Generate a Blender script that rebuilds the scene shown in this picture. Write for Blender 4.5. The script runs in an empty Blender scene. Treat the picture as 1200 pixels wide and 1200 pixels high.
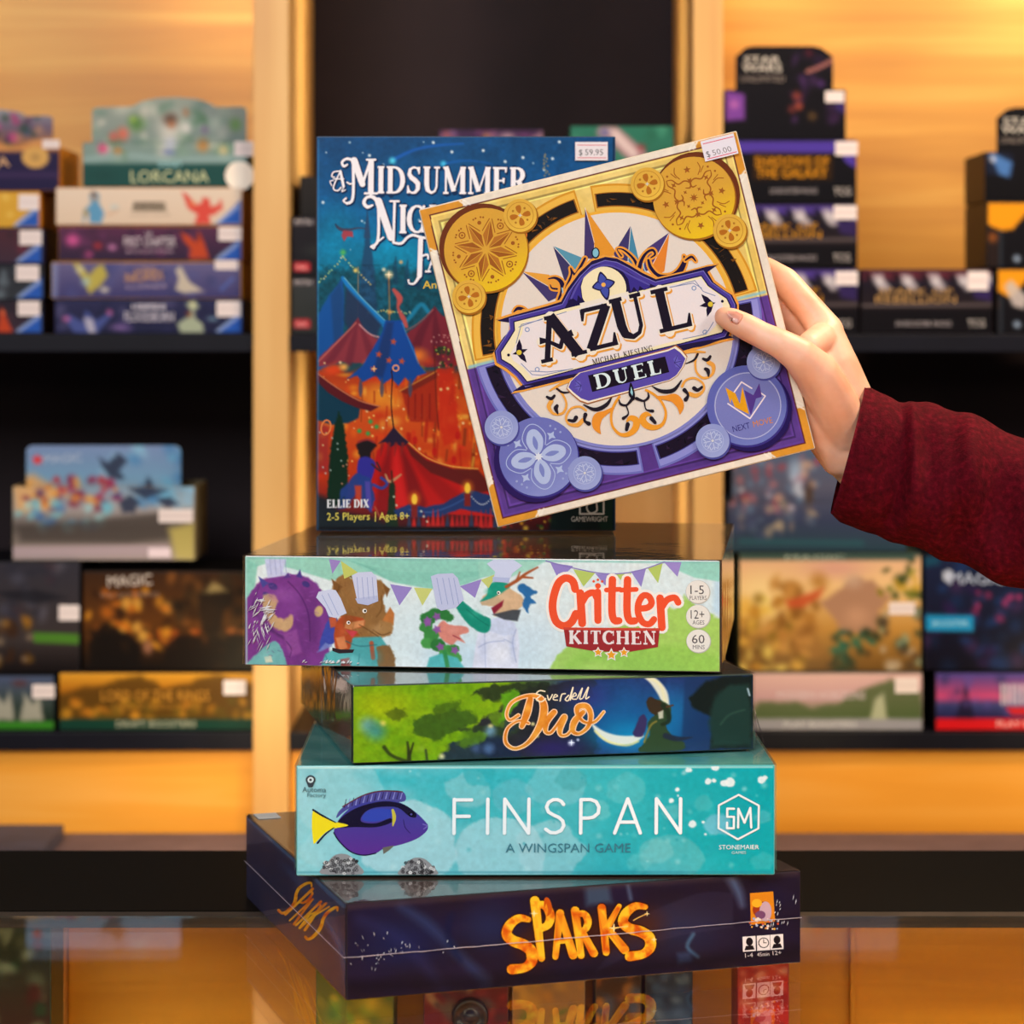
import bpy, bmesh, math, random
import numpy as np
from mathutils import Vector, Matrix, geometry

# ------------------------------------------------------------------ camera, world, lights, exposure
F_PX = 2979.4            # focal length in pixels of a 1200 px frame
HORIZON = 379.5          # image row of the eye level
SC = bpy.context.scene
COL = SC.collection
cam_d = bpy.data.cameras.new('camera')
cam = bpy.data.objects.new('camera', cam_d)
COL.objects.link(cam)
SC.camera = cam
cam.location = (0, 0, 0)
cam.rotation_euler = (math.pi / 2, 0, 0)
cam_d.sensor_width = 36.0
cam_d.lens = F_PX * 36.0 / 1200.0
cam_d.shift_y = -(600 - HORIZON) / 1200.0
cam_d.clip_start = 0.05
cam_d.clip_end = 50
cam_d.dof.use_dof = True
cam_d.dof.focus_distance = 1.665
cam_d.dof.aperture_fstop = 7.4

SC.view_settings.view_transform = 'Standard'
SC.view_settings.look = 'None'
SC.view_settings.gamma = 1.0
SC.view_settings.use_curve_mapping = False
SC.view_settings.exposure = 0.0

world = bpy.data.worlds.new('world')
SC.world = world
world.use_nodes = True
world.node_tree.nodes['Background'].inputs[0].default_value = (0.86, 0.84, 0.9, 1)
world.node_tree.nodes['Background'].inputs[1].default_value = 0.09


def area_light(name, loc, target, size, power, color=(1, 1, 1), size_y=None, spread=None):
    d = bpy.data.lights.new(name, 'AREA')
    d.energy = power
    d.color = color
    d.size = size
    if size_y:
        d.shape = 'RECTANGLE'
        d.size_y = size_y
    if spread:
        d.spread = spread
    o = bpy.data.objects.new(name, d)
    o.location = loc
    o.rotation_euler = (Vector(target) - Vector(loc)).to_track_quat('-Z', 'Y').to_euler()
    COL.objects.link(o)
    return o


# shop light: soft panels above and behind the photographer, a warm lamp at the right
area_light('shop_light_front', (-1.0, -1.5, 1.6), (0.0, 1.8, -0.1), 1.8, 108, (1.0, 0.975, 0.96), 1.2)
area_light('shop_light_right', (1.7, 0.2, 1.3), (0.15, 1.8, -0.1), 0.7, 28, (1.0, 0.9, 0.8), 0.7)
area_light('shop_light_ceiling', (0.85, 1.85, 0.95), (0.3, 1.72, -0.1), 0.3, 24, (1.0, 0.72, 0.44), 0.2)

random.seed(7)
RNG = np.random.default_rng(11)


def at(px, py, y):
    """A measured point of the photograph at depth y, in metres."""
    return Vector(((px - 600) / F_PX * y, y, -(py - HORIZON) / F_PX * y))


# ------------------------------------------------------------------ object helpers
def tag(o, label=None, category=None, group=None, kind=None):
    if label: o['label'] = label
    if category: o['category'] = category
    if group: o['group'] = group
    if kind: o['kind'] = kind
    return o


def empty(name, loc=(0, 0, 0), rot=(0, 0, 0), **k):
    o = bpy.data.objects.new(name, None)
    o.empty_display_size = 0.02
    o.location = loc
    o.rotation_euler = rot
    COL.objects.link(o)
    return tag(o, **k)


def link(name, me, mat=None, parent=None, loc=(0, 0, 0), rot=(0, 0, 0), **k):
    o = bpy.data.objects.new(name, me)
    if mat is not None and not me.materials:
        me.materials.append(mat)
    o.location = loc
    o.rotation_euler = rot
    if parent: o.parent = parent
    COL.objects.link(o)
    return tag(o, **k)


def bm_obj(name, bm, mat, parent=None, smooth=False, **k):
    me = bpy.data.meshes.new(name)
    bm.to_mesh(me)
    bm.free()
    if smooth:
        me.polygons.foreach_set('use_smooth', [True] * len(me.polygons))
    return link(name, me, mat, parent, **k)


def bm_box(bm, x0, x1, y0, y1, z0, z1, bevel=0.0, seg=2):
    r = bmesh.ops.create_cube(bm, size=1)
    for v in r['verts']:
        v.co = Vector(((x0 + x1) / 2 + v.co.x * (x1 - x0), (y0 + y1) / 2 + v.co.y * (y1 - y0), (z0 + z1) / 2 + v.co.z * (z1 - z0)))
    if bevel > 0:
        es = list({e for v in r['verts'] for e in v.link_edges})
        bmesh.ops.bevel(bm, geom=es, offset=bevel, segments=seg, affect='EDGES', profile=0.6)


def box_obj(name, x0, x1, y0, y1, z0, z1, mat, parent=None, bevel=0.001, **k):
    bm = bmesh.new()
    bm_box(bm, x0, x1, y0, y1, z0, z1, bevel)
    return bm_obj(name, bm, mat, parent, **k)


def hexc(h):
    if not isinstance(h, str):
        return np.array(h[:3], float)
    h = h.lstrip('#')
    return np.array([int(h[i:i + 2], 16) / 255 for i in (0, 2, 4)])


def lin(c):
    c = np.clip(np.asarray(c, float), 0, 1)
    return np.where(c <= 0.04045, c / 12.92, ((c + 0.055) / 1.055) ** 2.4)


def rgba(h):
    return (*[float(x) for x in lin(hexc(h))], 1.0)


# ------------------------------------------------------------------ materials
def principled(name):
    m = bpy.data.materials.new(name)
    m.use_nodes = True
    return m, m.node_tree, m.node_tree.nodes['Principled BSDF']


def N(nt, kind, **k):
    n = nt.nodes.new(kind)
    for a, b in k.items():
        setattr(n, a, b)
    return n


def ramp(nt, stops):
    r = N(nt, 'ShaderNodeValToRGB')
    e = r.color_ramp.elements
    e[0].position, e[0].color = stops[0][0], rgba(stops[0][1])
    e[1].position, e[1].color = stops[-1][0], rgba(stops[-1][1])
    for p, c in stops[1:-1]:
        x = e.new(p)
        x.color = rgba(c)
    return r


def plain(name, color, rough=0.5, noise=0.06, scale=60, spec=0.5, metal=0.0, coat=0.0, bump=0.0, bump_scale=None):
    m, nt, b = principled(name)
    tc = N(nt, 'ShaderNodeTexCoord')
    nz = N(nt, 'ShaderNodeTexNoise')
    nz.inputs['Scale'].default_value = scale
    nz.inputs['Detail'].default_value = 4
    nt.links.new(tc.outputs['Object'], nz.inputs['Vector'])
    c = hexc(color)
    r = ramp(nt, [(0.3, c * (1 - noise)), (0.7, np.clip(c * (1 + noise), 0, 1))])
    nt.links.new(nz.outputs['Fac'], r.inputs['Fac'])
    nt.links.new(r.outputs['Color'], b.inputs['Base Color'])
    b.inputs['Roughness'].default_value = rough
    b.inputs['Specular IOR Level'].default_value = spec
    b.inputs['Metallic'].default_value = metal
    b.inputs['Coat Weight'].default_value = coat
    b.inputs['Coat Roughness'].default_value = 0.05
    if bump:
        bp = N(nt, 'ShaderNodeBump')
        bp.inputs['Strength'].default_value = bump
        bp.inputs['Distance'].default_value = 0.002
        n2 = N(nt, 'ShaderNodeTexNoise')
        n2.inputs['Scale'].default_value = bump_scale or scale
        nt.links.new(tc.outputs['Object'], n2.inputs['Vector'])
        nt.links.new(n2.outputs['Fac'], bp.inputs['Height'])
        nt.links.new(bp.outputs['Normal'], b.inputs['Normal'])
    return m


def wood(name, dark, mid, light, vertical=True, rough=0.42):
    m, nt, b = principled(name)
    tc = N(nt, 'ShaderNodeTexCoord')
    mp = N(nt, 'ShaderNodeMapping')
    mp.inputs['Scale'].default_value = (26, 26, 1.6) if vertical else (1.6, 26, 26)
    nt.links.new(tc.outputs['Object'], mp.inputs['Vector'])
    n1 = N(nt, 'ShaderNodeTexNoise')
    n1.inputs['Scale'].default_value = 1.0
    n1.inputs['Detail'].default_value = 6
    n1.inputs['Distortion'].default_value = 0.6
    nt.links.new(mp.outputs['Vector'], n1.inputs['Vector'])
    n2 = N(nt, 'ShaderNodeTexNoise')
    n2.inputs['Scale'].default_value = 2.6
    nt.links.new(tc.outputs['Object'], n2.inputs['Vector'])
    mx = N(nt, 'ShaderNodeMath', operation='MULTIPLY_ADD')
    mx.inputs[1].default_value = 0.55
    nt.links.new(n1.outputs['Fac'], mx.inputs[0])
    m2 = N(nt, 'ShaderNodeMath', operation='MULTIPLY')
    m2.inputs[1].default_value = 0.45
    nt.links.new(n2.outputs['Fac'], m2.inputs[0])
    nt.links.new(m2.outputs[0], mx.inputs[2])
    r = ramp(nt, [(0.34, dark), (0.5, mid), (0.66, light)])
    nt.links.new(mx.outputs[0], r.inputs['Fac'])
    nt.links.new(r.outputs['Color'], b.inputs['Base Color'])
    b.inputs['Roughness'].default_value = rough
    return m


def print_material(name, gloss=0.35, coat=0.0, coat_rough=0.06, grain=0.05, spec=0.5):
    """Printed card: the ink is the mesh's colour attribute, with fine paper grain."""
    m, nt, b = principled(name)
    at_ = N(nt, 'ShaderNodeAttribute', attribute_name='ink')
    tc = N(nt, 'ShaderNodeTexCoord')
    nz = N(nt, 'ShaderNodeTexNoise')
    nz.inputs['Scale'].default_value = 900
    nz.inputs['Detail'].default_value = 3
    nt.links.new(tc.outputs['Object'], nz.inputs['Vector'])
    mr = N(nt, 'ShaderNodeMapRange')
    mr.inputs['To Min'].default_value = 1 - grain
    mr.inputs['To Max'].default_value = 1 + grain
    nt.links.new(nz.outputs['Fac'], mr.inputs['Value'])
    vm = N(nt, 'ShaderNodeVectorMath', operation='SCALE')
    nt.links.new(at_.outputs['Color'], vm.inputs[0])
    nt.links.new(mr.outputs[0], vm.inputs['Scale'])
    nt.links.new(vm.outputs[0], b.inputs['Base Color'])
    b.inputs['Roughness'].default_value = gloss
    b.inputs['Specular IOR Level'].default_value = spec
    b.inputs['Coat Weight'].default_value = coat
    b.inputs['Coat Roughness'].default_value = coat_rough
    return m


def one_sided_ior(nt, fr, ior):
    """Thin sheet: the same reflection from both of its sides (no total reflection from behind)."""
    g = N(nt, 'ShaderNodeNewGeometry')
    m = N(nt, 'ShaderNodeMapRange')
    m.inputs['To Min'].default_value = ior
    m.inputs['To Max'].default_value = 1 / ior
    nt.links.new(g.outputs['Backfacing'], m.inputs['Value'])
    nt.links.new(m.outputs[0], fr.inputs['IOR'])


def film_material(name, bump=0.25, scale=30, tint=(1, 1, 1), ior=1.5, rough=0.03, stretch=(1, 1, 1)):
    """Clear shrink film: see-through, with Fresnel reflections broken up by wrinkles."""
    m = bpy.data.materials.new(name)
    m.use_nodes = True
    nt = m.node_tree
    nt.nodes.clear()
    out = N(nt, 'ShaderNodeOutputMaterial')
    mix = N(nt, 'ShaderNodeMixShader')
    tr = N(nt, 'ShaderNodeBsdfTransparent')
    tr.inputs['Color'].default_value = (*tint, 1)
    gl = N(nt, 'ShaderNodeBsdfGlossy')
    gl.inputs['Roughness'].default_value = rough
    gl.inputs['Color'].default_value = (1, 1, 1, 1)
    fr = N(nt, 'ShaderNodeFresnel')
    one_sided_ior(nt, fr, ior)
    tc = N(nt, 'ShaderNodeTexCoord')
    mp = N(nt, 'ShaderNodeMapping')
    mp.inputs['Scale'].default_value = stretch
    nz = N(nt, 'ShaderNodeTexNoise')
    nz.inputs['Scale'].default_value = scale
    nz.inputs['Detail'].default_value = 2.5
    nz.inputs['Distortion'].default_value = 0.8
    bp = N(nt, 'ShaderNodeBump')
    bp.inputs['Strength'].default_value = bump
    bp.inputs['Distance'].default_value = 0.003
    L = nt.links.new
    L(tc.outputs['Object'], mp.inputs['Vector'])
    L(mp.outputs['Vector'], nz.inputs['Vector'])
    L(nz.outputs['Fac'], bp.inputs['Height'])
    L(bp.outputs['Normal'], gl.inputs['Normal'])
    L(bp.outputs['Normal'], fr.inputs['Normal'])
    L(fr.outputs[0], mix.inputs['Fac'])
    L(tr.outputs[0], mix.inputs[1])
    L(gl.outputs[0], mix.inputs[2])
    L(mix.outputs[0], out.inputs['Surface'])
    return m


M = {}
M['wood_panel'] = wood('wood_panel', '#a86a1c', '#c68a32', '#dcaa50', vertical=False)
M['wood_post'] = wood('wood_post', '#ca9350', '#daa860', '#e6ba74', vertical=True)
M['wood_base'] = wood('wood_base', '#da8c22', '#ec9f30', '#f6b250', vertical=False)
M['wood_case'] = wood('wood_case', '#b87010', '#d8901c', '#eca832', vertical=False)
M['black_board'] = plain('black_board', '#221a1e', 0.6, 0.1, 8, spec=0.12)
M['shelf_board'] = plain('shelf_board', '#10101a', 0.45, 0.1, 20, spec=0.15)
M['ledge'] = plain('ledge', '#66545a', 0.6, 0.06, 30, spec=0.15)
M['rail'] = plain('rail', '#040404', 0.6, 0.5, 300, spec=0.06)
M['rail_edge'] = plain('rail_edge', '#46525c', 0.3, 0.1, 80)
M['trim'] = plain('trim', '#3c332c', 0.5, 0.1, 60, spec=0.2)
M['card_dark'] = plain('card_dark', '#15131c', 0.45, 0.1, 80)
M['print'] = print_material('print', 0.4)
M['print_gloss'] = print_material('print_gloss', 0.24, 0.0, spec=0.32)
M['print_dark'] = print_material('print_dark', 0.3, 0.0, spec=0.1)
M['print_matte'] = print_material('print_matte', 0.55, 0.0, grain=0.03)
M['print_far'] = print_material('print_far', 0.35, 0.0, spec=0.12)
M['sticker'] = print_material('sticker', 0.6, 0.0, grain=0.02)


# ------------------------------------------------------------------ printed art
def homography(src, dst):
    A = []
    for (x, y), (u, v) in zip(src, dst):
        A.append([x, y, 1, 0, 0, 0, -u * x, -u * y])
        A.append([0, 0, 0, x, y, 1, -v * x, -v * y])
    b = [c for d in dst for c in d]
    h = np.linalg.solve(np.array(A, float), np.array(b, float))
    return np.append(h, 1).reshape(3, 3)


def happly(H, x, y):
    x = np.asarray(x, float)
    y = np.asarray(y, float)
    w = H[2, 0] * x + H[2, 1] * y + H[2, 2]
    return (H[0, 0] * x + H[0, 1] * y + H[0, 2]) / w, (H[1, 0] * x + H[1, 1] * y + H[1, 2]) / w


def vnoise(x, y, seed=0):
    """Smooth lattice noise in 0..1."""
    xi = np.floor(x).astype(np.int64)
    yi = np.floor(y).astype(np.int64)
    fx, fy = x - xi, y - yi
    fx = fx * fx * (3 - 2 * fx)
    fy = fy * fy * (3 - 2 * fy)

    def h(a, b):
        n = (a * 374761393 + b * 668265263 + seed * 1442695041) & 0x7fffffff
        n = ((n ^ (n >> 13)) * 1274126177) & 0x7fffffff
        return ((n ^ (n >> 16)) & 0xffff) / 65535.0
    return (h(xi, yi) * (1 - fx) + h(xi + 1, yi) * fx) * (1 - fy) + (h(xi, yi + 1) * (1 - fx) + h(xi + 1, yi + 1) * fx) * fy


def fbm(x, y, seed=0, octv=4):
    s = 0
    a = 0.5
    t = 0
    for i in range(octv):
        s = s + a * vnoise(x, y, seed + i)
        t += a
        x, y, a = x * 2.03 + 5.1, y * 2.03 + 1.7, a * 0.5
    return s / t


def smooth_pts(p, closed=False, n=5):
    p = [np.array(q, float) for q in p]
    if len(p) < 3:
        return p
    out = []
    m = len(p)
    rng = range(m) if closed else range(m - 1)
    for i in rng:
        p0 = p[(i - 1) % m] if closed or i > 0 else p[0]
        p1, p2 = p[i], p[(i + 1) % m]
        p3 = p[(i + 2) % m] if closed or i + 2 < m else p[-1]
        for k in range(n):
            t = k / n
            out.append(0.5 * (2 * p1 + (p2 - p0) * t + (2 * p0 - 5 * p1 + 4 * p2 - p3) * t * t + (3 * p1 - p0 - 3 * p2 + p3) * t ** 3))
    if not closed:
        out.append(p[-1])
    return out


def star_pts(cx, cy, r, k=5, inner=0.45, rot=0.0):
    return [(cx + (r if i % 2 == 0 else r * inner) * math.sin(rot + math.pi * i / k), cy - (r if i % 2 == 0 else r * inner) * math.cos(rot + math.pi * i / k)) for i in range(2 * k)]


def ell_pts(cx, cy, rx, ry=None, rot=0.0, n=28, a0=0.0, a1=2 * math.pi):
    ry = rx if ry is None else ry
    full = abs(a1 - a0) > 6.28
    k = n if full else n - 1
    c, s = math.cos(rot), math.sin(rot)
    o = []
    for i in range(n):
        a = a0 + (a1 - a0) * i / k
        x, y = rx * math.cos(a), ry * math.sin(a)
        o.append((cx + x * c - y * s, cy + x * s + y * c))
    return o


LAYER = 7e-6


class Art:
    """One printed face. Shapes are drawn in the units in which the face was measured (quad = its four corners), and mapped
    onto the flat face. A fine painted ground (a grid of inked points) carries the soft painting; crisp shapes are cut on top."""

    def __init__(s, quad, res=1.0, base='#808080'):
        s.quad = quad
        q = [np.array(a, float) for a in quad]
        s.W = (np.linalg.norm(q[1] - q[0]) + np.linalg.norm(q[2] - q[3])) / 2
        s.H = (np.linalg.norm(q[3] - q[0]) + np.linalg.norm(q[2] - q[1])) / 2
        s.nx, s.ny = max(2, int(s.W * res) + 1), max(2, int(s.H * res) + 1)
        sq = [(0, 0), (1, 0), (1, 1), (0, 1)]
        s.to = homography(sq, quad)
        s.inv = homography(quad, sq)
        s.U, s.V = np.meshgrid(np.linspace(0, 1, s.nx), np.linspace(0, 1, s.ny))
        s.X, s.Y = happly(s.to, s.U, s.V)
        s.col = np.ones((s.ny, s.nx, 3)) * hexc(base)
        s.pv, s.pc, s.pf, s.layer = [], [], [], 1
        s.pend = []

    # ---- ground painting
    def win(s, xs, ys, pad):
        x0, x1, y0, y1 = min(xs) - pad, max(xs) + pad, min(ys) - pad, max(ys) + pad
        u, v = happly(s.inv, [x0, x1, x1, x0], [y0, y0, y1, y1])
        i0, i1 = int(np.clip(u.min() * (s.nx - 1) - 1, 0, s.nx)), int(np.clip(u.max() * (s.nx - 1) + 2, 0, s.nx))
        j0, j1 = int(np.clip(v.min() * (s.ny - 1) - 1, 0, s.ny)), int(np.clip(v.max() * (s.ny - 1) + 2, 0, s.ny))
        if i1 <= i0 or j1 <= j0:
            return None
        return slice(j0, j1), slice(i0, i1)

    def _mix(s, w, a, color):
        c = color(s.X[w], s.Y[w]) if callable(color) else hexc(color)
        s.col[w] = s.col[w] * (1 - a[..., None]) + c * a[..., None]

    def ground(s, fn):
        s.col[:] = fn(s.X, s.Y)

    def gradient(s, stops, axis='y'):
        t = s.Y if axis == 'y' else s.X
        ps = [p for p, c in stops]
        cs = np.array([hexc(c) for p, c in stops])
        for k in range(3):
            s.col[..., k] = np.interp(t, ps, cs[:, k])

    def mottle(s, amp, scale, seed=0, tint=None, where=None):
        n = fbm(s.X / scale, s.Y / scale, seed)
        n = (n - 0.5) * 2
        if where is not None:
            n = n * where(s.X, s.Y)
        if tint is None:
            s.col = np.clip(s.col * (1 + amp * n[..., None]), 0, 1)
        else:
            a = np.clip(n * amp * 2, 0, 1)[..., None]
            s.col = s.col * (1 - a) + hexc(tint) * a

    def c_poly(s, pts, color, soft=0.8, alpha=1.0, rough=0.0, rscale=6.0, closed_smooth=False, seed=0):
        if closed_smooth:
            pts = smooth_pts(pts, True, 4)
        P = np.array(pts, float)
        w = s.win(P[:, 0], P[:, 1], soft + rough * 2 + 1)
        if w is None: return
        X, Y = s.X[w], s.Y[w]
        if rough:
            X, Y = X + (fbm(X / rscale, Y / rscale, seed + 3) - 0.5) * 2 * rough, Y + (fbm(X / rscale + 9, Y / rscale, seed + 5) - 0.5) * 2 * rough
        d = np.full(X.shape, 1e9)
        ins = np.zeros(X.shape, bool)
        m = len(P)
        for i in range(m):
            ax, ay = P[i]
            bx, by = P[(i + 1) % m]
            ex, ey = bx - ax, by - ay
            L = ex * ex + ey * ey + 1e-12
            t = np.clip(((X - ax) * ex + (Y - ay) * ey) / L, 0, 1)
            d = np.minimum(d, (X - ax - t * ex) ** 2 + (Y - ay - t * ey) ** 2)
            if ay != by:
                ins ^= ((ay > Y) != (by > Y)) & (X < ex * (Y - ay) / (by - ay) + ax)
        d = np.sqrt(d)
        sd = np.where(ins, -d, d)
        s._mix(w, np.clip(0.5 - sd / (2 * soft), 0, 1) * alpha, color)

    def c_line(s, pts, width, color, soft=0.7, alpha=1.0, smooth=True):
        if smooth:
            if np.ndim(width):
                q = smooth_pts([(*p, k) for p, k in zip(pts, width)], False, 4)
                pts, width = [a[:2] for a in q], [a[2] for a in q]
            else:
                pts = smooth_pts(pts, False, 4)
        P = np.array(pts, float)
        wd = np.array(width if np.ndim(width) else [width] * len(P), float) / 2
        w = s.win(P[:, 0], P[:, 1], wd.max() + soft + 1)
        if w is None: return
        X, Y = s.X[w], s.Y[w]
        d = np.full(X.shape, 1e9)
        for i in range(len(P) - 1):
            ax, ay = P[i]
            ex, ey = P[i + 1] - P[i]
            t = np.clip(((X - ax) * ex + (Y - ay) * ey) / (ex * ex + ey * ey + 1e-12), 0, 1)
            d = np.minimum(d, np.sqrt((X - ax - t * ex) ** 2 + (Y - ay - t * ey) ** 2) - (wd[i] + (wd[i + 1] - wd[i]) * t))
        s._mix(w, np.clip(0.5 - d / (2 * soft), 0, 1) * alpha, color)

    def c_blob(s, x, y, rx, color, ry=None, alpha=1.0, rot=0.0, power=1.0):
        ry = ry or rx
        w = s.win([x - max(rx, ry), x + max(rx, ry)], [y - max(rx, ry), y + max(rx, ry)], 2)
        if w is None: return
        X, Y = s.X[w] - x, s.Y[w] - y
        c, n = math.cos(rot), math.sin(rot)
        a, b = (X * c + Y * n) / rx, (-X * n + Y * c) / ry
        r = np.sqrt(a * a + b * b)
        k = np.clip(1 - r, 0, 1)
        k = (k * k * (3 - 2 * k)) ** power
        s._mix(w, k * alpha, color)

    def c_dots(s, pts, r, color, alpha=1.0):
        for x, y in pts:
            s.c_line([(x, y), (x + 0.01, y)], 2 * r, color, 0.8, alpha, smooth=False)

    # ---- crisp shapes
    def _add(s, pts, faces, color, clean=False):
        s.pend.append((pts, faces, color, clean))

    def up(s):
        """Close a layer: shapes of one colour are merged into one flat, non-overlapping piece; each colour gets its own layer."""
        i = 0
        ox, oy = (s.quad[0][0] + s.quad[2][0]) / 2, (s.quad[0][1] + s.quad[2][1]) / 2
        while i < len(s.pend):
            color = s.pend[i][2]
            V, F, clean = [], [], True
            while i < len(s.pend) and (s.pend[i][2] is color or (isinstance(color, str) and s.pend[i][2] == color)):
                p, f, _, cl = s.pend[i]
                clean = clean and cl
                n = len(V)
                V += [Vector((float(q[0]) - ox, float(q[1]) - oy)) for q in p]
                F += [[k + n for k in g] for g in f]
                i += 1
            if len(F) > 1 and not clean:
                F = [g if sum(V[g[k - 1]].x * V[g[k]].y - V[g[k]].x * V[g[k - 1]].y for k in range(len(g))) > 0 else g[::-1] for g in F]
                V0, F0 = V, F
                V, _e, F, _a, _b, _c = geometry.delaunay_2d_cdt(V, [], F, 0, 1e-3)
                keepf = []
                for f, src in zip(F, _c):
                    if not src: continue
                    cx, cy = sum(V[k].x for k in f) / len(f), sum(V[k].y for k in f) / len(f)
                    for si in src:
                        g = F0[si]
                        if all((V0[g[k]].x - V0[g[k - 1]].x) * (cy - V0[g[k - 1]].y) - (V0[g[k]].y - V0[g[k - 1]].y) * (cx - V0[g[k - 1]].x) >= -1e-3 for k in range(len(g))):
                            keepf.append(f)
                            break
                F = keepf
            if not len(V):
                continue
            P = np.array([v[:] for v in V]) + np.array([ox, oy])
            u, v = happly(s.inv, P[:, 0], P[:, 1])
            u, v = np.clip(u, 0.0, 1.0), np.clip(v, 0.0, 1.0)
            C = np.array(color(P[:, 0], P[:, 1])) if callable(color) else np.tile(hexc(color), (len(P), 1))
            n = len(s.pv)
            for a, b, c in zip(u, v, C):
                s.pv.append((a, b, s.layer))
                s.pc.append(c)
            s.pf += [[k + n for k in f] for f in F]
            s.layer += 1
        s.pend = []

    def poly(s, pts, color, smooth=False, keep=False):
        if smooth:
            pts = smooth_pts(pts, True, 4)
        tri = geometry.tessellate_polygon([[Vector((p[0], p[1], 0)) for p in pts]])
        s._add(pts, tri, color)
        if not keep: s.up()

    def disc(s, x, y, r, color, ry=None, rot=0.0, n=32, keep=False):
        p = ell_pts(x, y, r, ry, rot, n)
        s._add(p, [list(range(n))], color)
        if not keep: s.up()

    def ring(s, x, y, r0, r1, color, a0=0.0, a1=2 * math.pi, n=40, keep=False):
        a = ell_pts(x, y, r0, None, 0, n, a0, a1)
        b = ell_pts(x, y, r1, None, 0, n, a0, a1)
        full = abs(a1 - a0) > 6.28
        f = [[i, (i + 1) % n, n + (i + 1) % n, n + i] for i in range(n if full else n - 1)]
        s._add(a + b, f, color)
        if not keep: s.up()

    def line(s, pts, width, color, smooth=True, caps=True, keep=False, closed=False):
        if np.ndim(width) == 0:
            width = [width] * len(pts)
        q = [(p[0], p[1], w) for p, w in zip(pts, width)]
        if closed: q.append(q[0])
        if smooth and len(q) > 2:
            q = smooth_pts(q, False, 5)
        P = [np.array(a[:2]) for a in q]
        Wd = [a[2] / 2 for a in q]
        pts2, faces = [], []
        for i in range(len(P) - 1):
            d = P[i + 1] - P[i]
            L = np.linalg.norm(d)
            if L < 1e-6: continue
            nrm = np.array([-d[1], d[0]]) / L
            n = len(pts2)
            pts2 += [P[i] + nrm * Wd[i], P[i] - nrm * Wd[i], P[i + 1] - nrm * Wd[i + 1], P[i + 1] + nrm * Wd[i + 1]]
            faces.append([n, n + 1, n + 2, n + 3])
        rng = range(len(P)) if caps else range(1, len(P) - 1)
        for i in rng:
            if Wd[i] < 0.2: continue
            n = len(pts2)
            pts2 += ell_pts(P[i][0], P[i][1], Wd[i], None, 0, 10)
            faces.append(list(range(n, n + 10)))
        if pts2:
            s._add(pts2, faces, color)
        if not keep: s.up()

    def glyphs(s, text, p0, p1, h, color, font=None, weight=1.0, grow=0.0, gap=0.14, keep=False, lean=0.0, caps=False):
        """Stroke lettering from baseline point p0 to p1, h tall; the width is fitted."""
        font = font or SERIF
        p0, p1 = np.array(p0, float), np.array(p1, float)
        L = np.linalg.norm(p1 - p0)
        ex = (p1 - p0) / L
        ey = np.array([ex[1], -ex[0]])
        if ey[1] > 0: ey = -ey
        tot = sum(font[c][0] for c in text if c in font) + gap * (len(text) - 1)
        kx = L / (tot * h)
        x = 0
        for ch in text:
            if ch not in font: continue
            w, strokes = font[ch]
            for pts, wd in strokes:
                pp = [p0 + ex * ((x + a + lean * b) * h * kx) + ey * (b * h) for a, b in pts]
                ww = [k * h * weight + grow * 2 for k in (wd if np.ndim(wd) else [wd] * len(pts))]
                rnd_ = (font is BRUSH or font is FIRE) and len(pts) > 3
                s.line(pp, ww, color, smooth=rnd_, caps=True if grow else caps, keep=True)
            x += w + gap
        if not keep: s.up()

    def type(s, text, p0, p1, h, color, keep=False):
        """Plain sans lettering from Blender's own font."""
        cu = bpy.data.curves.new('t', 'FONT')
        cu.body = text
        cu.resolution_u = 2
        o = bpy.data.objects.new('t', cu)
        COL.objects.link(o)
        dg = bpy.context.evaluated_depsgraph_get()
        me = bpy.data.meshes.new_from_object(o.evaluated_get(dg))
        vs = np.array([v.co[:] for v in me.vertices])
        fs = [list(p.vertices) for p in me.polygons]
        bpy.data.objects.remove(o)
        bpy.data.curves.remove(cu)
        if len(vs) == 0: return
        x0, x1 = vs[:, 0].min(), vs[:, 0].max()
        hh = max(vs[:, 1].max(), 0.5)
        p0, p1 = np.array(p0, float), np.array(p1, float)
        L = np.linalg.norm(p1 - p0)
        ex = (p1 - p0) / L
        ey = np.array([ex[1], -ex[0]])
        P = [p0 + ex * ((v[0] - x0) / (x1 - x0) * L) + ey * (v[1] / hh * h) for v in vs]
        bpy.data.meshes.remove(me)
        s._add(P, fs, color, True)
        if not keep: s.up()

    # ---- output: a flat face of width w, height h in metres; local x right, z up, looking along +y, at depth y
    def build(s, name, w, h, mat, parent, gain=0.9, top_name='lettering', face='front', **k):
        jj, ii = np.meshgrid(np.arange(s.ny - 1), np.arange(s.nx - 1), indexing='ij')
        a = (jj * s.nx + ii).ravel()
        quads = np.stack([a, a + s.nx, a + s.nx + 1, a + 1], 1)
        nv = s.nx * s.ny
        co = np.zeros((nv, 3))
        co[:, 0] = s.U.ravel() * w
        co[:, 2] = (1 - s.V.ravel()) * h
        me = bpy.data.meshes.new(name)
        me.vertices.add(nv)
        me.vertices.foreach_set('co', co.ravel())
        me.loops.add(quads.size)
        me.loops.foreach_set('vertex_index', quads.ravel())
        me.polygons.add(len(quads))
        me.polygons.foreach_set('loop_start', np.arange(0, quads.size, 4))
        me.update(calc_edges=True)
        at_ = me.color_attributes.new('ink', 'FLOAT_COLOR', 'POINT')
        C = np.ones((nv, 4))
        C[:, :3] = lin(s.col.reshape(-1, 3)) * gain
        at_.data.foreach_set('color', C.ravel())
        o = link(name, me, mat, parent, **k)
        if s.pend: s.up()
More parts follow.
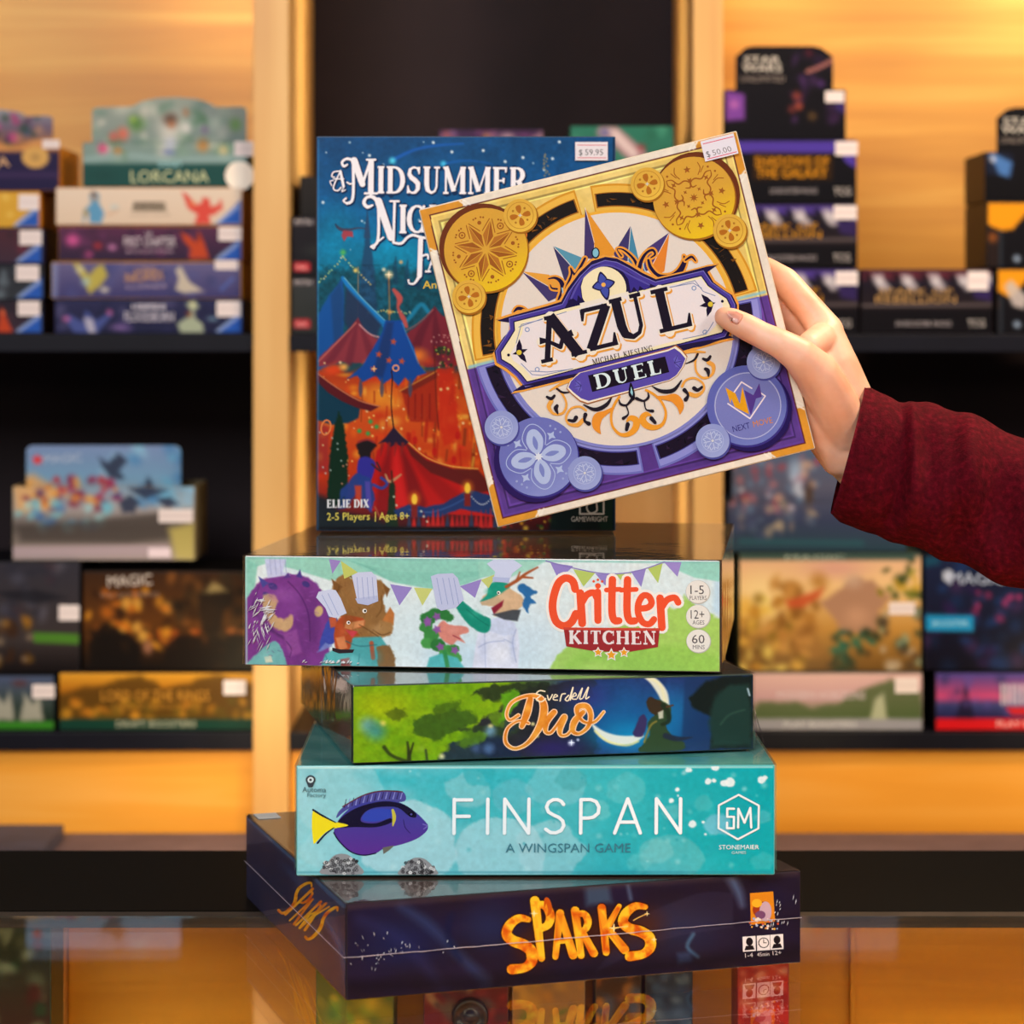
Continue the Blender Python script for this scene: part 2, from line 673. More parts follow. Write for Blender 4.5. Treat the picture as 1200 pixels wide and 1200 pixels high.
        if s.pv:
            v = np.array(s.pv, float)
            co = np.stack([v[:, 0] * w, -v[:, 2] * LAYER, (1 - v[:, 1]) * h], 1)
            m2 = bpy.data.meshes.new(top_name)
            m2.from_pydata(co.tolist(), [], s.pf)
            a2 = m2.color_attributes.new('ink', 'FLOAT_COLOR', 'POINT')
            C = np.ones((len(v), 4))
            C[:, :3] = lin(np.array(s.pc)) * gain
            a2.data.foreach_set('color', C.ravel())
            link(top_name, m2, mat, o)
        return o


def arcs(cx, cy, rx, ry, a0, a1, T, t, n=12):
    """Curved stroke whose width swells where it runs upright."""
    p, w = [], []
    for i in range(n):
        a = math.radians(a0 + (a1 - a0) * i / (n - 1))
        p.append((cx + rx * math.cos(a), cy + ry * math.sin(a)))
        w.append(t + (T - t) * abs(math.cos(a)) ** 1.3)
    return (p, w)


def make_serif(T=0.17, t=0.06, sv=0.075):
    def stem(x, y0=0.0, y1=1.0, w=T): return ([(x, y0), (x, y1)], w)
    def sf(x, y, l=0.15): return ([(x - l, y + (sv / 2 if y < .5 else -sv / 2)), (x + l, y + (sv / 2 if y < .5 else -sv / 2))], sv)
    def tick(x, y0, y1): return ([(x, y0), (x, y1)], [0.05, 0.09])
    F = {}
    F['A'] = (0.86, [([(0.1, 0.0), (0.42, 1.0)], t), ([(0.4, 1.0), (0.74, 0.0)], T), ([(0.2, 0.33), (0.62, 0.33)], t), sf(0.1, 0, .12), sf(0.74, 0, .14)])
    F['C'] = (0.78, [arcs(0.42, 0.5, 0.34, 0.46, 48, 312, T, t), tick(0.7, 0.62, 0.98), tick(0.7, 0.3, 0.05)])
    F['D'] = (0.84, [stem(0.18), sf(0.15, 0, .13), sf(0.15, 1, .13), ([(0.18, .96), (0.4, .96)], .08), ([(0.18, .04), (0.4, .04)], .08), arcs(0.36, 0.5, 0.38, 0.46, -90, 90, T, .07)])
    F['E'] = (0.7, [stem(0.18), sf(0.15, 0, .13), sf(0.15, 1, .13), ([(0.18, .96), (0.6, .96)], .08), ([(0.18, .5), (0.5, .5)], .07), ([(0.18, .04), (0.62, .04)], .08), tick(0.6, 0.8, 0.99), tick(0.5, .4, .6), tick(0.64, 0.24, 0.01)])
    F['F'] = (0.64, [stem(0.18), sf(0.18, 0, .15), sf(0.15, 1, .13), ([(0.18, .96), (0.58, .96)], .08), ([(0.18, .5), (0.48, .5)], .07), tick(0.6, 0.78, 0.99), tick(0.5, .38, .62)])
    F['G'] = (0.84, [arcs(0.42, 0.5, 0.34, 0.46, 50, 330, T, t), tick(0.7, 0.64, 0.98), stem(0.68, 0.04, 0.42, .14), ([(0.5, .42), (0.82, .42)], .06)])
    F['H'] = (0.9, [stem(0.18), stem(0.72), sf(.18, 0), sf(.18, 1), sf(.72, 0), sf(.72, 1), ([(0.18, .5), (0.72, .5)], .07)])
    F['I'] = (0.36, [stem(0.18), sf(.18, 0), sf(.18, 1)])
    F['K'] = (0.86, [stem(0.18), sf(.18, 0), sf(.18, 1), ([(0.68, 0.96), (0.24, 0.42)], t), ([(0.36, 0.56), (0.74, 0.02)], T), sf(.74, 0, .13), sf(.66, 1, .13)])
    F['L'] = (0.66, [stem(0.18), sf(.18, 0, .15), sf(.18, 1, .15), ([(0.18, .04), (0.58, .04)], .08), ([(0.6, 0.3), (0.55, 0.0)], [.03, .11])])
    F['M'] = (1.06, [stem(0.14, w=.07), stem(0.9), sf(.14, 0, .12), sf(.9, 0, .15), sf(.12, 1, .1), sf(.92, 1, .12), ([(0.14, 1.0), (0.5, 0.1)], T), ([(0.5, 0.1), (0.86, 1.0)], t)])
    F['N'] = (0.88, [stem(0.16, w=.07), stem(0.72, w=.07), sf(.16, 0, .13), sf(.13, 1, .1), sf(.72, 1, .13), ([(0.15, 1.0), (0.72, 0.02)], T)])
    F['O'] = (0.84, [arcs(0.42, 0.5, 0.34, 0.46, 0, 360, T, t, 20)])
    F['P'] = (0.72, [stem(0.18), sf(.18, 0), sf(.15, 1, .12), ([(0.18, .96), (0.36, .96)], .07), ([(0.18, .46), (0.36, .46)], .07), arcs(0.34, 0.71, 0.28, 0.25, -90, 90, T, .07)])
    F['R'] = (0.84, [stem(0.18), sf(.18, 0), sf(.15, 1, .12), ([(0.18, .96), (0.36, .96)], .07), ([(0.18, .48), (0.36, .48)], .07), arcs(0.34, 0.72, 0.26, 0.24, -90, 90, T, .07), ([(0.42, .48), (0.72, .02)], T), sf(.72, 0, .1)])
    F['S'] = (0.66, [([(.56, .8), (.5, .93), (.33, .97), (.16, .88), (.14, .7), (.24, .58), (.38, .5), (.52, .38), (.52, .18), (.4, .05), (.25, .03), (.13, .1), (.09, .22)], [.05, .07, .07, .1, .14, .17, .18, .17, .14, .1, .07, .07, .05]), tick(.57, .72, .98), tick(.08, .3, .02)])
    F['T'] = (0.76, [stem(0.38), sf(.38, 0, .16), ([(0.06, .96), (0.7, .96)], .08), tick(.08, .74, .99), tick(.68, .74, .99)])
    F['U'] = (0.86, [([(.2, 1), (.2, .34), (.24, .14), (.4, .04), (.56, .1), (.64, .26), (.66, 1)], [T, T, .15, .09, .07, .07, .07]), sf(.2, 1, .15), sf(.66, 1, .13)])
    F['W'] = (1.1, [([(.08, 1), (.32, .02)], T), ([(.32, .02), (.54, .9)], t), ([(.52, .9), (.78, .02)], T), ([(.78, .02), (1.0, 1)], t), sf(.08, 1, .12), sf(1.0, 1, .1)])
    F['X'] = (0.82, [([(.12, 1), (.68, 0)], T), ([(.66, 1), (.12, 0)], t), sf(.12, 1, .12), sf(.66, 1, .1), sf(.12, 0, .1), sf(.68, 0, .13)])
    F['Z'] = (0.74, [([(.1, .96), (.64, .96)], .08), ([(.62, .97), (.12, .03)], T), ([(.1, .04), (.66, .04)], .08), ([(.08, .72), (.13, .99)], [.04, .1]), ([(.66, .3), (.62, 0)], [.03, .12])])
    F[' '] = (0.3, [])
    return F


SERIF = make_serif()
SLAB = make_serif(0.24, 0.11, 0.12)
SMALLSERIF = make_serif(0.2, 0.11, 0.09)


def make_sans(w=0.07):
    F = {}
    F['F'] = (0.52, [([(0.04, 0), (0.04, 1)], w), ([(0.04, .98), (0.5, .98)], w), ([(0.04, .5), (0.44, .5)], w)])
    F['I'] = (0.1, [([(0.05, 0), (0.05, 1)], w)])
    F['N'] = (0.72, [([(0.04, 0), (0.04, 1)], w), ([(0.04, 1), (0.68, 0)], w), ([(0.68, 0), (0.68, 1)], w)])
    F['S'] = (0.58, [([(.52, .84), (.46, .93), (.36, .98), (.24, .98), (.12, .9), (.07, .77), (.12, .62), (.26, .53), (.4, .46), (.5, .36), (.53, .22), (.46, .08), (.32, .01), (.18, .02), (.05, .12)], w)])
    F['P'] = (0.56, [([(0.04, 0), (0.04, .98), (.3, .98), (.44, .92), (.52, .76), (.5, .58), (.38, .47), (.24, .44), (.04, .44)], w)])
    F['A'] = (0.72, [([(0.02, 0), (0.36, 1), (0.7, 0)], w), ([(0.14, .32), (0.58, .32)], w)])
    return F


SANS = make_sans()
# rounded brush letters of the red-orange title
BRUSH = {
    'C': (0.66, [([(.6, .74), (.56, .9), (.42, .97), (.26, .88), (.14, .62), (.1, .36), (.16, .12), (.32, .03), (.48, .1), (.58, .26)], .15)]),
    'r': (0.5, [([(.13, .66), (.14, .06)], .16), ([(.16, .48), (.26, .62), (.4, .66), (.46, .56)], .14)]),
    'i': (0.22, [([(.12, .66), (.12, .08)], .15)]),
    't': (0.36, [([(.16, 1.0), (.14, .3), (.2, .08), (.32, .07)], .15), ([(.0, .76), (.36, .78)], .1)]),
    'e': (0.54, [([(.12, .4), (.34, .42), (.44, .52), (.38, .66), (.24, .68), (.12, .52), (.1, .3), (.2, .1), (.36, .06), (.48, .16)], .14)]),
}
# fiery dry-brush capitals
FIRE = {
    'S': (0.62, [([(.58, .9), (.4, .95), (.2, .86), (.1, .7), (.2, .56), (.4, .46), (.54, .32), (.52, .14), (.36, .04), (.1, .04)], [.1, .14, .17, .18, .19, .2, .2, .19, .16, .18])]),
    'P': (0.52, [([(.14, 1.0), (.14, 0)], [.2, .15]), ([(.14, .92), (.34, .9), (.44, .72), (.36, .56), (.16, .5)], [.15, .17, .19, .17, .14])]),
    'A': (0.6, [([(.3, 1.0), (.08, 0)], [.2, .15]), ([(.3, 1.0), (.5, 0)], [.16, .22]), ([(.16, .34), (.44, .34)], .11)]),
    'R': (0.54, [([(.12, 1.0), (.12, 0)], [.2, .16]), ([(.12, .92), (.34, .9), (.42, .74), (.34, .58), (.16, .52)], [.14, .16, .18, .16, .13]), ([(.24, .5), (.46, .02)], [.16, .2])]),
    'K': (0.56, [([(.12, 1.0), (.12, 0)], [.2, .17]), ([(.48, 1.0), (.16, .5)], [.12, .18]), ([(.2, .52), (.5, .02)], [.18, .22])]),
}


# ------------------------------------------------------------------ the setting: shelf wall and glass counter
YS = 2.70          # front of the shelf unit
YB = 3.04          # its back boards
H = 0.4058         # eye level above the counter top


def zs(py, y=YS): return -(py - HORIZON) / F_PX * y
def xs(px, y=YS): return (px - 600) / F_PX * y


def struct(name, x0, x1, y0, y1, z0, z1, mat, bevel=0.001, parent=None):
    return box_obj(name, x0, x1, y0, y1, z0, z1, mat, parent, bevel, kind='structure' if parent is None else None)


XL0, XL1 = xs(297), xs(338.5)        # left post
XR0, XR1 = xs(812), xs(847)          # right post
ZT = 0.62
Z_MID, Z_LOW = zs(391.5), zs(858.5)  # tops of the two shelves
# back boards: wood where the upper bays are lit, black below
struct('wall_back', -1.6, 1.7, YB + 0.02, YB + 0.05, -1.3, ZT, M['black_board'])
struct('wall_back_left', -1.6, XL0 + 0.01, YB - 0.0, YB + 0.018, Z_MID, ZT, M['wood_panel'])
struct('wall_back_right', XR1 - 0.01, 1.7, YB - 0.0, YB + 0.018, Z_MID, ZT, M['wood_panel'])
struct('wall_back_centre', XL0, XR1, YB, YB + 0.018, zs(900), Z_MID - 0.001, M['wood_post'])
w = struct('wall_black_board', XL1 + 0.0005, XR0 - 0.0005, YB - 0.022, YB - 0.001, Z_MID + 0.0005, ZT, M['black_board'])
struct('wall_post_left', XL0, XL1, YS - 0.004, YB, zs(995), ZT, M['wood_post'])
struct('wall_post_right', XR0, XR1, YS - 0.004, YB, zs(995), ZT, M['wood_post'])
# shelves, one board per bay
TH = 0.019
for i, (a, b) in enumerate([(-1.6, XL0), (XL1, XR0), (XR1, 1.7)]):
    for z, nm in ((Z_MID, 'shelf_upper'), (Z_LOW, 'shelf_lower')):
        box_obj('shelf_board', a + 0.0006, b - 0.0006, YS, YB - 0.001 if z == Z_LOW else YB - 0.024, z - TH, z, M['shelf_board'], None, 0.001,
                label=('black shelf board under the ' + ('upper' if z == Z_MID else 'lower') + ' row of boxes, ' + ['left of the wooden posts', 'between the two wooden posts', 'right of the wooden posts'][i]),
                category='shelf', group='black shelf boards')
# wooden base panels and the grey ledge below
for a, b, n in [(-1.6, XL0, 'wall_base_left'), (XL1, XR0, 'wall_base_centre'), (XR1, 1.7, 'wall_base_right')]:
    struct(n, a + 0.0006, b - 0.0006, YS + 0.01, YS + 0.028, -0.62, Z_LOW - TH - 0.0005, M['wood_base'])
struct('trim_ledge', -1.6, 1.7, 2.35, YS - 0.006, -0.575, zs(974.5), M['ledge'], 0.002)
struct('floor', -3, 3, -3.2, 3.5, -1.35, -1.3, M['card_dark'])
# a grey-blue slab lying at the left end of the ledge
box_obj('slab', -1.2, xs(75, 2.66), 2.45, 2.66, zs(974.5) + 0.0003, zs(966, 2.66), plain('slab_blue', '#3c4056', 0.5, 0.1, 30, spec=0.2), None, 0.001,
        label='thin grey-blue slab lying on the ledge at the far left behind the counter', category='slab')

# glass counter
YG0, YG1, YR = 0.75, 1.742, 1.961
Zc = -H
rail = empty('glass_counter', (0.0, 1.3, -1.3), label='glass-topped display counter with a black rear rail that carries the stack of games', category='counter')


def cbox(name, x0, x1, y0, y1, z0, z1, mat, bevel=0.0008, parent=rail):
    return box_obj(name, x0, x1, y0 - 1.3, y1 - 1.3, z0 + 1.3, z1 + 1.3, mat, parent, bevel)


m = bpy.data.materials.new('counter_glass')
m.use_nodes = True
nt = m.node_tree
nt.nodes.clear()
o_ = N(nt, 'ShaderNodeOutputMaterial')
mx_ = N(nt, 'ShaderNodeMixShader')
tr_ = N(nt, 'ShaderNodeBsdfTransparent')
tr_.inputs[0].default_value = (0.93, 0.95, 0.93, 1)
gl_ = N(nt, 'ShaderNodeBsdfGlossy')
gl_.inputs['Roughness'].default_value = 0.012
fr_ = N(nt, 'ShaderNodeFresnel')
one_sided_ior(nt, fr_, 1.5)
nt.links.new(fr_.outputs[0], mx_.inputs[0])
nt.links.new(tr_.outputs[0], mx_.inputs[1])
nt.links.new(gl_.outputs[0], mx_.inputs[2])
nt.links.new(mx_.outputs[0], o_.inputs['Surface'])
M['counter_glass'] = m
cbox('glass_top', -1.4, 1.4, YG0, YG1 + 0.0005, Zc - 0.006, Zc, M['counter_glass'], 0)
cbox('front_edge', -1.4, 1.4, YG0 - 0.03, YG0 - 0.0002, Zc - 0.03, Zc, M['rail'])
cbox('edge_trim', -1.4, 1.4, 1.743, 1.7568, Zc - 0.0085, Zc - 0.0003, M['trim'])
cbox('rear_rail', -1.4, 1.4, 1.757, YR, Zc - 0.009, Zc, M['rail'], 0.002)
cbox('rail_lip', -1.4, 1.4, YR - 0.004, YR + 0.006, Zc - 0.0088, Zc - 0.0018, M['rail_edge'], 0.001)
cbox('rear_panel', xs(80, 1.9) - 0.0, 1.4, 1.90, 1.915, -1.28, Zc - 0.0092, M['wood_case'])
cbox('rear_panel', -1.4, xs(80, 1.9) - 0.022, 1.90, 1.915, -1.28, Zc - 0.0092, M['wood_case'])
cbox('door_stile', xs(80, 1.9) - 0.0215, xs(80, 1.9) - 0.0005, 1.885, 1.915, -1.28, Zc - 0.0092, M['wood_post'])
cbox('door_stile', xs(995, 1.9), xs(1001, 1.9), 1.893, 1.8995, -1.28, Zc - 0.0092, M['wood_case'])
cbox('case_shelf', -1.4, 1.4, 0.8, 1.884, -0.70, -0.69, M['wood_case'])
cbox('plinth', -1.4, 1.4, YG0, 1.89, -1.30, -1.25, M['card_dark'])
cbox('front_glass', -1.4, 1.4, YG0 - 0.02, YG0 - 0.014, -1.25, Zc - 0.03, M['counter_glass'], 0)
area_light('counter_case_lamp', (0.25, 1.50, -0.428), (0.25, 1.62, -1.0), 1.6, 7, (1.0, 0.88, 0.66), 0.03)

# bay lamps above the upper bays
for x, y_, p, sz in ((-0.86, YB - 0.13, 1.1, 0.10), (-0.32, YB - 0.14, 0.7, 0.06), (0.30, YB - 0.14, 0.6, 0.06), (0.66, YB - 0.13, 1.1, 0.1)):
    area_light('bay_lamp', (x, y_, 0.50), (x, YB - 0.03, 0.0), sz, p, (1.0, 0.86, 0.64))
area_light('low_bay_lamp', (-0.27, 2.5, -0.40), (-0.33, YS + 0.02, -0.5), 0.10, 0.35, (1.0, 0.8, 0.45))
area_light('low_bay_lamp', (0.33, 2.5, -0.40), (0.33, YS + 0.02, -0.5), 0.10, 0.2, (1.0, 0.8, 0.45))
area_light('low_bay_lamp', (0.62, 2.5, -0.40), (0.7, YS + 0.02, -0.5), 0.10, 0.2, (1.0, 0.8, 0.45))

# light strips inside the centre bay, washing its wooden cheeks
for x, z, sz, p in ((-0.10, 0.30, 0.5, 0.34), (-0.10, -0.22, 0.36, 0.26), (0.06, 0.30, 0.5, 0.24), (0.06, -0.22, 0.36, 0.2)):
    area_light('bay_strip_lamp', (x, 2.86, z), (-1 if x < 0 else 1, 2.86, z), 0.02, p, (1.0, 0.86, 0.58), sz, spread=1.5)


# ------------------------------------------------------------------ the stack of boxed games on the glass
def sqbox(name, w, d, h, x, y, z, th, mat, **k):
    root = empty(name, (x, y, z), (0, 0, th), **k)
    box_obj('box_body', 0, w, 0, d, 0, h, mat, root, 0.0012)
    return root


def put(art, name, root, face, w, d, h, mat, off=0.00025, inset=0.0008, **k):
    """Lay a printed face on the front, left, right or top of a box."""
    if face == 'front':
        o = art.build(name, w - 2 * inset, h - 2 * inset, mat, root, **k)
        o.location = (inset, -off, inset)
    elif face == 'left':
        o = art.build(name, d - 2 * inset, h - 2 * inset, mat, root, **k)
        o.rotation_euler = (0, 0, -math.pi / 2)
        o.location = (-off, d - inset, inset)
    elif face == 'right':
        o = art.build(name, d - 2 * inset, h - 2 * inset, mat, root, **k)
        o.rotation_euler = (0, 0, math.pi / 2)
        o.location = (w + off, inset, inset)
    elif face == 'top':
        o = art.build(name, w - 2 * inset, d - 2 * inset, mat, root, **k)
        o.rotation_euler = (-math.pi / 2, 0, 0)
        o.location = (inset, inset, h + off)
    return o


def film(root, w, d, h, mat, g=0.0009, rag=0.0002, seed=0, name='shrink_wrap'):
    """A film shell around the box, slightly slack; open underneath so that the box sits flat."""
    bm = bmesh.new()
    n = 22
    rnd = random.Random(seed)

    def P(x, y, z): return bm.verts.new((x, y, z))
    # four sides and a top as coarse grids with a little slack
    def grid(o, a, b, na, nb, nrm):
        vs = [[None] * (nb + 1) for _ in range(na + 1)]
        for i in range(na + 1):
            for j in range(nb + 1):
                e = 0 if i in (0, na) or j in (0, nb) else rnd.random() * rag
                q = o + a * (i / na) + b * (j / nb) + nrm * e
                vs[i][j] = bm.verts.new(q)
        for i in range(na):
            for j in range(nb):
                bm.faces.new((vs[i][j], vs[i + 1][j], vs[i + 1][j + 1], vs[i][j + 1]))
    V = Vector
    z0 = 0.0006
    A = V((-g, -g, z0))
    X, Y, Z = V((w + 2 * g, 0, 0)), V((0, d + 2 * g, 0)), V((0, 0, h - z0 + 0.0004))
    grid(A, X, Z, 30, 5, V((0, -1, 0)))
    grid(A + X, Y, Z, 24, 5, V((1, 0, 0)))
    grid(A + X + Y, -X, Z, 30, 5, V((0, 1, 0)))
    grid(A + Y, -Y, Z, 24, 5, V((-1, 0, 0)))
    grid(A + Z, X, Y, 30, 24, V((0, 0, 0)))
    return bm_obj(name, bm, mat, root, smooth=True)


def wrinkles(root, pts, mat, name='crease_highlights', y=-0.0014):
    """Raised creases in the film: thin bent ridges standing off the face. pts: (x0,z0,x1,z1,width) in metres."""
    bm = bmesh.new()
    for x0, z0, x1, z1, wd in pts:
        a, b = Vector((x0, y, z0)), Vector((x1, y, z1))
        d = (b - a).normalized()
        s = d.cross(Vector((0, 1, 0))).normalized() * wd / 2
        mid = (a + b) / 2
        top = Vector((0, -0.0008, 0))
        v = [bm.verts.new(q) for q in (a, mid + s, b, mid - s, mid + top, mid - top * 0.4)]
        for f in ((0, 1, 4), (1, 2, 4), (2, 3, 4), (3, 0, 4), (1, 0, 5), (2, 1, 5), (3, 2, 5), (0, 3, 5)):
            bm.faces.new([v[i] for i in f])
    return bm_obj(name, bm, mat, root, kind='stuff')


M['film_soft'] = film_material('film_soft', 0.07, 26, ior=1.32, rough=0.03)
M['film_side'] = film_material('film_side', 0.8, 45, ior=1.5, rough=0.06)
M['crease_glint'] = plain('crease_glint', '#e8eaf0', 0.15, 0.02, 50, coat=0.6)  # near-white colour stands in for light caught on the film's wrinkles

# -------- bottom box: dark box with fiery lettering
SW, SD, SH = 0.297, 0.2893, 0.0586
M['sparks_body'] = plain('sparks_body', '#2a1c22', 0.28, 0.2, 12, coat=0.3)
sp = sqbox('game_box', SW, SD, SH, -0.0994, 1.5237, -H, 0.3106, M['sparks_body'],
           label='dark navy-brown game box with fiery orange lettering, lowest in the stack', category='game box', group='game boxes in the tall stack')
a = Art([(406, 1057), (939, 1021), (938.5, 1128.5), (405.5, 1173)], 1.0)


def spk(X, Y):
    n = fbm(X / 60, Y / 30, 4)
    c = hexc('#231720') * (1 - n[..., None]) + hexc('#241b3a') * n[..., None]
    return c


a.ground(spk)
a.c_blob(470, 1100, 90, '#1c2356', 60, 0.7)
a.c_blob(575, 1085, 55, '#232c58', 45, 0.7)
a.c_blob(800, 1090, 80, '#2c3052', 50, 0.6)
a.c_line([(470, 1060), (500, 1080), (530, 1110), (570, 1150)], [6, 10, 8, 12], '#39548a', 7, 0.5)
a.c_line([(420, 1075), (470, 1100), (520, 1160)], 8, '#34366e', 9, 0.4)
a.c_line([(530, 1070), (526, 1095), (540, 1125)], 5, '#141a40', 4, 0.8)
a.c_poly([(688, 1034), (716, 1032), (720, 1056), (690, 1060)], '#3f5570', 4, 0.8)
a.c_line([(738, 1032), (742, 1052)], 3, '#6a86a8', 3, 0.7)
a.c_line([(860, 1028), (868, 1045), (872, 1060)], [12, 9, 5], '#5a7098', 5, 0.75)
a.c_line([(815, 1095), (808, 1110), (820, 1122)], 3, '#4f84a8', 2.5, 0.8)
a.c_poly([(796, 1118), (812, 1116), (813, 1128), (797, 1131)], '#38507c', 3, 0.7)
for k in range(14):
    a.c_line([(700 + k * 4, 1140 - k * 5), (780 + k * 3, 1100 - k * 4), (860, 1086 - k * 3)], 1.4, '#4a4668', 2, 0.35)
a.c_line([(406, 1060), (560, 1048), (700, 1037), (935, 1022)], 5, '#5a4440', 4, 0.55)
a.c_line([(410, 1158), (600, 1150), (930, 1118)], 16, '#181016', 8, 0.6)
# glow round the letters
for x, y in ((625, 1110), (650, 1090), (690, 1095), (720, 1090), (760, 1085)):
    a.c_blob(x, y, 36, '#5a2408', 40, 0.55)


def fire(x, y):
    n = fbm(np.asarray(x) / 7, np.asarray(y) / 7, 8, 3)[..., None]
    n = np.clip((n - 0.25) * 2.6, 0, 1)
    return hexc('#d4560c') * (1 - n) + hexc('#fdc62a') * n


for (ch, x0, y0, x1, y1, h, lw) in (('S', 596, 1140, 632, 1135, 66, 0.95), ('P', 629, 1124, 657, 1121, 70, 0.75), ('A', 649, 1122, 679, 1119, 52, 0.85),
                                    ('R', 678, 1121, 702, 1118, 55, 0.85), ('K', 706, 1117, 738, 1114, 54, 0.85), ('S', 735, 1125, 772, 1118, 64, 0.95)):
    a.glyphs(ch, (x0, y0), (x1, y1), h, '#3a1208', FIRE, lw * 1.08, grow=1.4)
for (ch, x0, y0, x1, y1, h, lw) in (('S', 596, 1140, 632, 1135, 66, 0.95), ('P', 629, 1124, 657, 1121, 70, 0.75), ('A', 649, 1122, 679, 1119, 52, 0.85),
                                    ('R', 678, 1121, 702, 1118, 55, 0.85), ('K', 706, 1117, 738, 1114, 54, 0.85), ('S', 735, 1125, 772, 1118, 64, 0.95)):
    a.glyphs(ch, (x0, y0), (x1, y1), h, fire, FIRE, lw * 1.08, caps=True)
a.line([(640, 1062), (643, 1052), (647, 1064), (644, 1072)], [1, 5, 5, 1], '#c8560c')
for x, y, r in ((628, 1069, 5), (722, 1087, 6), (761, 1070, 3.5), (769, 1101, 4)):
    a.poly(star_pts(x, y, r, 4, 0.25), '#ffe9a8')
a.line([(745, 1078), (752, 1074), (761, 1070)], 1.0, '#f6c060')
a.line([(722, 1087), (738, 1085)], 1.4, '#ffd070')
# character tile and three icons
a.poly([(881, 1046), (908, 1044), (910, 1080), (882, 1084)], '#e08a18')
a.disc(895, 1066, 11, '#a03a18', 10)
a.disc(899, 1068, 7, '#c8a8b8', 12)
a.disc(889, 1058, 6, '#f4b428', 5)
a.disc(893, 1072, 6, '#7a4a70', 5)
rr = random.Random(3)
for i in range(34):
    x, y = rr.uniform(880, 914), rr.uniform(1076, 1089)
    a.disc(x, y, rr.uniform(0.6, 1.8), rr.choice(['#d8562a', '#e8b040', '#a8b4d8', '#f0e0d0']), keep=True, n=8)
a.up()
for k, x in enumerate((880, 896.5, 912)):
    y = 1106.5 - k * 1.1
    a.poly([(x - 8, y - 8.4), (x + 7, y - 9.4), (x + 7.4, y + 8.6), (x - 7.6, y + 9.6)], '#ece6e6')
    if k == 1:
        a.ring(x, y, 5.2, 6.3, '#20161c', n=24)
        a.line([(x, y - 4), (x, y), (x + 3, y)], 1, '#20161c', smooth=False)
    else:
        a.disc(x, y - 2.5, 4, '#20161c', 5)
        a.poly([(x - 6, y + 8), (x - 4, y + 2.5), (x + 4, y + 2), (x + 6, y + 7)], '#20161c')
a.type('1-4', (875, 1123), (884, 1122.3), 5, '#d8d0d0')
a.type('45min', (889, 1121.8), (903, 1120.8), 4.6, '#d8d0d0')
a.type('12+', (907, 1120.2), (917, 1119.5), 5, '#d8d0d0')
put(a, 'front_print', sp, 'front', SW, SD, SH, M['print_dark'], gain=.95)
b = Art([(289, 954), (406, 1058), (405.5, 1173), (289, 1052)], 1.1)
b.ground(lambda X, Y: hexc('#2b2f52') * (1 - fbm(X / 40, Y / 60, 2)[..., None]) + hexc('#4a3f5a') * fbm(X / 40, Y / 60, 2)[..., None])
for k in range(7):
    b.c_line([(330 + k * 9, 1010 + k * 6), (370 + k * 6, 1060 + k * 9), (404, 1110 + k * 7)], 4, '#3c5a92', 4, 0.35)
b.c_line([(292, 958), (350, 1010), (404, 1060)], 5, '#5a8abf', 3, 0.7)
b.c_line([(290, 1003), (350, 1062), (405, 1121)], 3, '#b8b4c4', 1.0, 0.0)
for (ch, x0, y0, x1, y1, h) in (('S', 324, 1068, 333, 1076, 56), ('P', 333, 1071, 340, 1078, 46), ('A', 339, 1079, 346, 1085, 38), ('R', 346, 1084, 352, 1090, 42), ('K', 352, 1086, 358, 1092, 42), ('S', 356, 1100, 363, 1106, 58)):
    b.glyphs(ch, (x0, y0), (x1, y1), h, fire, FIRE, 0.36, caps=True)
put(b, 'side_print', sp, 'left', SW, SD, SH, M['print_gloss'])
t_ = Art([(0, 0), (100, 0), (100, 97), (0, 97)], 1.0)
t_.ground(lambda X, Y: hexc('#3a2a26') * (1 - fbm(X / 12, Y / 12, 5)[..., None]) + hexc('#5e4434') * fbm(X / 12, Y / 12, 5)[..., None])
put(t_, 'top_print', sp, 'top', SW, SD, SH, M['print_gloss'])
# white price label at the far left corner of its top
bm = bmesh.new()
bm_box(bm, 0.004, 0.020, SD - 0.022, SD - 0.004, SH + 0.0006, SH + 0.0009, 0)
bm_obj('price_sticker', bm, plain('white_label', '#f4efe9', 0.5, 0.02, 60), sp)
M['film_thin'] = film_material('film_thin', 0.05, 26, ior=1.17, rough=0.03)
film(sp, SW, SD, SH, M['film_thin'], seed=1)
# the welded seam of the film running round the box
def seam(root, w, d, z0, z1, mat):
    bm = bmesh.new()
    rnd = random.Random(5)
    pts = [Vector((-0.0016, d * i / 16, z0)) for i in range(16, -1, -1)] + [Vector((w * i / 44, -0.0016, z0 + (z1 - z0) * i / 44 + rnd.uniform(-1, 1) * 0.00022)) for i in range(1, 45)]
    last = None
    for p in pts:
        ring = [bm.verts.new(p + Vector((q[0], q[0], q[1])) * 0.00022) for q in ((1, 0), (0, 1), (-1, 0), (0, -1))]
        if last:
            for i in range(4):
                bm.faces.new((last[i], last[(i + 1) % 4], ring[(i + 1) % 4], ring[i]))
        last = ring
    return bm_obj('film_seam', bm, mat, root)


M['seam'] = plain('seam', '#b4aab8', 0.3, 0.1, 50)
seam(sp, SW, SD, SH * 0.445, SH * 0.50, M['seam'])
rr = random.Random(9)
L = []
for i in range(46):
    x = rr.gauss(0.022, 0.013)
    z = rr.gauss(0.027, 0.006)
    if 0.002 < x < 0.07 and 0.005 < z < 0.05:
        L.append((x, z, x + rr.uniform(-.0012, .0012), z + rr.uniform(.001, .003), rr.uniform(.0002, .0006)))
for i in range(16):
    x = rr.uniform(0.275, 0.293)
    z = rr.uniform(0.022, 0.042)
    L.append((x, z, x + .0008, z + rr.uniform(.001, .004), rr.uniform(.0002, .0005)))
wrinkles(sp, L, M['crease_glint'])  # sparkle on the film, modelled as pale slivers

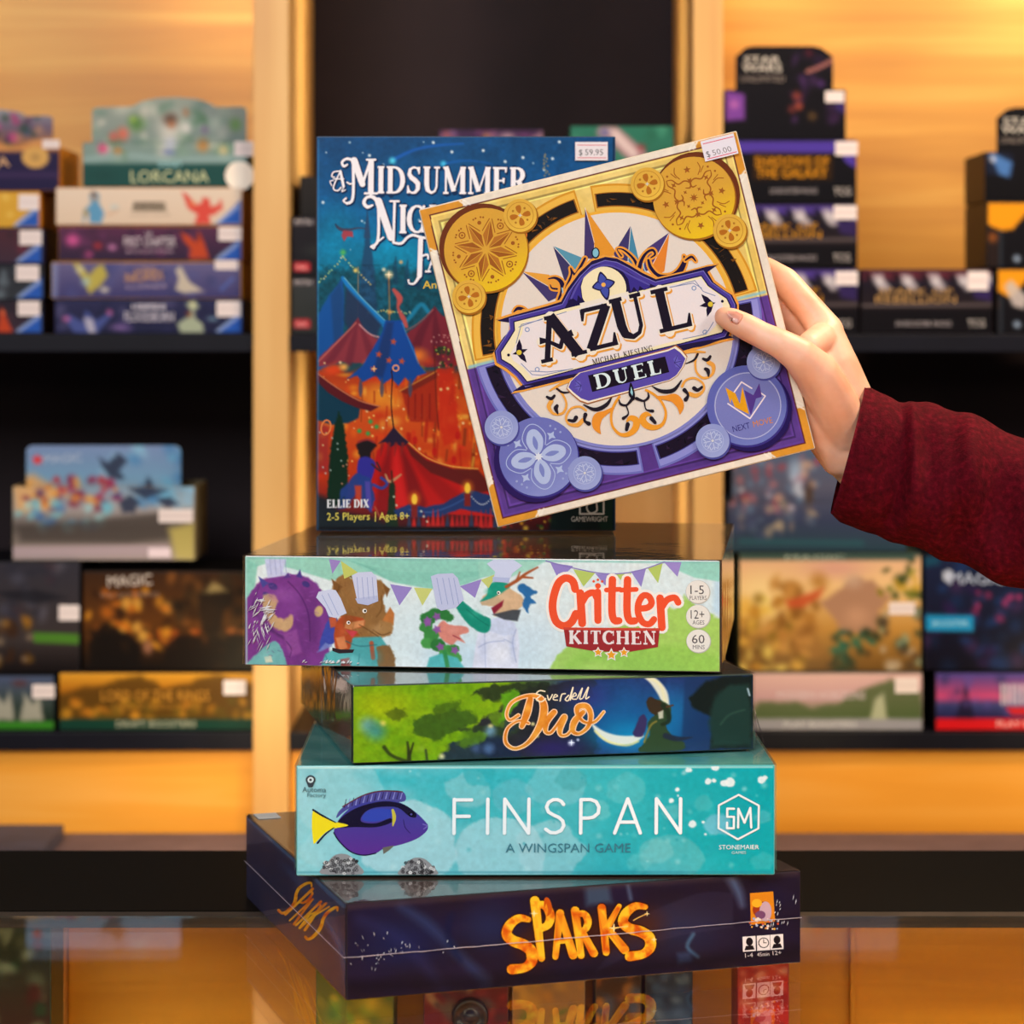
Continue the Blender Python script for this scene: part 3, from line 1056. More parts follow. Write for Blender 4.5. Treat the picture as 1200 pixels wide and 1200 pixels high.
# -------- turquoise box with the blue fish
FW, FD, FH = 0.30, 0.26, 0.0707
z1 = -H + SH + 0.0016
M['fin_body'] = plain('fin_body', '#5cb4b4', 0.3, 0.1, 10, coat=0.4)
fn = sqbox('game_box', FW, FD, FH - 0.0016, -0.1351, 1.5912, z1, 0.0094, M['fin_body'],
           label='turquoise game box with a blue and yellow fish, second from the bottom of the stack', category='game box', group='game boxes in the tall stack')
FH2 = FH - 0.0016
a = Art([(345.5, 898.5), (907, 895), (909, 1027), (348, 1031)], 1.0)


def fin(X, Y):
    t = np.clip((X - 345) / 560, 0, 1)[..., None]
    n = fbm(X / 38, Y / 34, 21)[..., None]
    c = hexc('#7cc8d4') * (1 - t) + hexc('#00a2ae') * t
    c = c * (1 - n * 0.35) + hexc('#bfe0e8') * n * 0.35 * (1 - t * 0.8) + hexc('#12b2bc') * n * 0.35 * t * 0.8
    return c


a.ground(fin)
rr = random.Random(21)
a.c_poly([(420, 905), (520, 902), (640, 900), (660, 925), (600, 945), (560, 925), (500, 915), (440, 930)], '#2cb4c4', 10, 0.7, 8, 20)
a.c_poly([(470, 915), (560, 920), (640, 960), (560, 975), (500, 950)], '#22b0bc', 8, 0.45, 8, 14)
for x, y, r, c, al in ((548, 925, 28, '#9ccfd8', .5), (600, 935, 26, '#72bccc', .45), (480, 990, 60, '#c0dfe8', .6), (590, 1005, 55, '#b8dce6', .6), (645, 1000, 42, '#a4d4de', .6), (650, 920, 34, '#7cc6d2', .55),
                       (400, 940, 60, '#a8d8e0', .4), (735, 925, 24, '#5cc0c8', .6), (700, 950, 16, '#78ccd0', .5), (790, 1010, 36, '#62bcc4', .6), (770, 1000, 20, '#7cc8cc', .5), (825, 941, 12, '#4cb6bc', .6), (787, 952, 12, '#66c2ca', .6),
                       (843, 967, 17, '#7cc4dc', .75), (896, 1012, 14, '#4cbcc2', .5), (895, 958, 10, '#58bcc8', .6), (668, 912, 18, '#3ca4ae', .5), (750, 1015, 14, '#70c8ca', .4), (560, 905, 20, '#28acba', .6), (380, 1000, 30, '#9ad4de', .5)):
    pts = [(x + r * (0.85 + 0.25 * rr.random()) * math.cos(k * .52), y + r * 0.8 * (0.85 + 0.3 * rr.random()) * math.sin(k * .52)) for k in range(12)]
    a.c_poly(pts, c, 1.6, al, 2.0, 7, True, seed=int(x))
for i in range(90):
    x, y, r = rr.uniform(420, 905), rr.uniform(900, 1025), rr.uniform(1, 4.5)
    a.c_blob(x, y, r * 1.6, rr.choice(['#8fd4d8', '#c0e6ea', '#0f98a6']), None, rr.uniform(.2, .55))
a.mottle(0.05, 5, 31)
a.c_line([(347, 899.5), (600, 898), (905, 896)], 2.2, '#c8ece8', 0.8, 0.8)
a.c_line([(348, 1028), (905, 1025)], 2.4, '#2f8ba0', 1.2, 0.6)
for x, y, rx, ry in ((807, 900, 4, 3), (838, 897, 5, 4), (830, 914, 4, 4), (837, 913, 3, 2.5), (849, 916, 5, 4), (856, 915, 6, 6), (893, 912, 5, 4.5), (897, 909, 3, 3), (794, 924, 2.6, 2.6), (787, 938, 3, 3), (812.5, 966.5, 4.8, 4.6), (825, 964, 1.8, 1.8), (795, 932, 1.2, 1.5), (828, 979, 1.6, 1.6)):
    a.c_poly(ell_pts(x, y, rx, ry, 0, 14), '#e4f2f6', 0.8, 0.95, 0.8, 4)
# fish
fish = [(394, 966), (400, 957), (410, 948), (425, 942), (445, 939.5), (462, 940), (476, 946), (488, 955), (497, 964), (501, 970), (499, 977), (488, 986), (470, 993), (450, 998), (440, 1004), (425, 1006), (410, 1001), (397, 990), (390, 979)]
a.poly([(393, 961), (396, 952), (408, 942), (424, 933), (446, 927.5), (470, 928), (473, 940), (450, 941), (425, 943), (405, 951)], '#4a4a98', True)
for k in range(16):
    x = 402 + k * 4.4
    a.line([(x, 948 - 1.1 * k if k < 10 else 937), (x + 2, 938 - 0.9 * k if k < 11 else 929)], [1.3, .8], '#8a90d8' if k % 2 else '#2a2050', keep=True)
a.up()
a.line([(400, 947), (424, 933), (446, 927.5), (470, 928.5)], 1.6, '#5c2c38')
a.poly(fish, lambda x, y: hexc('#3c3f9c') * (1 - np.clip((np.asarray(y)[..., None] - 950) / 50, 0, 1)) + hexc('#5a2f94') * np.clip((np.asarray(y)[..., None] - 950) / 50, 0, 1), True)
a.line([(390, 979), (397, 990), (410, 1002), (425, 1006.5), (440, 1004)], 1.6, '#161038')
a.poly([(392, 969), (405, 955), (425, 945), (450, 940), (472, 944), (486, 954), (486, 960), (478, 958), (465, 948), (445, 947), (430, 951), (422, 960), (424, 966), (440, 967), (456, 961), (458, 966), (440, 972), (415, 972), (396, 973)], '#140f2e', True)
a.poly([(424, 958), (432, 951), (448, 949), (459, 952), (456, 960), (440, 965), (425, 964)], '#3046b4', True)
a.poly([(365, 952), (374, 957), (384, 963), (393, 966), (407, 970), (390, 974), (380, 979), (368, 992), (366, 990), (364, 972)], '#e8dc10', True)
a.line([(365, 951), (376, 958), (392, 966.5)], [2.4, 2.4, 1.4], '#141030')
a.line([(390, 973), (380, 981), (371, 992)], [1.4, 2, 2.4], '#141030')
a.line([(459, 951), (461, 960), (459.5, 970)], [3, 4.4, 1.5], '#c8c040')
a.line([(472, 963), (474, 972), (480, 979)], 0.8, '#1c1450')
a.disc(481, 956, 3.4, '#101020')
a.disc(481, 956, 1.3, '#4a4a90')
a.poly([(448, 997), (462, 994), (456, 1000), (449, 1005)], '#6a6a60')
a.line([(495, 968), (500, 970), (496, 974)], 1, '#7a70c8')
# corals
for cx, cy, rx, ry in ((400, 1020, 24, 14), (490, 1022, 22, 12)):
    a.poly([(cx - rx, cy + ry * .7), (cx - rx * .7, cy - ry * .3), (cx - rx * .3, cy - ry), (cx + rx * .3, cy - ry), (cx + rx * .8, cy - ry * .2), (cx + rx, cy + ry * .7)], '#8e9296', True)
    for i in range(60):
        t, q = rr.uniform(0, 6.28), math.sqrt(rr.random())
        x, y = cx + rx * .92 * q * math.cos(t), cy + ry * .85 * q * math.sin(t)
        if y > cy + ry * .65: continue
        a.ring(x, y, .8, 2.0, rr.choice(['#3c3c40', '#5a5a60', '#d6dadc', '#2a2a2e']), n=7, keep=True)
    a.up()
# title
a.glyphs('FINSPAN', (530, 979), (800, 977), 42, '#e8f4fa', SANS, 1.4, gap=0.36, caps=True)
a.type('A WINGSPAN GAME', (593, 1002), (740, 1001), 11, '#3d7a8c')
# round-cornered maker's sign at top left
a.disc(361.5, 914, 5.8, '#37424c')
a.disc(361.5, 914, 3.6, '#c8dfe4')
a.disc(361.5, 914, 1.6, '#37424c')
a.poly([(357, 918), (366, 918), (364, 923), (359, 923)], '#37424c')
a.type('Automa', (352, 929), (380, 929), 6.2, '#3c5a66')
a.type('Factory', (358, 935), (380, 935), 5, '#4c7480')
# hexagon emblem
hx = [(866, 930), (890, 943), (890, 971), (866, 984.5), (843, 971), (843, 943)]
a.line(hx, 2.3, '#dff0f4', smooth=False, closed=True)
a.line([(861, 947), (853, 947), (853, 957), (861, 957), (861, 971), (853, 971), (853, 964)], 2.6, '#e6f4f8', smooth=False)
a.line([(866, 970), (866, 947), (873.5, 964), (880, 946), (881.5, 970)], 2.6, '#e6f4f8', smooth=False)
a.type('STONEMAIER', (844, 997), (891, 996.5), 5.4, '#dff0f2')
a.type('GAMES', (859, 1002.5), (876, 1002.2), 3.4, '#b8e0e4')
put(a, 'front_print', fn, 'front', FW, FD, FH2, M['print_gloss'], gain=1.03)
t_ = Art([(0, 0), (100, 0), (100, 87), (0, 87)], 1.0)
t_.ground(lambda X, Y: hexc('#2f8f92') * (1 - fbm(X / 9, Y / 9, 5)[..., None]) + hexc('#8cc8c0') * fbm(X / 9, Y / 9, 5)[..., None])
put(t_, 'top_print', fn, 'top', FW, FD, FH2, M['print_gloss'])
film(fn, FW, FD, FH2, M['film_soft'], seed=2)

# -------- green forest and night-blue box with the script title
DW, DD, DH = 0.2613, 0.2563, 0.0506
z2 = -H + SH + FH + 0.0016
M['duo_body'] = plain('duo_body', '#22302a', 0.3, 0.3, 14, coat=0.4)
du = sqbox('game_box', DW, DD, DH - 0.0016, -0.0998, 1.5879, z2, 0.205, M['duo_body'],
           label='forest and night-sky game box with gold script lettering, third from bottom', category='game box', group='game boxes in the tall stack')
DH2 = DH - 0.0016
a = Art([(412.6, 801), (881.5, 789), (881.5, 880), (413, 898)], 1.0)


def duo(X, Y):
    t = np.clip((X - 600) / 70, 0, 1)[..., None]
    n = fbm(X / 16, Y / 11, 41)[..., None]
    g = hexc('#5c9410') * (1 - n) + hexc('#86ac14') * n
    bl = hexc('#1e2a5a') * (1 - n) + hexc('#2a3a74') * n
    return g * (1 - t) + bl * t


a.ground(duo)
a.c_blob(445, 825, 70, '#9cb00c', 34, 0.8)
for P, c, al in (([(556, 880), (560, 850), (590, 830), (600, 812), (640, 800), (700, 792), (690, 830), (700, 890), (600, 895)], '#242430', .95),
                 ([(485, 845), (510, 835), (545, 830), (560, 845), (540, 855), (510, 870), (488, 860)], '#30501c', .8),
                 ([(452, 832), (472, 828), (478, 838), (460, 845)], '#4a5c14', .8),
                 ([(510, 826), (540, 818), (530, 838), (515, 842)], '#3c5a18', .7),
                 ([(555, 810), (580, 800), (640, 796), (640, 812), (600, 816), (575, 820), (566, 812)], '#232c20', .85),
                 ([(540, 855), (575, 850), (600, 835), (615, 850), (590, 870), (560, 872)], '#2c4026', .85),
                 ([(525, 880), (545, 868), (590, 866), (610, 895), (520, 897)], '#1c2a44', .9),
                 ([(575, 838), (590, 832), (600, 850), (585, 852)], '#6c9c18', .7),
                 ([(590, 846), (600, 835), (606, 850), (600, 862)], '#28324a', .7)):
    a.c_poly(P, c, 2.0, al, 5, 7, True, seed=len(P) + int(P[0][0]))
a.c_poly([(590, 812), (606, 806), (612, 818), (604, 830), (596, 842), (586, 846), (592, 828)], '#5a9c18', 1.5, .95, 3, 5, True)
a.c_poly([(540, 862), (560, 858), (575, 862), (560, 876), (540, 878)], '#5c9018', 2, .7, 4, 6, True)
for x, y, r, c in ((430, 850, 14, '#6aa0a0'), (448, 848, 5, '#f8d850'), (440, 858, 16, '#3c8a86'), (577, 852, 4, '#ffe070'), (577, 858, 9, '#6a98b8'), (575, 880, 9, '#5070a0'), (560, 880, 8, '#405880'), (519, 890, 5, '#d8d8a0'), (495, 880, 6, '#7aa428')):
    a.c_blob(x, y, r * 1.3, c, None, .9)
a.c_line([(450, 878), (458, 888), (475, 896)], [5, 4, 5], '#2c3a18', 1.2, .9)
a.c_line([(478, 872), (480, 890), (479, 898)], [2.5, 5, 6], '#2c3418', 1.2, .95)
a.c_line([(485, 873), (482, 884), (480, 890)], [2, 3, 3], '#2c3418', 1, .95)
a.c_line([(500, 882), (502, 898)], 3, '#2c3a28', 1, .8)
a.mottle(0.12, 5, 47)
a.c_blob(730, 840, 100, '#0a78b8', 70, 0.55)
a.c_blob(745, 865, 70, '#0f8cc0', 34, 0.85)
a.c_blob(795, 840, 50, '#1488c4', 60, 0.6)
a.c_blob(690, 815, 48, '#32307c', 30, 0.6)
a.c_blob(650, 880, 60, '#2e2468', 22, 0.8)
a.c_blob(840, 850, 60, '#123a66', 50, 0.7)
a.c_line([(756, 789), (768, 796), (778, 810), (782, 824)], [3, 9, 11, 8], '#dcdccc', 1.3)
a.c_line([(757, 789), (775, 800), (781, 822)], 3, '#efe6a0', 1.5, .5)
a.c_line([(697, 850), (708, 862), (724, 869), (742, 869), (754, 864)], [2, 9, 12, 10, 5], '#dce0da', 1.3)
a.c_line([(700, 858), (715, 871), (736, 876), (750, 871)], 2.4, '#efe28c', 1.2, .8)
a.c_poly([(804, 789), (882, 786), (882, 882), (800, 882)], '#1b3560', 2, .75)
a.c_poly([(808, 817), (830, 796), (846, 790), (882, 788), (882, 880), (833, 881), (836, 840), (828, 838), (812, 828)], '#141c18', 2, .97, 3, 9)
a.c_poly([(835, 878), (832, 845), (838, 815), (856, 800), (878, 800), (881, 876)], '#1f3a34', 3, .9, 3, 8)
a.c_line([(845, 850), (855, 838), (872, 832)], 2, '#3d5c4c', 1.5, .6)
a.c_line([(876, 806), (878, 814)], 2, '#c8e0f0', .8, .8)
# armoured traveller with a guitar on the crescent
fig = [(753, 884), (757, 872), (763, 862), (761, 848), (768, 838), (764, 832), (760, 823), (770, 819), (782, 822), (788, 830), (786, 841), (782, 850), (790, 866), (802, 872), (800, 882)]
a.c_poly(fig, '#31452a', 1.0, .98, 1.5, 4, True)
a.c_poly([(744, 862), (748, 850), (752, 840), (758, 838), (760, 850), (757, 862), (750, 866)], '#3a2f5c', 1, .98, 1, 4, True)
a.c_poly([(760, 820), (764, 815), (770, 818), (777, 822), (780, 832), (770, 838), (762, 832)], '#3b2c1e', .8, .98, 1, 3, True)
a.c_line([(779, 826), (785, 836), (785, 846), (778, 850)], [6, 6, 5, 4], '#23301f', 1, .95)
a.c_line([(757, 872), (764, 852), (771, 846)], 2.2, '#8a7a34', .8, .9)
a.c_line([(783, 828), (790, 826)], 2, '#5a3420', .7, .95)
a.c_poly([(773, 835), (779, 832), (779, 842), (774, 843)], '#c8c4b0', .8, .95)
a.c_line([(782, 864), (796, 868), (812, 866)], [7, 6, 1], '#232a3c', 1.2, .95)
for x, y, r in ((672, 873, 6), (680, 869, 3), (627, 849, 4), (632, 864, 4)):
    a.c_blob(x, y, r, '#d8dcff' if x > 650 else '#f0e89c', None, .9)
a.poly(star_pts(672.5, 872.5, 4.5, 4, .2), '#f0f2ff')
# the big script word, outlined
D1 = [(624, 817), (620, 835), (614, 852)]
D2 = [(610, 838), (600, 844), (596, 836), (602, 822), (618, 814), (634, 815), (640, 828), (636, 850), (622, 872), (606, 880), (595, 872), (597, 855), (610, 845), (622, 848)]
U1 = [(652, 834), (643, 846), (642, 858), (648, 860), (656, 850), (664, 840), (659, 854), (660, 863), (668, 862), (676, 850)]
O1 = [(686, 834), (676, 846), (674, 858), (682, 861), (692, 852), (695, 838), (690, 827), (680, 828), (680, 838), (688, 847), (700, 846), (710, 834)]
W2 = [3, 2.5, 2.5, 3, 3.4, 5, 8, 7.5, 4, 3, 3.4, 2.6, 2.2, 2.4]
parts_ = [(D1, [6, 8, 5]), (D2, W2), (U1, [6, 7, 4, 3, 3, 6, 6, 3, 2.5, 2.5]), (O1, [5, 7, 5, 3, 4, 5, 6, 6, 4, 3, 2.6, 2.2])]
for P, W_ in parts_: a.line(P, [k + 2.4 for k in W_], '#f4cba4', keep=True)
a.up()
gold = lambda x, y: hexc('#c45f0c') * (1 - fbm(np.asarray(x) / 9, np.asarray(y) / 9, 3)[..., None]) + hexc('#f7b64c') * fbm(np.asarray(x) / 9, np.asarray(y) / 9, 3)[..., None]
for P, W_ in parts_: a.line(P, W_, gold, keep=True)
a.up()
# the small script word
E1 = [(641, 808), (635, 807), (631, 811), (636, 813), (631, 818), (637, 821), (642, 817)]
sc_ = [([(644, 813), (646, 819), (650, 812)], 1.4), ([(651, 816), (656, 814), (653, 812), (651, 818), (656, 819)], 1.3), ([(659, 820), (661, 812), (665, 811)], 1.6),
       ([(669, 813), (665, 818), (669, 819), (674, 803), (671, 819)], 1.5), ([(674, 815), (678, 813), (676, 810), (673, 817), (678, 818)], 1.3), ([(679, 817), (685, 804), (682, 817), (685, 817)], 1.5), ([(686, 816), (692, 803), (689, 817), (693, 815)], 1.5)]
a.line(E1, 1.6, '#efe2c4', keep=True)
for P, W_ in sc_: a.line(P, W_, '#efe2c4', keep=True)
a.up()
put(a, 'front_print', du, 'front', DW, DD, DH2, M['print_gloss'], gain=1.1)
b = Art([(347, 745), (412.6, 801), (413, 898), (348.5, 828)], 1.2)
b.ground(lambda X, Y: hexc('#3c5442') * (1 - fbm(X / 8, Y / 40, 2)[..., None]) + hexc('#6f6a56') * fbm(X / 8, Y / 40, 2)[..., None])
b.c_poly([(374, 760), (392, 780), (400, 800), (405, 880), (386, 860), (376, 820)], '#5e3d24', 3, .9, 5, 12)
b.c_poly([(395, 790), (412, 802), (412, 896), (396, 876)], '#7c5a5c', 4, .8, 4, 12)
b.c_poly([(352, 755), (365, 765), (364, 820), (352, 815)], '#6d8a92', 3, .7, 3, 14)
b.c_blob(388, 846, 8, '#8a9a78', 6, .9)
b.c_line([(372, 770), (374, 850)], 3, '#88a4b8', 1.5, .7)
put(b, 'side_print', du, 'left', DW, DD, DH2, M['print_gloss'])
film(du, DW, DD, DH2, M['film_soft'], seed=3)
# slack flap of film at its far right side
bm = bmesh.new()
vs = [bm.verts.new(q) for q in ((DW + 0.0012, 0.004, 0.002), (DW + 0.014, 0.02, -0.0), (DW + 0.010, 0.04, 0.03), (DW + 0.0014, 0.02, 0.046))]
bm.faces.new(vs)
bmesh.ops.subdivide_edges(bm, edges=bm.edges, cuts=3, use_grid_fill=True)
bm_obj('film_flap', bm, M['film_side'], du)

# -------- pale green box with the animal cooks
KW, KD, KH = 0.3121, 0.2999, 0.0738
z3 = -H + SH + FH + DH + 0.0016
M['kit_body'] = plain('kit_body', '#5c4f42', 0.22, 0.25, 12, coat=0.5)
kt = sqbox('game_box', KW, KD, KH - 0.0016, -0.1759, 1.670, z3, -0.112, M['kit_body'],
           label='pale green game box with cartoon animal cooks, topmost lying box of the stack', category='game box', group='game boxes in the tall stack')
KH2 = KH - 0.0016
a = Art([(285.5, 654), (844.8, 655), (843, 789), (286, 785)], 1.0)


def kit(X, Y):
    n = fbm(X / 30, Y / 30, 61)[..., None]
    c = hexc('#e4eeee') * (1 - n) + hexc('#d4e8ee') * n
    return c


a.ground(kit)
a.c_blob(560, 780, 120, '#c2def0', 60, .8)
a.c_blob(620, 745, 70, '#cfe4f2', 50, .7)
a.c_poly([(640, 795), (652, 770), (690, 745), (720, 735), (760, 728), (790, 712), (803, 698), (812, 708), (830, 716), (846, 725), (846, 795)], '#a4cf5e', 2, .95, 5, 9, seed=3)
a.c_poly([(652, 795), (680, 765), (730, 756), (800, 760), (846, 768), (846, 795)], '#8fc850', 5, .55, 6, 12)
a.c_blob(700, 785, 40, '#b4dc70', 14, .7)
a.c_poly([(838, 670), (848, 670), (848, 724), (836, 716)], '#bcdcf0', 3, .8)
# awning drapes and bunting
a.c_poly([(284, 653), (470, 653), (432, 678), (385, 682), (340, 668), (310, 662), (284, 672)], '#93d0bd', 1.2, .95)
a.c_poly([(284, 656), (300, 664), (296, 700), (284, 716)], '#84c8b6', 1.5, .9)
a.c_poly([(400, 653), (580, 653), (577, 672), (545, 686), (505, 692), (460, 684), (425, 668)], '#8ecfbe', 1.2, .98)
a.c_poly([(560, 653), (645, 653), (620, 668), (598, 676), (560, 676)], '#9ad4c2', 1.2, .9)
a.c_poly([(775, 653), (848, 653), (848, 680), (815, 675), (790, 664)], '#96d4c4', 1.2, .95)
for k in range(6):
    a.c_line([(405 + 6 * k, 657 + k * 2), (470, 672 + k * 2.5), (560, 670 + k)], 1.2, '#6fb8a6', 1, .35)
for P, c in (([(384, 656), (398, 658), (388, 674)], '#9c86c8'), ([(398, 658), (418, 672), (402, 680)], '#c4cc6a'), ([(456, 686), (482, 690), (467, 712)], '#9a88cc'), ([(484, 690), (506, 691), (494, 712)], '#cdd37c'),
             ([(538, 688), (564, 679), (556, 702)], '#9a88cc'), ([(563, 680), (582, 672), (572, 690)], '#c8d07a'), ([(645, 658), (672, 662), (655, 680)], '#9486cc'), ([(672, 666), (698, 670), (684, 687)], '#b6cc6a'),
             ([(698, 671), (720, 672), (710, 686)], '#9486cc'), ([(722, 671), (741, 670), (732, 684)], '#b6cc6a'), ([(740, 668), (758, 664), (752, 687)], '#9486cc'), ([(760, 664), (778, 656), (772, 682)], '#b6cc6a'), ([(779, 656), (800, 656), (795, 674)], '#9e8cd0')):
    a.poly(P, c, keep=True)
a.up()
a.line([(640, 656), (670, 664), (710, 671), (745, 668), (780, 656)], 1.4, '#8a7cc0')
# purple horned cook
pc = '#7a3a8c'
a.c_poly([(284, 716), (290, 700), (303, 684), (320, 677), (345, 675), (365, 682), (376, 696), (382, 712), (388, 730), (384, 760), (378, 786), (284, 788)], pc, 1.2, 1, 1.5, 6, True)
a.c_poly([(352, 690), (372, 705), (372, 760), (350, 786), (336, 786), (340, 740)], '#68307a', 5, .55)
a.c_poly([(330, 672), (334, 656), (326, 654), (308, 654), (312, 680), (338, 676)], '#c4cbea', 1, 1)
for x in (314, 320, 326, 332): a.c_line([(x, 655), (x + 2, 675)], 1, '#98a2d0', .7, .7)
a.c_poly([(301, 678), (313, 686), (306, 692)], '#4a4898', .8, 1)
a.c_poly([(345, 678), (350, 669), (353, 680)], '#4a3a88', .8, 1)
a.c_poly([(330, 680), (336, 673), (339, 679)], '#5a3a88', .8, 1)
for x, y, rx, ry in ((318, 690, 6, 4), (357, 687, 5, 3.5), (310, 700, 4, 3)):
    a.c_poly(ell_pts(x, y, rx, ry, .5, 14), '#43357c', .8, 1)
a.c_poly([(307, 702), (318, 700), (324, 708), (320, 722), (330, 730), (340, 724), (342, 734), (334, 744), (320, 740), (308, 722)], '#c8a878', 1.4, .95, 1.5, 4, True)
a.c_line([(296, 720), (310, 738), (330, 752), (345, 757)], 3, '#4c2460', 2, .8)
a.c_poly([(330, 748), (346, 742), (352, 770), (338, 776)], '#8c4a98', 1.5, .9)
a.c_poly([(288, 788), (300, 772), (318, 757), (328, 764), (335, 786), (333, 790)], '#6fb4b4', 1.2, .98, 1, 5, True)
a.c_poly([(308, 776), (316, 774), (318, 782), (310, 783)], '#e8dcc0', .8, 1)
a.c_poly(ell_pts(372, 720, 5, 7, .3, 12), '#cdb27c', 1, 1)
# rhino cook
a.c_poly([(388, 700), (392, 682), (405, 673), (412, 680), (440, 680), (452, 690), (448, 704), (452, 720), (458, 735), (456, 748), (440, 752), (425, 756), (405, 748), (398, 728)], '#93693a', 1.2, 1, 2, 5, True)
for P in (([(387, 680), (400, 690), (392, 700)]), ([(448, 686), (456, 692), (452, 702)]), ([(404, 674), (409, 670), (412, 680)])):
    a.c_poly(P, '#7c5228', .8, 1)
a.c_poly([(446, 732), (456, 714), (461, 722), (460, 736), (452, 738)], '#c0763a', .8, 1)
a.c_poly([(444, 730), (460, 734), (458, 746), (446, 752), (434, 748)], '#a67c4a', 1.2, .9)
a.c_line([(436, 742), (446, 748), (456, 745)], 1, '#5a3a20', .7, .9)
a.disc(426, 719, 2.6, '#f4f0e8')
a.disc(426.6, 719, 1.4, '#20140c')
a.c_poly([(404, 752), (445, 750), (458, 770), (461, 790), (400, 790)], '#4ea8ac', 1.2, 1)
a.c_poly([(440, 762), (455, 760), (462, 775), (461, 790), (442, 790)], '#84623a', 1.2, 1, 2, 3)
a.c_line([(434, 758), (436, 776)], 5, '#b45030', 1, .95)
hat = lambda P, c='#c8cdea': (a.poly(P, c, False))
hat([(411, 676), (418, 672), (434, 671), (440, 677), (442, 706), (430, 712), (418, 710)], '#ccd2ec')
a.poly([(415, 704), (441, 700), (442, 707), (430, 712), (418, 710)], '#b8c0e2')
for x in (417, 423, 429, 435): a.line([(x, 678), (x + 2, 704)], .8, '#9aa6d4', keep=True)
a.up()
# fox cook
a.c_poly([(378, 742), (384, 730), (392, 728), (398, 740), (392, 756), (380, 762), (372, 766)], '#3c4aa8', 1, 1, 1.5, 4, True)
a.c_poly([(380, 712), (384, 700), (394, 735), (386, 738)], '#4a52a4', 1, 1)
a.c_poly([(384, 728), (392, 724), (394, 738), (386, 740)], '#c05a38', 1, 1)
a.c_poly([(393, 733), (402, 725), (416, 726), (426, 730), (424, 738), (412, 742), (420, 748), (412, 752), (408, 766), (394, 768), (390, 752)], '#ae4a24', 1, 1, .6, 4, True)
a.c_poly([(404, 734), (426, 730), (425, 737), (410, 742), (402, 740)], '#d8905c', .8, 1)
a.c_poly([(403, 742), (418, 744), (412, 752)], '#c8404c', .8, 1)
a.c_poly([(392, 752), (402, 750), (406, 764), (396, 768)], '#d88a58', 1, .9)
a.disc(407, 733.5, 2.2, '#f6f2ec')
a.disc(407.4, 733.5, 1.2, '#20140c')
a.poly([(388, 764), (398, 766), (414, 766), (412, 770), (396, 771), (388, 768)], '#30262c')
a.c_poly([(374, 788), (380, 772), (390, 766), (410, 770), (424, 778), (432, 788)], '#58b4b8', 1.2, 1)
a.c_poly([(398, 778), (408, 776), (410, 788), (398, 788)], '#a83c3c', 1, .95)
a.c_poly([(388, 762), (376, 768), (370, 770), (380, 758)], '#7486cc', 1, .9)
hat([(369, 703), (372, 696), (386, 693), (392, 694), (398, 704), (405, 722), (392, 728), (384, 726), (380, 716)], '#ccd4ee')
for P in (([(376, 700), (388, 724)]), ([(383, 698), (395, 724)])): a.line(P, .8, '#98a8d6', keep=True)
a.up()
# bird cook with green curls
a.c_poly([(518, 730), (526, 735), (545, 737), (548, 744), (538, 748), (544, 757), (535, 754), (528, 760), (516, 752), (510, 742)], '#dc8a7c', 1, 1, .6, 4, True)
a.c_line([(530, 748), (538, 752)], 1.4, '#a03848', .7, .9)
for x, y, r in ((500, 728, 9), (508, 722, 8), (518, 722, 8), (525, 726, 6), (498, 738, 8), (504, 748, 9), (500, 758, 8), (512, 760, 9), (522, 768, 9), (530, 765, 7), (533, 776, 8)):
    a.c_poly(ell_pts(x, y, r, r * .9, 0, 14), rr.choice(['#3d8c42', '#4a9c4c', '#2f7a3a']), 1, 1, 1.5, 4)
for x, y in ((500, 733), (511, 741), (511, 725), (515, 762), (532, 766), (500, 730)):
    a.c_poly(star_pts(x, y, 5.5, 5, .6, x), '#9156a4', 1, .95)
a.c_poly([(498, 790), (502, 775), (516, 770), (535, 775), (545, 790)], '#4fb6ba', 1.2, 1)
a.c_line([(520, 768), (524, 790)], 5, '#2f8a48', 1, .9)
hat([(504, 676), (512, 673), (530, 672), (536, 678), (543, 704), (534, 714), (516, 718), (511, 714)], '#c4cae8')
for x in (511, 518, 525, 531): a.line([(x, 678), (x + 6, 710)], .8, '#95a2d0', keep=True)
a.up()
# crocodile-deer cook in white
a.c_poly([(552, 790), (556, 762), (560, 740), (575, 728), (596, 727), (606, 740), (608, 760), (606, 790)], '#dde2f4', 1.2, 1)
a.c_poly([(575, 728), (588, 724), (603, 732), (604, 745), (590, 748), (572, 742)], '#cfd8f0', 1.2, 1)
a.c_line([(567, 746), (568, 790)], 1, '#9aa8cc', .8, .7)
a.c_line([(590, 752), (600, 757)], 1, '#9aa8cc', .8, .7)
a.c_poly([(533, 712), (540, 705), (548, 712), (562, 722), (574, 728), (572, 742), (562, 744), (550, 736), (540, 724)], '#159078', 1, 1, .8, 4, True)
a.c_poly([(565, 700), (571, 696), (576, 686), (590, 683), (600, 692), (610, 698), (616, 708), (604, 718), (590, 724), (578, 724), (583, 712), (572, 712), (563, 708)], '#d7b48e', 1, 1)
a.c_poly([(562, 706), (570, 698), (573, 685), (585, 682), (598, 686), (590, 694), (580, 700), (570, 705)], '#1a9880', 1, 1, .6, 4, True)
a.c_poly([(562, 707), (572, 704), (584, 700), (588, 706), (576, 711), (564, 711)], '#c8ae8c', .8, 1)
a.c_poly([(575, 714), (590, 704), (588, 712), (578, 722)], '#8c2438', .8, 1)
a.c_poly([(606, 690), (612, 684), (622, 690), (630, 694), (622, 700), (628, 708), (620, 710), (618, 720), (612, 710), (614, 700)], '#2a6ca8', 1, 1, 1.2, 4, True)
a.c_poly([(576, 722), (600, 716), (610, 716), (606, 730), (590, 728)], '#42464c', 1, .95)
a.c_line([(593, 688), (606, 680), (616, 672), (630, 664)], [4, 4, 3.4, 2], '#a4552c', .8, 1)
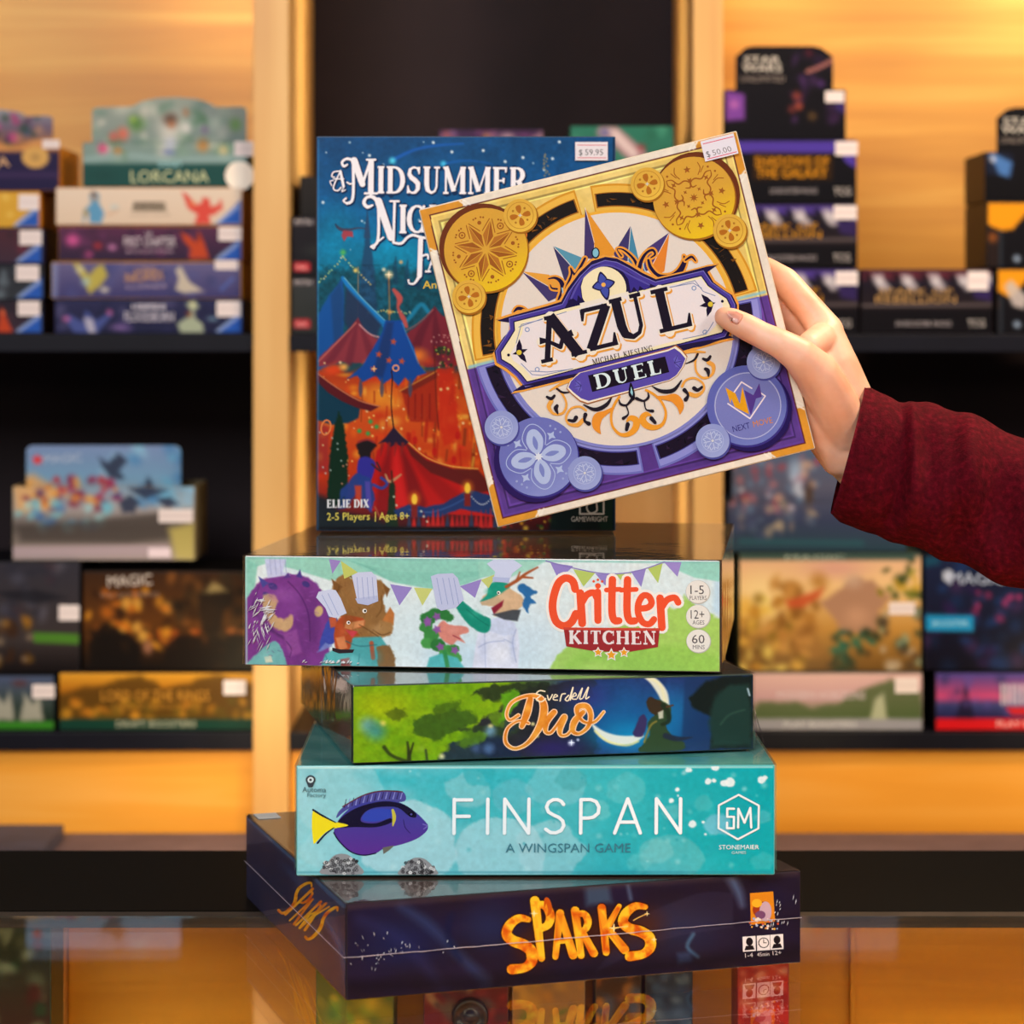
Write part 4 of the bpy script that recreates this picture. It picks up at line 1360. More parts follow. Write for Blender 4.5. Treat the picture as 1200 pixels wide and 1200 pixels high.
a.c_line([(612, 676), (624, 677)], [3, 2], '#a4552c', .8, 1)
a.c_line([(605, 681), (609, 670)], [3, 1.5], '#a4552c', .8, 1)
a.disc(584, 695.5, 2.1, '#f6f4ea')
a.disc(583.6, 695.7, 1.1, '#101810')
hat([(570, 660), (578, 655), (602, 655), (612, 662), (600, 672), (596, 682), (577, 681), (580, 670)], '#ccd5f0')
a.poly([(577, 676), (597, 677), (596, 683), (577, 682)], '#b4c0e4')
a.c_line([(284.5, 655.4), (844, 656.4)], 2.4, '#8cc8be', .8, .85)
a.c_line([(286.5, 655), (287.5, 785)], 2, '#a8d8d0', .8, .8)
for x, y, rx, ry, c, al in ((330, 700, 30, 14, '#9858aa', .6), (365, 740, 12, 34, '#5c2a70', .5), (300, 735, 14, 30, '#8e4c9e', .5), (345, 715, 16, 20, '#8a48a0', .5), (425, 695, 26, 14, '#b08650', .5), (440, 740, 14, 8, '#bc9260', .6),
                            (408, 730, 12, 20, '#7a5328', .5), (400, 745, 8, 14, '#c8683c', .5), (412, 780, 20, 10, '#7cccd0', .5), (440, 775, 12, 16, '#388c94', .4), (555, 722, 12, 8, '#3cb498', .6), (590, 700, 14, 8, '#e6c8a4', .6),
                            (585, 770, 22, 20, '#f2f4fc', .7), (600, 760, 6, 30, '#b8c4e4', .6), (565, 765, 8, 26, '#c4cdec', .5), (530, 742, 10, 6, '#f0a494', .6), (310, 775, 14, 12, '#8accca', .5), (572, 694, 8, 6, '#3cb898', .5)):
    a.c_blob(x, y, rx, c, ry, al)
for P, w_, c in (([(336, 684), (350, 700), (360, 724), (362, 756)], 1.4, '#4c2060'), ([(302, 690), (296, 706), (291, 722)], 1.4, '#5a2c70'), ([(396, 690), (392, 706), (398, 722)], 1.2, '#5c3c18'), ([(446, 700), (446, 716), (440, 726)], 1.2, '#6c4a20'),
                 ([(420, 736), (430, 742), (442, 750)], 1.1, '#5c3c1c'), ([(404, 756), (420, 762), (440, 760)], 1.3, '#2c6c74'), ([(560, 762), (572, 756), (590, 754)], 1.0, '#9aa8d0'), ([(604, 740), (600, 756), (604, 780)], 1.0, '#98a4cc'),
                 ([(546, 716), (560, 728), (572, 736)], 1.0, '#0c6c5c'), ([(334, 757), (340, 766), (338, 776)], 1.2, '#4c2460'), ([(380, 773), (384, 784)], 1.0, '#347c84'), ([(420, 772), (418, 788)], 1.0, '#347c84')):
    a.c_line(P, w_, c, .8, .75)
for i in range(40):
    x, y = rr.uniform(300, 375), rr.uniform(684, 776)
    a.c_line([(x, y), (x + rr.uniform(2, 5), y + rr.uniform(-3, 3))], 1, rr.choice(['#9c62b0', '#5c2c70']), .8, .35)
for i in range(36):
    x, y = rr.uniform(396, 448), rr.uniform(680, 748)
    a.c_line([(x, y), (x + rr.uniform(-2, 2), y + rr.uniform(2, 5))], 1, rr.choice(['#b08c58', '#6c4822']), .8, .4)
a.mottle(0.06, 4, 77)
# title
kp = [('C', 643, 738, 680, 736, 62, 1.0), ('r', 674, 736, 703, 735, 62, .95), ('i', 694, 733, 706, 733, 60, .95), ('t', 711, 732, 727, 732, 54, 1.1), ('t', 728, 732, 746, 732, 54, 1.1), ('e', 744, 736, 770, 735, 56, 1.0), ('r', 767, 740, 799, 739, 60, .95)]
for g_, c_ in ((3.2, '#f4efe8'), (0, '#ef5630')):
    for ch, x0, y0, x1, y1, h, wt in kp:
        a.glyphs(ch, (x0, y0), (x1, y1), h, c_, BRUSH, wt, grow=g_, caps=True, keep=True)
    a.up()
for x, y, r in ((701, 686, 3.4), (696, 680.5, 1.5), (701, 678.5, 1.5), (706, 680.5, 1.5)): a.disc(x, y, r, '#ef5630', keep=True)
a.up()
a.poly([(660, 737), (774, 737), (773, 741), (771, 760), (738, 766), (698, 766), (663, 760)], '#a02c30')
a.poly([(660, 737), (774, 737), (773, 740), (661, 740)], '#d04838')
a.glyphs('KITCHEN', (666, 757), (769, 757), 16.5, '#efe4e4', SLAB, 1.0, gap=.1)
for x, y, r in ((700.5, 767, 7), (716, 770, 8.5), (731, 767, 7)):
    a.poly(star_pts(x, y, r, 5, .5), '#f6efe6')
    a.poly(star_pts(x, y, r * .68, 5, .5), '#f0a428')
for y, t1, t2 in ((692.5, '1-5', 'PLAYERS'), (722.5, '12+', 'AGES'), (752.5, '60', 'MINS')):
    a.disc(819, y, 14.6, '#c2beb6')
    a.disc(818.6, y - .4, 13.8, '#e9e6df')
    a.type(t1, (811 if len(t1) < 3 else 810, y + 2.5), (826, y + 2.5), 10.5, '#4c464a')
    a.type(t2, (809 if len(t2) > 5 else 812, y + 9.5), (829 if len(t2) > 5 else 826, y + 9.5), 5, '#5a545a')
put(a, 'front_print', kt, 'front', KW, KD, KH2, M['print_gloss'], gain=1.0)
t_ = Art([(0, 0), (110, 0), (110, 106), (0, 106)], 1.0)
t_.ground(lambda X, Y: hexc('#3c3a34') * (1 - fbm(X / 12, Y / 12, 5)[..., None]) + hexc('#6a5a46') * fbm(X / 12, Y / 12, 5)[..., None])
put(t_, 'top_print', kt, 'top', KW, KD, KH2, M['print_gloss'])
b = Art([(0, 0), (120, 0), (120, 30), (0, 30)], 1.5)
b.ground(lambda X, Y: hexc('#6a4a36') * (1 - fbm(X / 9, Y / 14, 6)[..., None]) + hexc('#a0826a') * fbm(X / 9, Y / 14, 6)[..., None])  # brown mottle paints the wood reflected in the crumpled film
put(b, 'side_print', kt, 'right', KW, KD, KH2, M['print_gloss'])
film(kt, KW, KD, KH2, M['film_soft'], seed=4, rag=0.0003)
# white slivers for the streak highlights on the wrinkled film, lower left of its front
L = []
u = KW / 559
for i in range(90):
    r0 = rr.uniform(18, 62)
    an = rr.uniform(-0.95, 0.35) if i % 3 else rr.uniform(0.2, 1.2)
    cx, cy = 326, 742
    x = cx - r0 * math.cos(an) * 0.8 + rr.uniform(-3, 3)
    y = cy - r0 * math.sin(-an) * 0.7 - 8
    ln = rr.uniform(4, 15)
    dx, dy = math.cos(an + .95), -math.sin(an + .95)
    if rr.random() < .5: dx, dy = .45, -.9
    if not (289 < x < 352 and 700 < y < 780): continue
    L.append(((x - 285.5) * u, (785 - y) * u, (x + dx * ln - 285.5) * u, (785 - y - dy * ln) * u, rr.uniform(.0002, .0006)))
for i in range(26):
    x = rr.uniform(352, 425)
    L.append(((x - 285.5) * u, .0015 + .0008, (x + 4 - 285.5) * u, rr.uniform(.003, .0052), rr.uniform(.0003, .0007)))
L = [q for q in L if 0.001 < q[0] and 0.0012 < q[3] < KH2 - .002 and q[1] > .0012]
wrinkles(kt, [(*q[:4], q[4] * 1.9) for q in L], M['crease_glint'])


# ------------------------------------------------------------------ the blue upright box standing on the stack
MYD = 1.838
MZ = -H + SH + FH + DH + KH + 0.0022
mq = [(368.5, 165), (719.5, 162), (721, 627), (373, 627)]
MW, MH, MT = 351 / F_PX * MYD, 0.2855, 0.045
M['mid_body'] = plain('mid_body', '#123a5c', 0.35, 0.15, 20, coat=0.2)
md = sqbox('game_box', MW, MT, MH, (370.5 - 600) / F_PX * MYD, MYD, MZ, 0.0, M['mid_body'],
           label='blue and red game box standing upright with a glowing tent fairground and white lettering', category='game box')
a = Art(mq, 1.0)
a.gradient([(160, '#0f4678'), (230, '#0e5288'), (290, '#0b6c9c'), (330, '#0c6680'), (370, '#0e4c5c'), (410, '#3a2838'), (440, '#b03818'), (480, '#d8581c'), (560, '#c83a14'), (600, '#7a1c1c'), (627, '#3a1418')])
for x, y, rx, ry, c, al in ((460, 300, 70, 34, '#0c96c0', .75), (392, 285, 40, 60, '#0c88b0', .6), (600, 300, 60, 60, '#0a6a98', .5), (650, 220, 90, 60, '#0e4c86', .6), (400, 175, 80, 40, '#0a3e6c', .5)):
    a.c_blob(x, y, rx, c, ry, al)
a.mottle(0.13, 14, 5, where=lambda X, Y: np.clip((420 - Y) / 30, 0, 1))
a.mottle(0.10, 4, 6, where=lambda X, Y: np.clip((420 - Y) / 30, 0, 1))
# shooting stars
a.c_line([(458, 191), (480, 180), (505, 174), (540, 171)], [4, 3, 2.5, 1], '#1460c4', 1.6, .8)
a.c_line([(518, 195), (545, 191), (575, 195)], [3, 2, 1], '#1460b8', 1.4, .7)
a.c_blob(457, 192, 7, '#58d8f0', None, .95)
a.c_blob(517, 195, 6, '#48c8f0', None, .9)
rr = random.Random(31)
for i in range(26):
    a.c_blob(rr.uniform(375, 715), rr.uniform(168, 300), rr.uniform(1.2, 2.6), '#cfeaf6', None, rr.uniform(.6, 1))
for x, y in ((505, 170), (564, 179), (611, 187), (590, 192), (646, 188), (654, 168), (527, 181), (376, 242), (430, 186)): a.c_blob(x, y, 3, '#f0fafc', None, 1)
# golden spire
for i in range(16): a.c_blob(638 + rr.uniform(-1, 1) * (1 + i * .35), 183 + i * 1.7, 2.0, '#a88c58', None, .8)
# dusky woods and castle
a.c_poly([(368, 330), (380, 318), (400, 326), (412, 318), (440, 322), (462, 312), (480, 322), (500, 316), (540, 322), (600, 310), (660, 318), (722, 308), (722, 440), (368, 440)], '#0e4a5c', 4, .85, 5, 8)
a.c_poly([(417, 380), (420, 330), (424, 300), (426, 282), (428, 252), (431, 282), (434, 300), (438, 330), (442, 380)], '#1c4468', 1.6, .9, 1, 4)
a.c_poly([(424, 284), (428, 252), (432, 284)], '#254468', 1, .9)
for x, y in ((462, 306), (476, 310), (455, 318), (490, 312)):
    a.c_line([(x, y), (x - 1, y + 14), (x, y + 30)], [1, 5, 7], '#12405a', 1.2, .8)
a.c_poly([(442, 330), (450, 326), (452, 400), (440, 400)], '#155a78', 3, .5)
a.mottle(0.3, 5, 16, where=lambda X, Y: ((Y > 315) & (Y < 430)) * 1.0)
# little flying dragon
a.c_line([(393, 271), (398, 274), (408, 274), (418, 272), (427, 273)], [3, 4, 3, 1.6, 1], '#3c3c54', .7, .95)
a.c_poly([(400, 275), (411, 276), (412, 283), (405, 282), (401, 288), (398, 281)], '#a83c48', .8, .95)
a.c_line([(393, 271), (391, 268)], 2, '#28304a', .6, .9)
# strings of lights and stars above tents
for P in ([(372, 336), (385, 324), (400, 306)], [(400, 306), (415, 322), (432, 338)], [(430, 372), (445, 370), (462, 371), (480, 372)]):
    q = smooth_pts(P, False, 6)
    for k, (x, y) in enumerate(q):
        a.c_blob(x + rr.uniform(-1, 1), y + rr.uniform(-1, 1), 1.8, rr.choice(['#e0c060', '#b0d890', '#f0e8b0']), None, .9)
for x, y, r, c in ((454, 327, 8, '#f0d8a0'), (400, 301, 6, '#58b858'), (415, 322, 5, '#f0d070'), (455, 371, 5, '#f0b060'), (448, 321, 4, '#e8e0c0'), (468, 312, 4, '#e8b070')):
    a.c_blob(x, y, r, c, None, .9)
a.poly(star_pts(454, 327, 5, 4, .2), '#fbe8c0')
a.c_line([(454, 327), (455, 372), (454, 395)], 1.2, '#c8803c', .6, .8)
a.c_line([(418, 380), (418, 350), (418, 318)], 1.0, '#a08060', .6, .8)
# blue roofs
a.c_poly([(372, 440), (371, 375), (384, 352), (395, 338), (399, 330), (402, 350), (401, 400), (399, 430)], '#12509a', 1.4, 1, 1, 5)
a.c_poly([(386, 352), (397, 336), (401, 352), (400, 410), (392, 432)], '#1a3f70', 2, .7)
a.c_line([(400, 331), (412, 348), (430, 366), (448, 384), (464, 394)], [4, 6, 6, 8, 9], '#1678c0', 1, 1)
a.c_line([(402, 331), (420, 352), (440, 372), (462, 392)], 1.2, '#7cc0d8', .6, .8)
a.c_poly([(404, 342), (428, 366), (446, 386), (440, 400), (410, 400), (402, 380)], '#243454', 2, .9)
a.c_line([(470, 388), (480, 376), (492, 362), (500, 370)], [3, 5, 5, 5], '#1a80a8', 1.4, .9)
a.c_poly([(372, 440), (400, 395), (420, 372), (450, 388), (480, 398), (500, 372), (524, 366), (600, 360), (722, 350), (722, 470), (372, 470)], '#8a2a38', 3, .0)
a.c_line([(460, 345), (467, 355), (465, 366), (471, 378), (475, 388)], [4, 7, 3, 6, 4], '#c0504c', 1, .95)
# maroon tents
a.c_poly([(372, 436), (373, 425), (395, 404), (410, 390), (418, 378), (424, 392), (440, 402), (456, 398), (462, 430), (430, 432), (400, 430)], '#8c3440', 1.2, 1, .8, 4)
for P in ([(418, 382), (398, 410), (385, 430)], [(418, 382), (412, 410), (408, 430)], [(420, 384), (430, 410), (436, 428)]):
    a.c_line(P, [2, 8, 9], '#6e2636', 2, .75)
a.c_line([(372, 430), (396, 405), (416, 384)], 1.4, '#d07868', .7, .8)
a.c_line([(420, 386), (434, 398), (452, 402)], 1.6, '#e0a0a0', .8, .9)
a.c_poly([(463, 424), (470, 400), (486, 388), (500, 376), (508, 364), (516, 374), (540, 384), (600, 380), (600, 430), (500, 436), (480, 430)], '#7c2634', 1.2, 1, .8, 4)
for P in ([(508, 368), (494, 392), (484, 420)], [(508, 368), (510, 395), (512, 425)]):
    a.c_line(P, [2, 9, 11], '#5e1c2c', 2, .75)
a.c_line([(468, 396), (488, 385), (506, 368)], 1.2, '#c46860', .7, .7)
# bright fair beneath
for i in range(170):
    x, y = rr.uniform(372, 600), rr.uniform(428, 600)
    a.c_blob(x, y, rr.uniform(4, 15), rr.choice(['#f08a20', '#f6a830', '#e04418', '#c82c14', '#ee6a1c', '#f8c44c', '#d83018']), rr.uniform(4, 12), rr.uniform(.35, .85))
a.c_blob(445, 470, 34, '#f6a02c', 26, .8)
a.c_blob(385, 440, 16, '#e0461c', 10, .9)
a.c_blob(488, 422, 20, '#f6862a', 14, .9)
a.c_blob(402, 436, 9, '#f8b050', 7, .95)
for i in range(60):
    x, y = rr.uniform(430, 570), rr.uniform(425, 550)
    a.c_line([(x, y), (x + rr.uniform(-2, 2), y + rr.uniform(8, 26))], rr.uniform(1.5, 4), rr.choice(['#b01c10', '#f8b83c', '#e86a18', '#9c2410', '#f49030', '#7a3014']), 1.2, .7)
for i in range(80):
    a.c_blob(rr.uniform(374, 560), rr.uniform(430, 560), rr.uniform(1.2, 3), rr.choice(['#ffd870', '#fff0b0', '#ffb040']), None, .9)
# right hand banner hall
a.c_poly([(470, 463), (506, 444), (512, 440), (512, 500), (480, 500), (474, 480)], '#a82814', 1.4, .9, 1, 4)
a.c_poly([(468, 464), (490, 450), (512, 438), (512, 448), (476, 468)], '#7c2418', 1.2, .95)
a.c_line([(468, 464), (490, 452), (512, 440)], 1.2, '#f0a040', .7, .9)
for x in (478, 486, 494, 503): a.c_line([(x, 468), (x, 496)], 2, '#7a1810', 1, .6)
a.c_poly([(512, 438), (530, 434), (540, 520), (520, 528), (514, 500)], '#cc2a14', 2, .85, 3, 5)
for x, y in ((516, 462), (524, 461)): a.c_blob(x, y, 3, '#ffe090', None, 1)
for i in range(12): a.c_blob(509 + rr.uniform(0, 20), 412 + rr.uniform(0, 24), 4, '#1e3c20', 4, .9)
for i in range(16): a.c_blob(507 + rr.uniform(0, 24), 410 + rr.uniform(0, 26), 1.6, rr.choice(['#b8e060', '#f0d050', '#e04830']), None, .95)
for i in range(14): a.c_blob(502 + rr.uniform(0, 24), 394 + rr.uniform(0, 14), 1.5, '#e8a8a0', None, .8)
a.c_line([(508, 410), (509, 440), (511, 480), (514, 510)], 1.2, '#5a1c10', .7, .8)
# blue carousel roof
a.c_poly([(450, 381), (470, 381), (474, 396), (484, 412), (488, 430), (499, 443), (488, 446), (482, 456), (474, 448), (466, 458), (458, 449), (448, 456), (440, 446), (424, 454), (418, 446), (406, 450), (424, 434), (436, 414), (446, 396)], '#12489c', 1, 1, .6, 3)
a.c_poly([(452, 383), (460, 383), (456, 420), (448, 448), (436, 446), (444, 410)], '#1c3468', 2, .8)
a.c_line([(470, 384), (478, 404), (490, 432)], 1.2, '#4a94d0', .7, .7)
for x, y in ((437, 438), (443, 421), (460, 406), (470, 429), (455, 428)): a.c_poly(star_pts(x, y, 4.2, 5, .45, .2), '#c8522c', .6, .95)
a.poly(star_pts(437.5, 438, 4, 4, .3), '#f8c088')
for x in (422, 447, 480): a.c_line([(x, 450), (x, 462), (x, 470)], [2, 5, 2], '#4a4a60', .8, .85)
a.c_line([(424, 470), (423, 500)], 1, '#6a2a10', .6, .7)
# drape from the left and the teal corner
a.c_poly([(372, 452), (384, 462), (400, 468), (422, 484), (420, 496), (408, 502), (388, 504), (371, 498)], '#0e3a50', 1.2, 1, .6)
a.c_poly([(372, 443), (392, 458), (412, 470), (430, 478), (445, 482), (434, 488), (418, 484), (400, 476), (384, 466), (372, 454)], '#5c1820', 1, 1)
a.c_line([(372, 444), (394, 460), (420, 475), (444, 482)], 1.3, '#e88a58', .6, .9)
# pole and the great red tent in front
a.line([(462, 438), (458, 440), (459, 450), (458, 480), (461, 507)], [1.8, 1.6, 1.6, 1.4, 1.8], '#2c1418')
a.ring(463, 437, 2.6, 4.2, '#e8a070', n=16)
a.c_poly([(461, 509), (455, 520), (442, 534), (438, 552), (434, 580), (432, 604), (600, 612), (580, 575), (545, 562), (510, 545), (480, 528)], '#bf1a18', 1, 1, .8)
for P, c in (([(458, 528), (452, 560), (450, 600)], '#7c1218'), ([(470, 530), (480, 560), (490, 596)], '#6c1418'), ([(476, 530), (500, 560), (530, 590)], '#941616'), ([(464, 535), (466, 570), (468, 600)], '#e02424')):
    a.c_line(P, [3, 12, 20], c, 3, .7)
a.c_poly([(474, 524), (500, 545), (530, 555), (560, 556), (580, 580), (560, 584), (540, 574), (505, 560), (482, 540)], '#5a1c1a', 1.4, .9)
a.c_line([(462, 508), (478, 524), (500, 542), (528, 552), (560, 555)], 1.4, '#f4b04c', .6, 1)
a.c_poly([(461, 506), (452, 518), (443, 526), (452, 524), (458, 530), (464, 526), (472, 530), (479, 524), (470, 516)], '#2a1c34', .8, 1)
for x in (448, 456, 464, 472): a.c_line([(x, 526), (x - 2, 540)], [4, 1], '#8a2420', 1, .8)
for x, y in ((509, 535), (532, 545), (486, 522), (536, 516)): a.c_poly(ell_pts(x, y, 3, 5, 0, 10), '#c01c14', 1, .9)
# dark cypress and the dancer
a.c_poly([(397, 488), (403, 505), (408, 540), (408, 600), (384, 600), (386, 540), (392, 505)], '#0c2c1c', 1.2, 1, 1.6, 3)
a.c_poly([(372, 500), (386, 505), (386, 560), (372, 560)], '#8c2434', 3, .6)
a.line(ell_pts(382, 507, 5.4, 8.5, .2, 18), 1.8, '#e88448', closed=True)
for i in range(14): a.c_blob(rr.uniform(374, 410), rr.uniform(500, 600), 1.8, rr.choice(['#e0e8a0', '#c0d8d0', '#f0a080']), None, .95)
for x, y in ((431, 514), (441, 506), (434, 500), (421, 511)): a.c_blob(x, y, 4.5, '#1cae58', None, .95)
a.c_poly([(418, 527), (424, 522), (434, 522), (441, 528), (436, 534), (433, 545), (424, 545), (420, 536)], '#20181c', 1, 1, 1, 3, True)
a.c_line([(420, 524), (430, 521), (438, 524)], 2.6, '#a03030', .8, .9)
a.c_poly([(420, 546), (430, 541), (440, 548), (438, 560), (434, 572), (428, 578), (420, 572)], '#34309a', 1, 1, .6, 4, True)
a.c_poly([(418, 560), (434, 566), (440, 590), (436, 606), (428, 600), (418, 584), (408, 600), (396, 604), (404, 588), (398, 596), (400, 580)], '#25408c', 1.2, .95, 1.6, 4)
a.c_poly([(416, 575), (424, 575), (424, 600), (418, 592)], '#d04428', 1.2, .9)
a.c_poly([(428, 570), (434, 570), (436, 604), (430, 598)], '#5a4cb0', 1, .8)
a.c_line([(436, 550), (446, 558), (442, 548)], 2.4, '#3a2430', .7, .9)
a.c_line([(438, 574), (448, 578), (454, 572), (447, 566)], 3.4, '#2848a4', .8, .9)
a.c_line([(440, 600), (446, 612)], 1.8, '#b06040', .6, .8)
a.c_poly([(457, 570), (463, 572), (464, 600), (468, 625), (452, 625), (455, 600)], '#16301e', 1, .95, 1, 3)
a.c_line([(452, 562), (456, 570), (462, 568), (470, 562)], [2, 3, 3, 2], '#c89a6c', .7, .9)
a.c_line([(459, 558), (460, 572)], 2, '#3a2418', .6, .9)
# blue swags, red fringe, lanterns
a.c_poly([(462, 604), (480, 597), (500, 600), (520, 596), (540, 584), (552, 580), (575, 586), (590, 600), (590, 612), (560, 606), (540, 602), (515, 612), (490, 612), (466, 612)], '#1c3a72', 1.2, .95, 1)
a.c_line([(480, 603), (505, 606), (530, 598), (548, 588)], 1.4, '#3c66a8', 1, .7)
for i in range(22):
    x = 480 + i * 5.6
    a.c_poly([(x - 3, 624), (x, 604 + rr.uniform(-3, 6)), (x + 3, 624)], rr.choice(['#b41c20', '#8c1820', '#d02420', '#2c3c5c']), 1, .9)
for x, y in ((486, 590), (548, 577)):
    a.c_blob(x, y, 11, '#f08020', 13, .8)
    a.c_poly(ell_pts(x, y + 1, 3.4, 6.5, 0, 14), '#ffd040', 1, 1)
    a.c_poly([(x - 3.6, y + 7), (x + 3.6, y + 7), (x + 3.6, y + 22), (x - 3.6, y + 22)], '#8a2018', 1, .9)
for i in range(12): a.c_blob(553 + i * 2.2, 588 + 9 * math.sin(i * .28), 1.5, '#e8f0f0', None, .9)
for x, y in ((465, 598), (494, 605), (497, 611), (501, 617), (462, 588)): a.c_blob(x, y, 2.2, '#e8f0d0', None, .95)
a.c_poly([(371, 585), (386, 590), (400, 606), (440, 614), (470, 628), (371, 628)], '#10242c', 4, .88)
a.c_line([(372, 626), (560, 626)], 6, '#080c14', 2, .9)
# lively strip at the lower right and the maker's corner
for i in range(120):
    a.c_blob(rr.uniform(575, 650), rr.uniform(560, 625), rr.uniform(2, 6), rr.choice(['#e8b020', '#d86818', '#2c7a34', '#a82018', '#f0d040', '#183c20', '#7c9a20']), None, .8)
a.c_poly([(650, 560), (722, 560), (722, 628), (644, 628)], '#0c2224', 3, .97)
a.c_poly([(700, 590), (722, 590), (722, 628), (704, 628)], '#124432', 3, .5)
a.c_line([(718.6, 164), (720, 626)], 2.6, '#0a2440', .8, .9)
a.c_line([(370, 168), (373.5, 626)], 1.6, '#4a88b8', .8, .55)
a.line([(680, 590), (680, 608), (708, 608), (708, 590)], 2, '#dfe6e6', smooth=False)
a.line([(692, 592), (688, 600), (692, 607), (700, 604), (700, 594), (708, 592)], 1.8, '#dfe6e6')
a.type('GAMEWRIGHT', (670, 617), (713, 617), 6, '#e8eeee')
# lettering with swashes
for g_, c_, dx, dy in ((1.0, '#0a2c54', 1.2, 1.4), (0, '#f2eef2', 0, 0)):
    S_ = lambda P: [(x + dx, y + dy) for x, y in P]
    kw = dict(keep=True)
    LN = lambda P, w_: a.line(S_(P), [k + 2 * g_ for k in (w_ if np.ndim(w_) else [w_] * len(P))], c_, keep=True)
    a.glyphs('IDSUMMER', (439 + dx, 231 + dy), (617 + dx, 231 + dy), 32.5, c_, SERIF, 1.0, gap=.06, grow=g_, keep=True)
    LN([(411, 193), (411, 236), (404, 243)], [3.4, 3.2, 3.2])
    LN([(404, 243), (400, 240), (403, 237)], 2.2)
    LN([(412, 192), (422, 220)], [8, 7])
    LN([(422, 220), (431, 193)], [3, 3])
    LN([(432, 193), (432, 230)], 6.4)
    LN([(425, 231), (439, 231)], 2.6)
    LN([(427, 191), (437, 191)], 2.4)
    LN([(413, 193), (404, 190), (398, 194), (400, 199), (404, 197)], [3.4, 3, 2.8, 3, 2])
    LN([(404, 218), (408, 220), (412, 218)], 1.8)
    # small first letter
    LN([(396, 205), (400, 223)], 3)
    LN([(396, 205), (388, 224), (393, 228), (397, 224)], 1.6)
    LN([(388, 214), (400, 214)], 1.4)
    LN([(394, 205), (388, 206), (386, 211), (389, 212)], 1.5)
    LN([(386, 222), (384, 217), (388, 216)], 1.2)
    LN([(400, 224), (398, 229), (402, 227)], 1.2)
    # N with swashes
    LN([(441, 241), (441, 285), (433, 294)], [3.2, 3.2, 3])
    LN([(433, 294), (436, 296), (439, 290), (447, 283)], 2)
    LN([(441, 240), (456, 283)], [8.5, 8])
    LN([(460, 241), (459, 288)], 3)
    LN([(459, 289), (468, 290), (474, 284)], 3)
    LN([(455, 240), (465, 240)], 2.4)
    LN([(440, 240), (434, 235), (427, 236), (424, 242), (428, 247), (434, 245)], [5, 4, 3.4, 4, 4, 2.4])
    a.glyphs('I', (465 + dx, 278 + dy), (475 + dx, 278 + dy), 34, c_, SERIF, 1.0, grow=g_, keep=True)
    a.glyphs('GHT', (475 + dx, 278 + dy), (548 + dx, 278 + dy), 34, c_, SERIF, 1.0, gap=.06, grow=g_, keep=True)
    LN([(491, 285), (490, 328)], 5.6)
    LN([(490, 328), (484, 337), (478, 337), (477, 333)], [4, 2.6, 2, 2])
    LN([(475, 283), (482, 280), (494, 283), (510, 283)], [3, 3, 3, 3])
    LN([(492, 305), (499, 303), (500, 308)], [2.4, 2.4, 2])
    a.glyphs('AIR', (497 + dx, 324 + dy), (560 + dx, 324 + dy), 30, c_, SERIF, 1.0, gap=.06, grow=g_, keep=True)
    a.up()
a.type('An', (494, 343), (510, 343), 9, '#f0c838')
a.glyphs('ELLIE DIX', (384, 601), (433, 600.5), 9.5, '#f0f2f4', SMALLSERIF, 1.05, gap=.1)
a.type('2-5 Players', (384, 615.5), (434, 615), 8.6, '#f0e060')
a.line([(440.6, 606), (440.6, 617)], .9, '#f0e060', smooth=False)
a.type('Ages 8+', (445, 615), (480, 614.5), 8.6, '#f0e060')
put(a, 'cover_print', md, 'front', MW, MT, MH, M['print_gloss'], gain=1.02)
# price label
pl = Art([(674, 171), (712, 169), (712.5, 191), (675, 192.5)], 1.0, '#efe6ea')
pl.line([(677, 174.5), (710, 173)], .9, '#e05868', smooth=False)
pl.line([(677.5, 189.3), (710, 188)], .9, '#e05868', smooth=False)
pl.type('$', (679, 186.5), (683, 186.3), 7, '#3a3438')
pl.type('59.95', (686, 186), (707, 185), 7, '#4a4448')
lo = pl.build('price_sticker', 38 / F_PX * MYD, 21.6 / F_PX * MYD, M['sticker'], md)
lo.location = ((674 - 370.5) / F_PX * MYD, -0.0022, MH - (192.5 - 164) / F_PX * MYD)
# clear film over it: only the slack right edge shows
bm = bmesh.new()
vs = [bm.verts.new(q) for q in ((MW + .0004, 0.001, 0.003), (MW + 0.0048, 0.004, 0.01), (MW + .0048, 0.004, MH - 0.006), (MW + .0004, 0.001, MH - 0.001))]
bm.faces.new(vs)
bmesh.ops.subdivide_edges(bm, edges=bm.edges, cuts=5, use_grid_fill=True)
bm_obj('film_flap', bm, M['film_side'], md)

# ------------------------------------------------------------------ the square gold and purple box held in the hand
AY = 1.66
aq = [(488, 246), (862.5, 153), (955, 526), (583, 618.5)]
AS = 384.2 / F_PX * AY
AT = 0.044
ang = math.atan2(93, 374.5)     # tilt of its top edge
M['azul_body'] = plain('azul_body', '#d8c8b0', 0.4, 0.06, 30)
org = at(583, 618.5, AY)
az = empty('game_box', tuple(org), (0, -ang, 0), label='square gold and purple game box with round tile ornaments, held tilted in the hand', category='game box')
box_obj('box_body', 0, AS, 0, AT, 0, AS, M['azul_body'], az, 0.0012)
a = Art(aq, 1.15, '#f0e2cc')
CX, CY, CR = 722, 386, 137.5
ux, uy = math.cos(ang), -math.sin(ang)


def fr(x, y):
    """box-aligned offsets from the centre -> drawing units"""
    return (CX + x * ux - y * uy, CY + x * uy + y * ux)


def in_box(X, Y):
    return (X - CX) * ux + (Y - CY) * uy, -(X - CX) * uy + (Y - CY) * ux


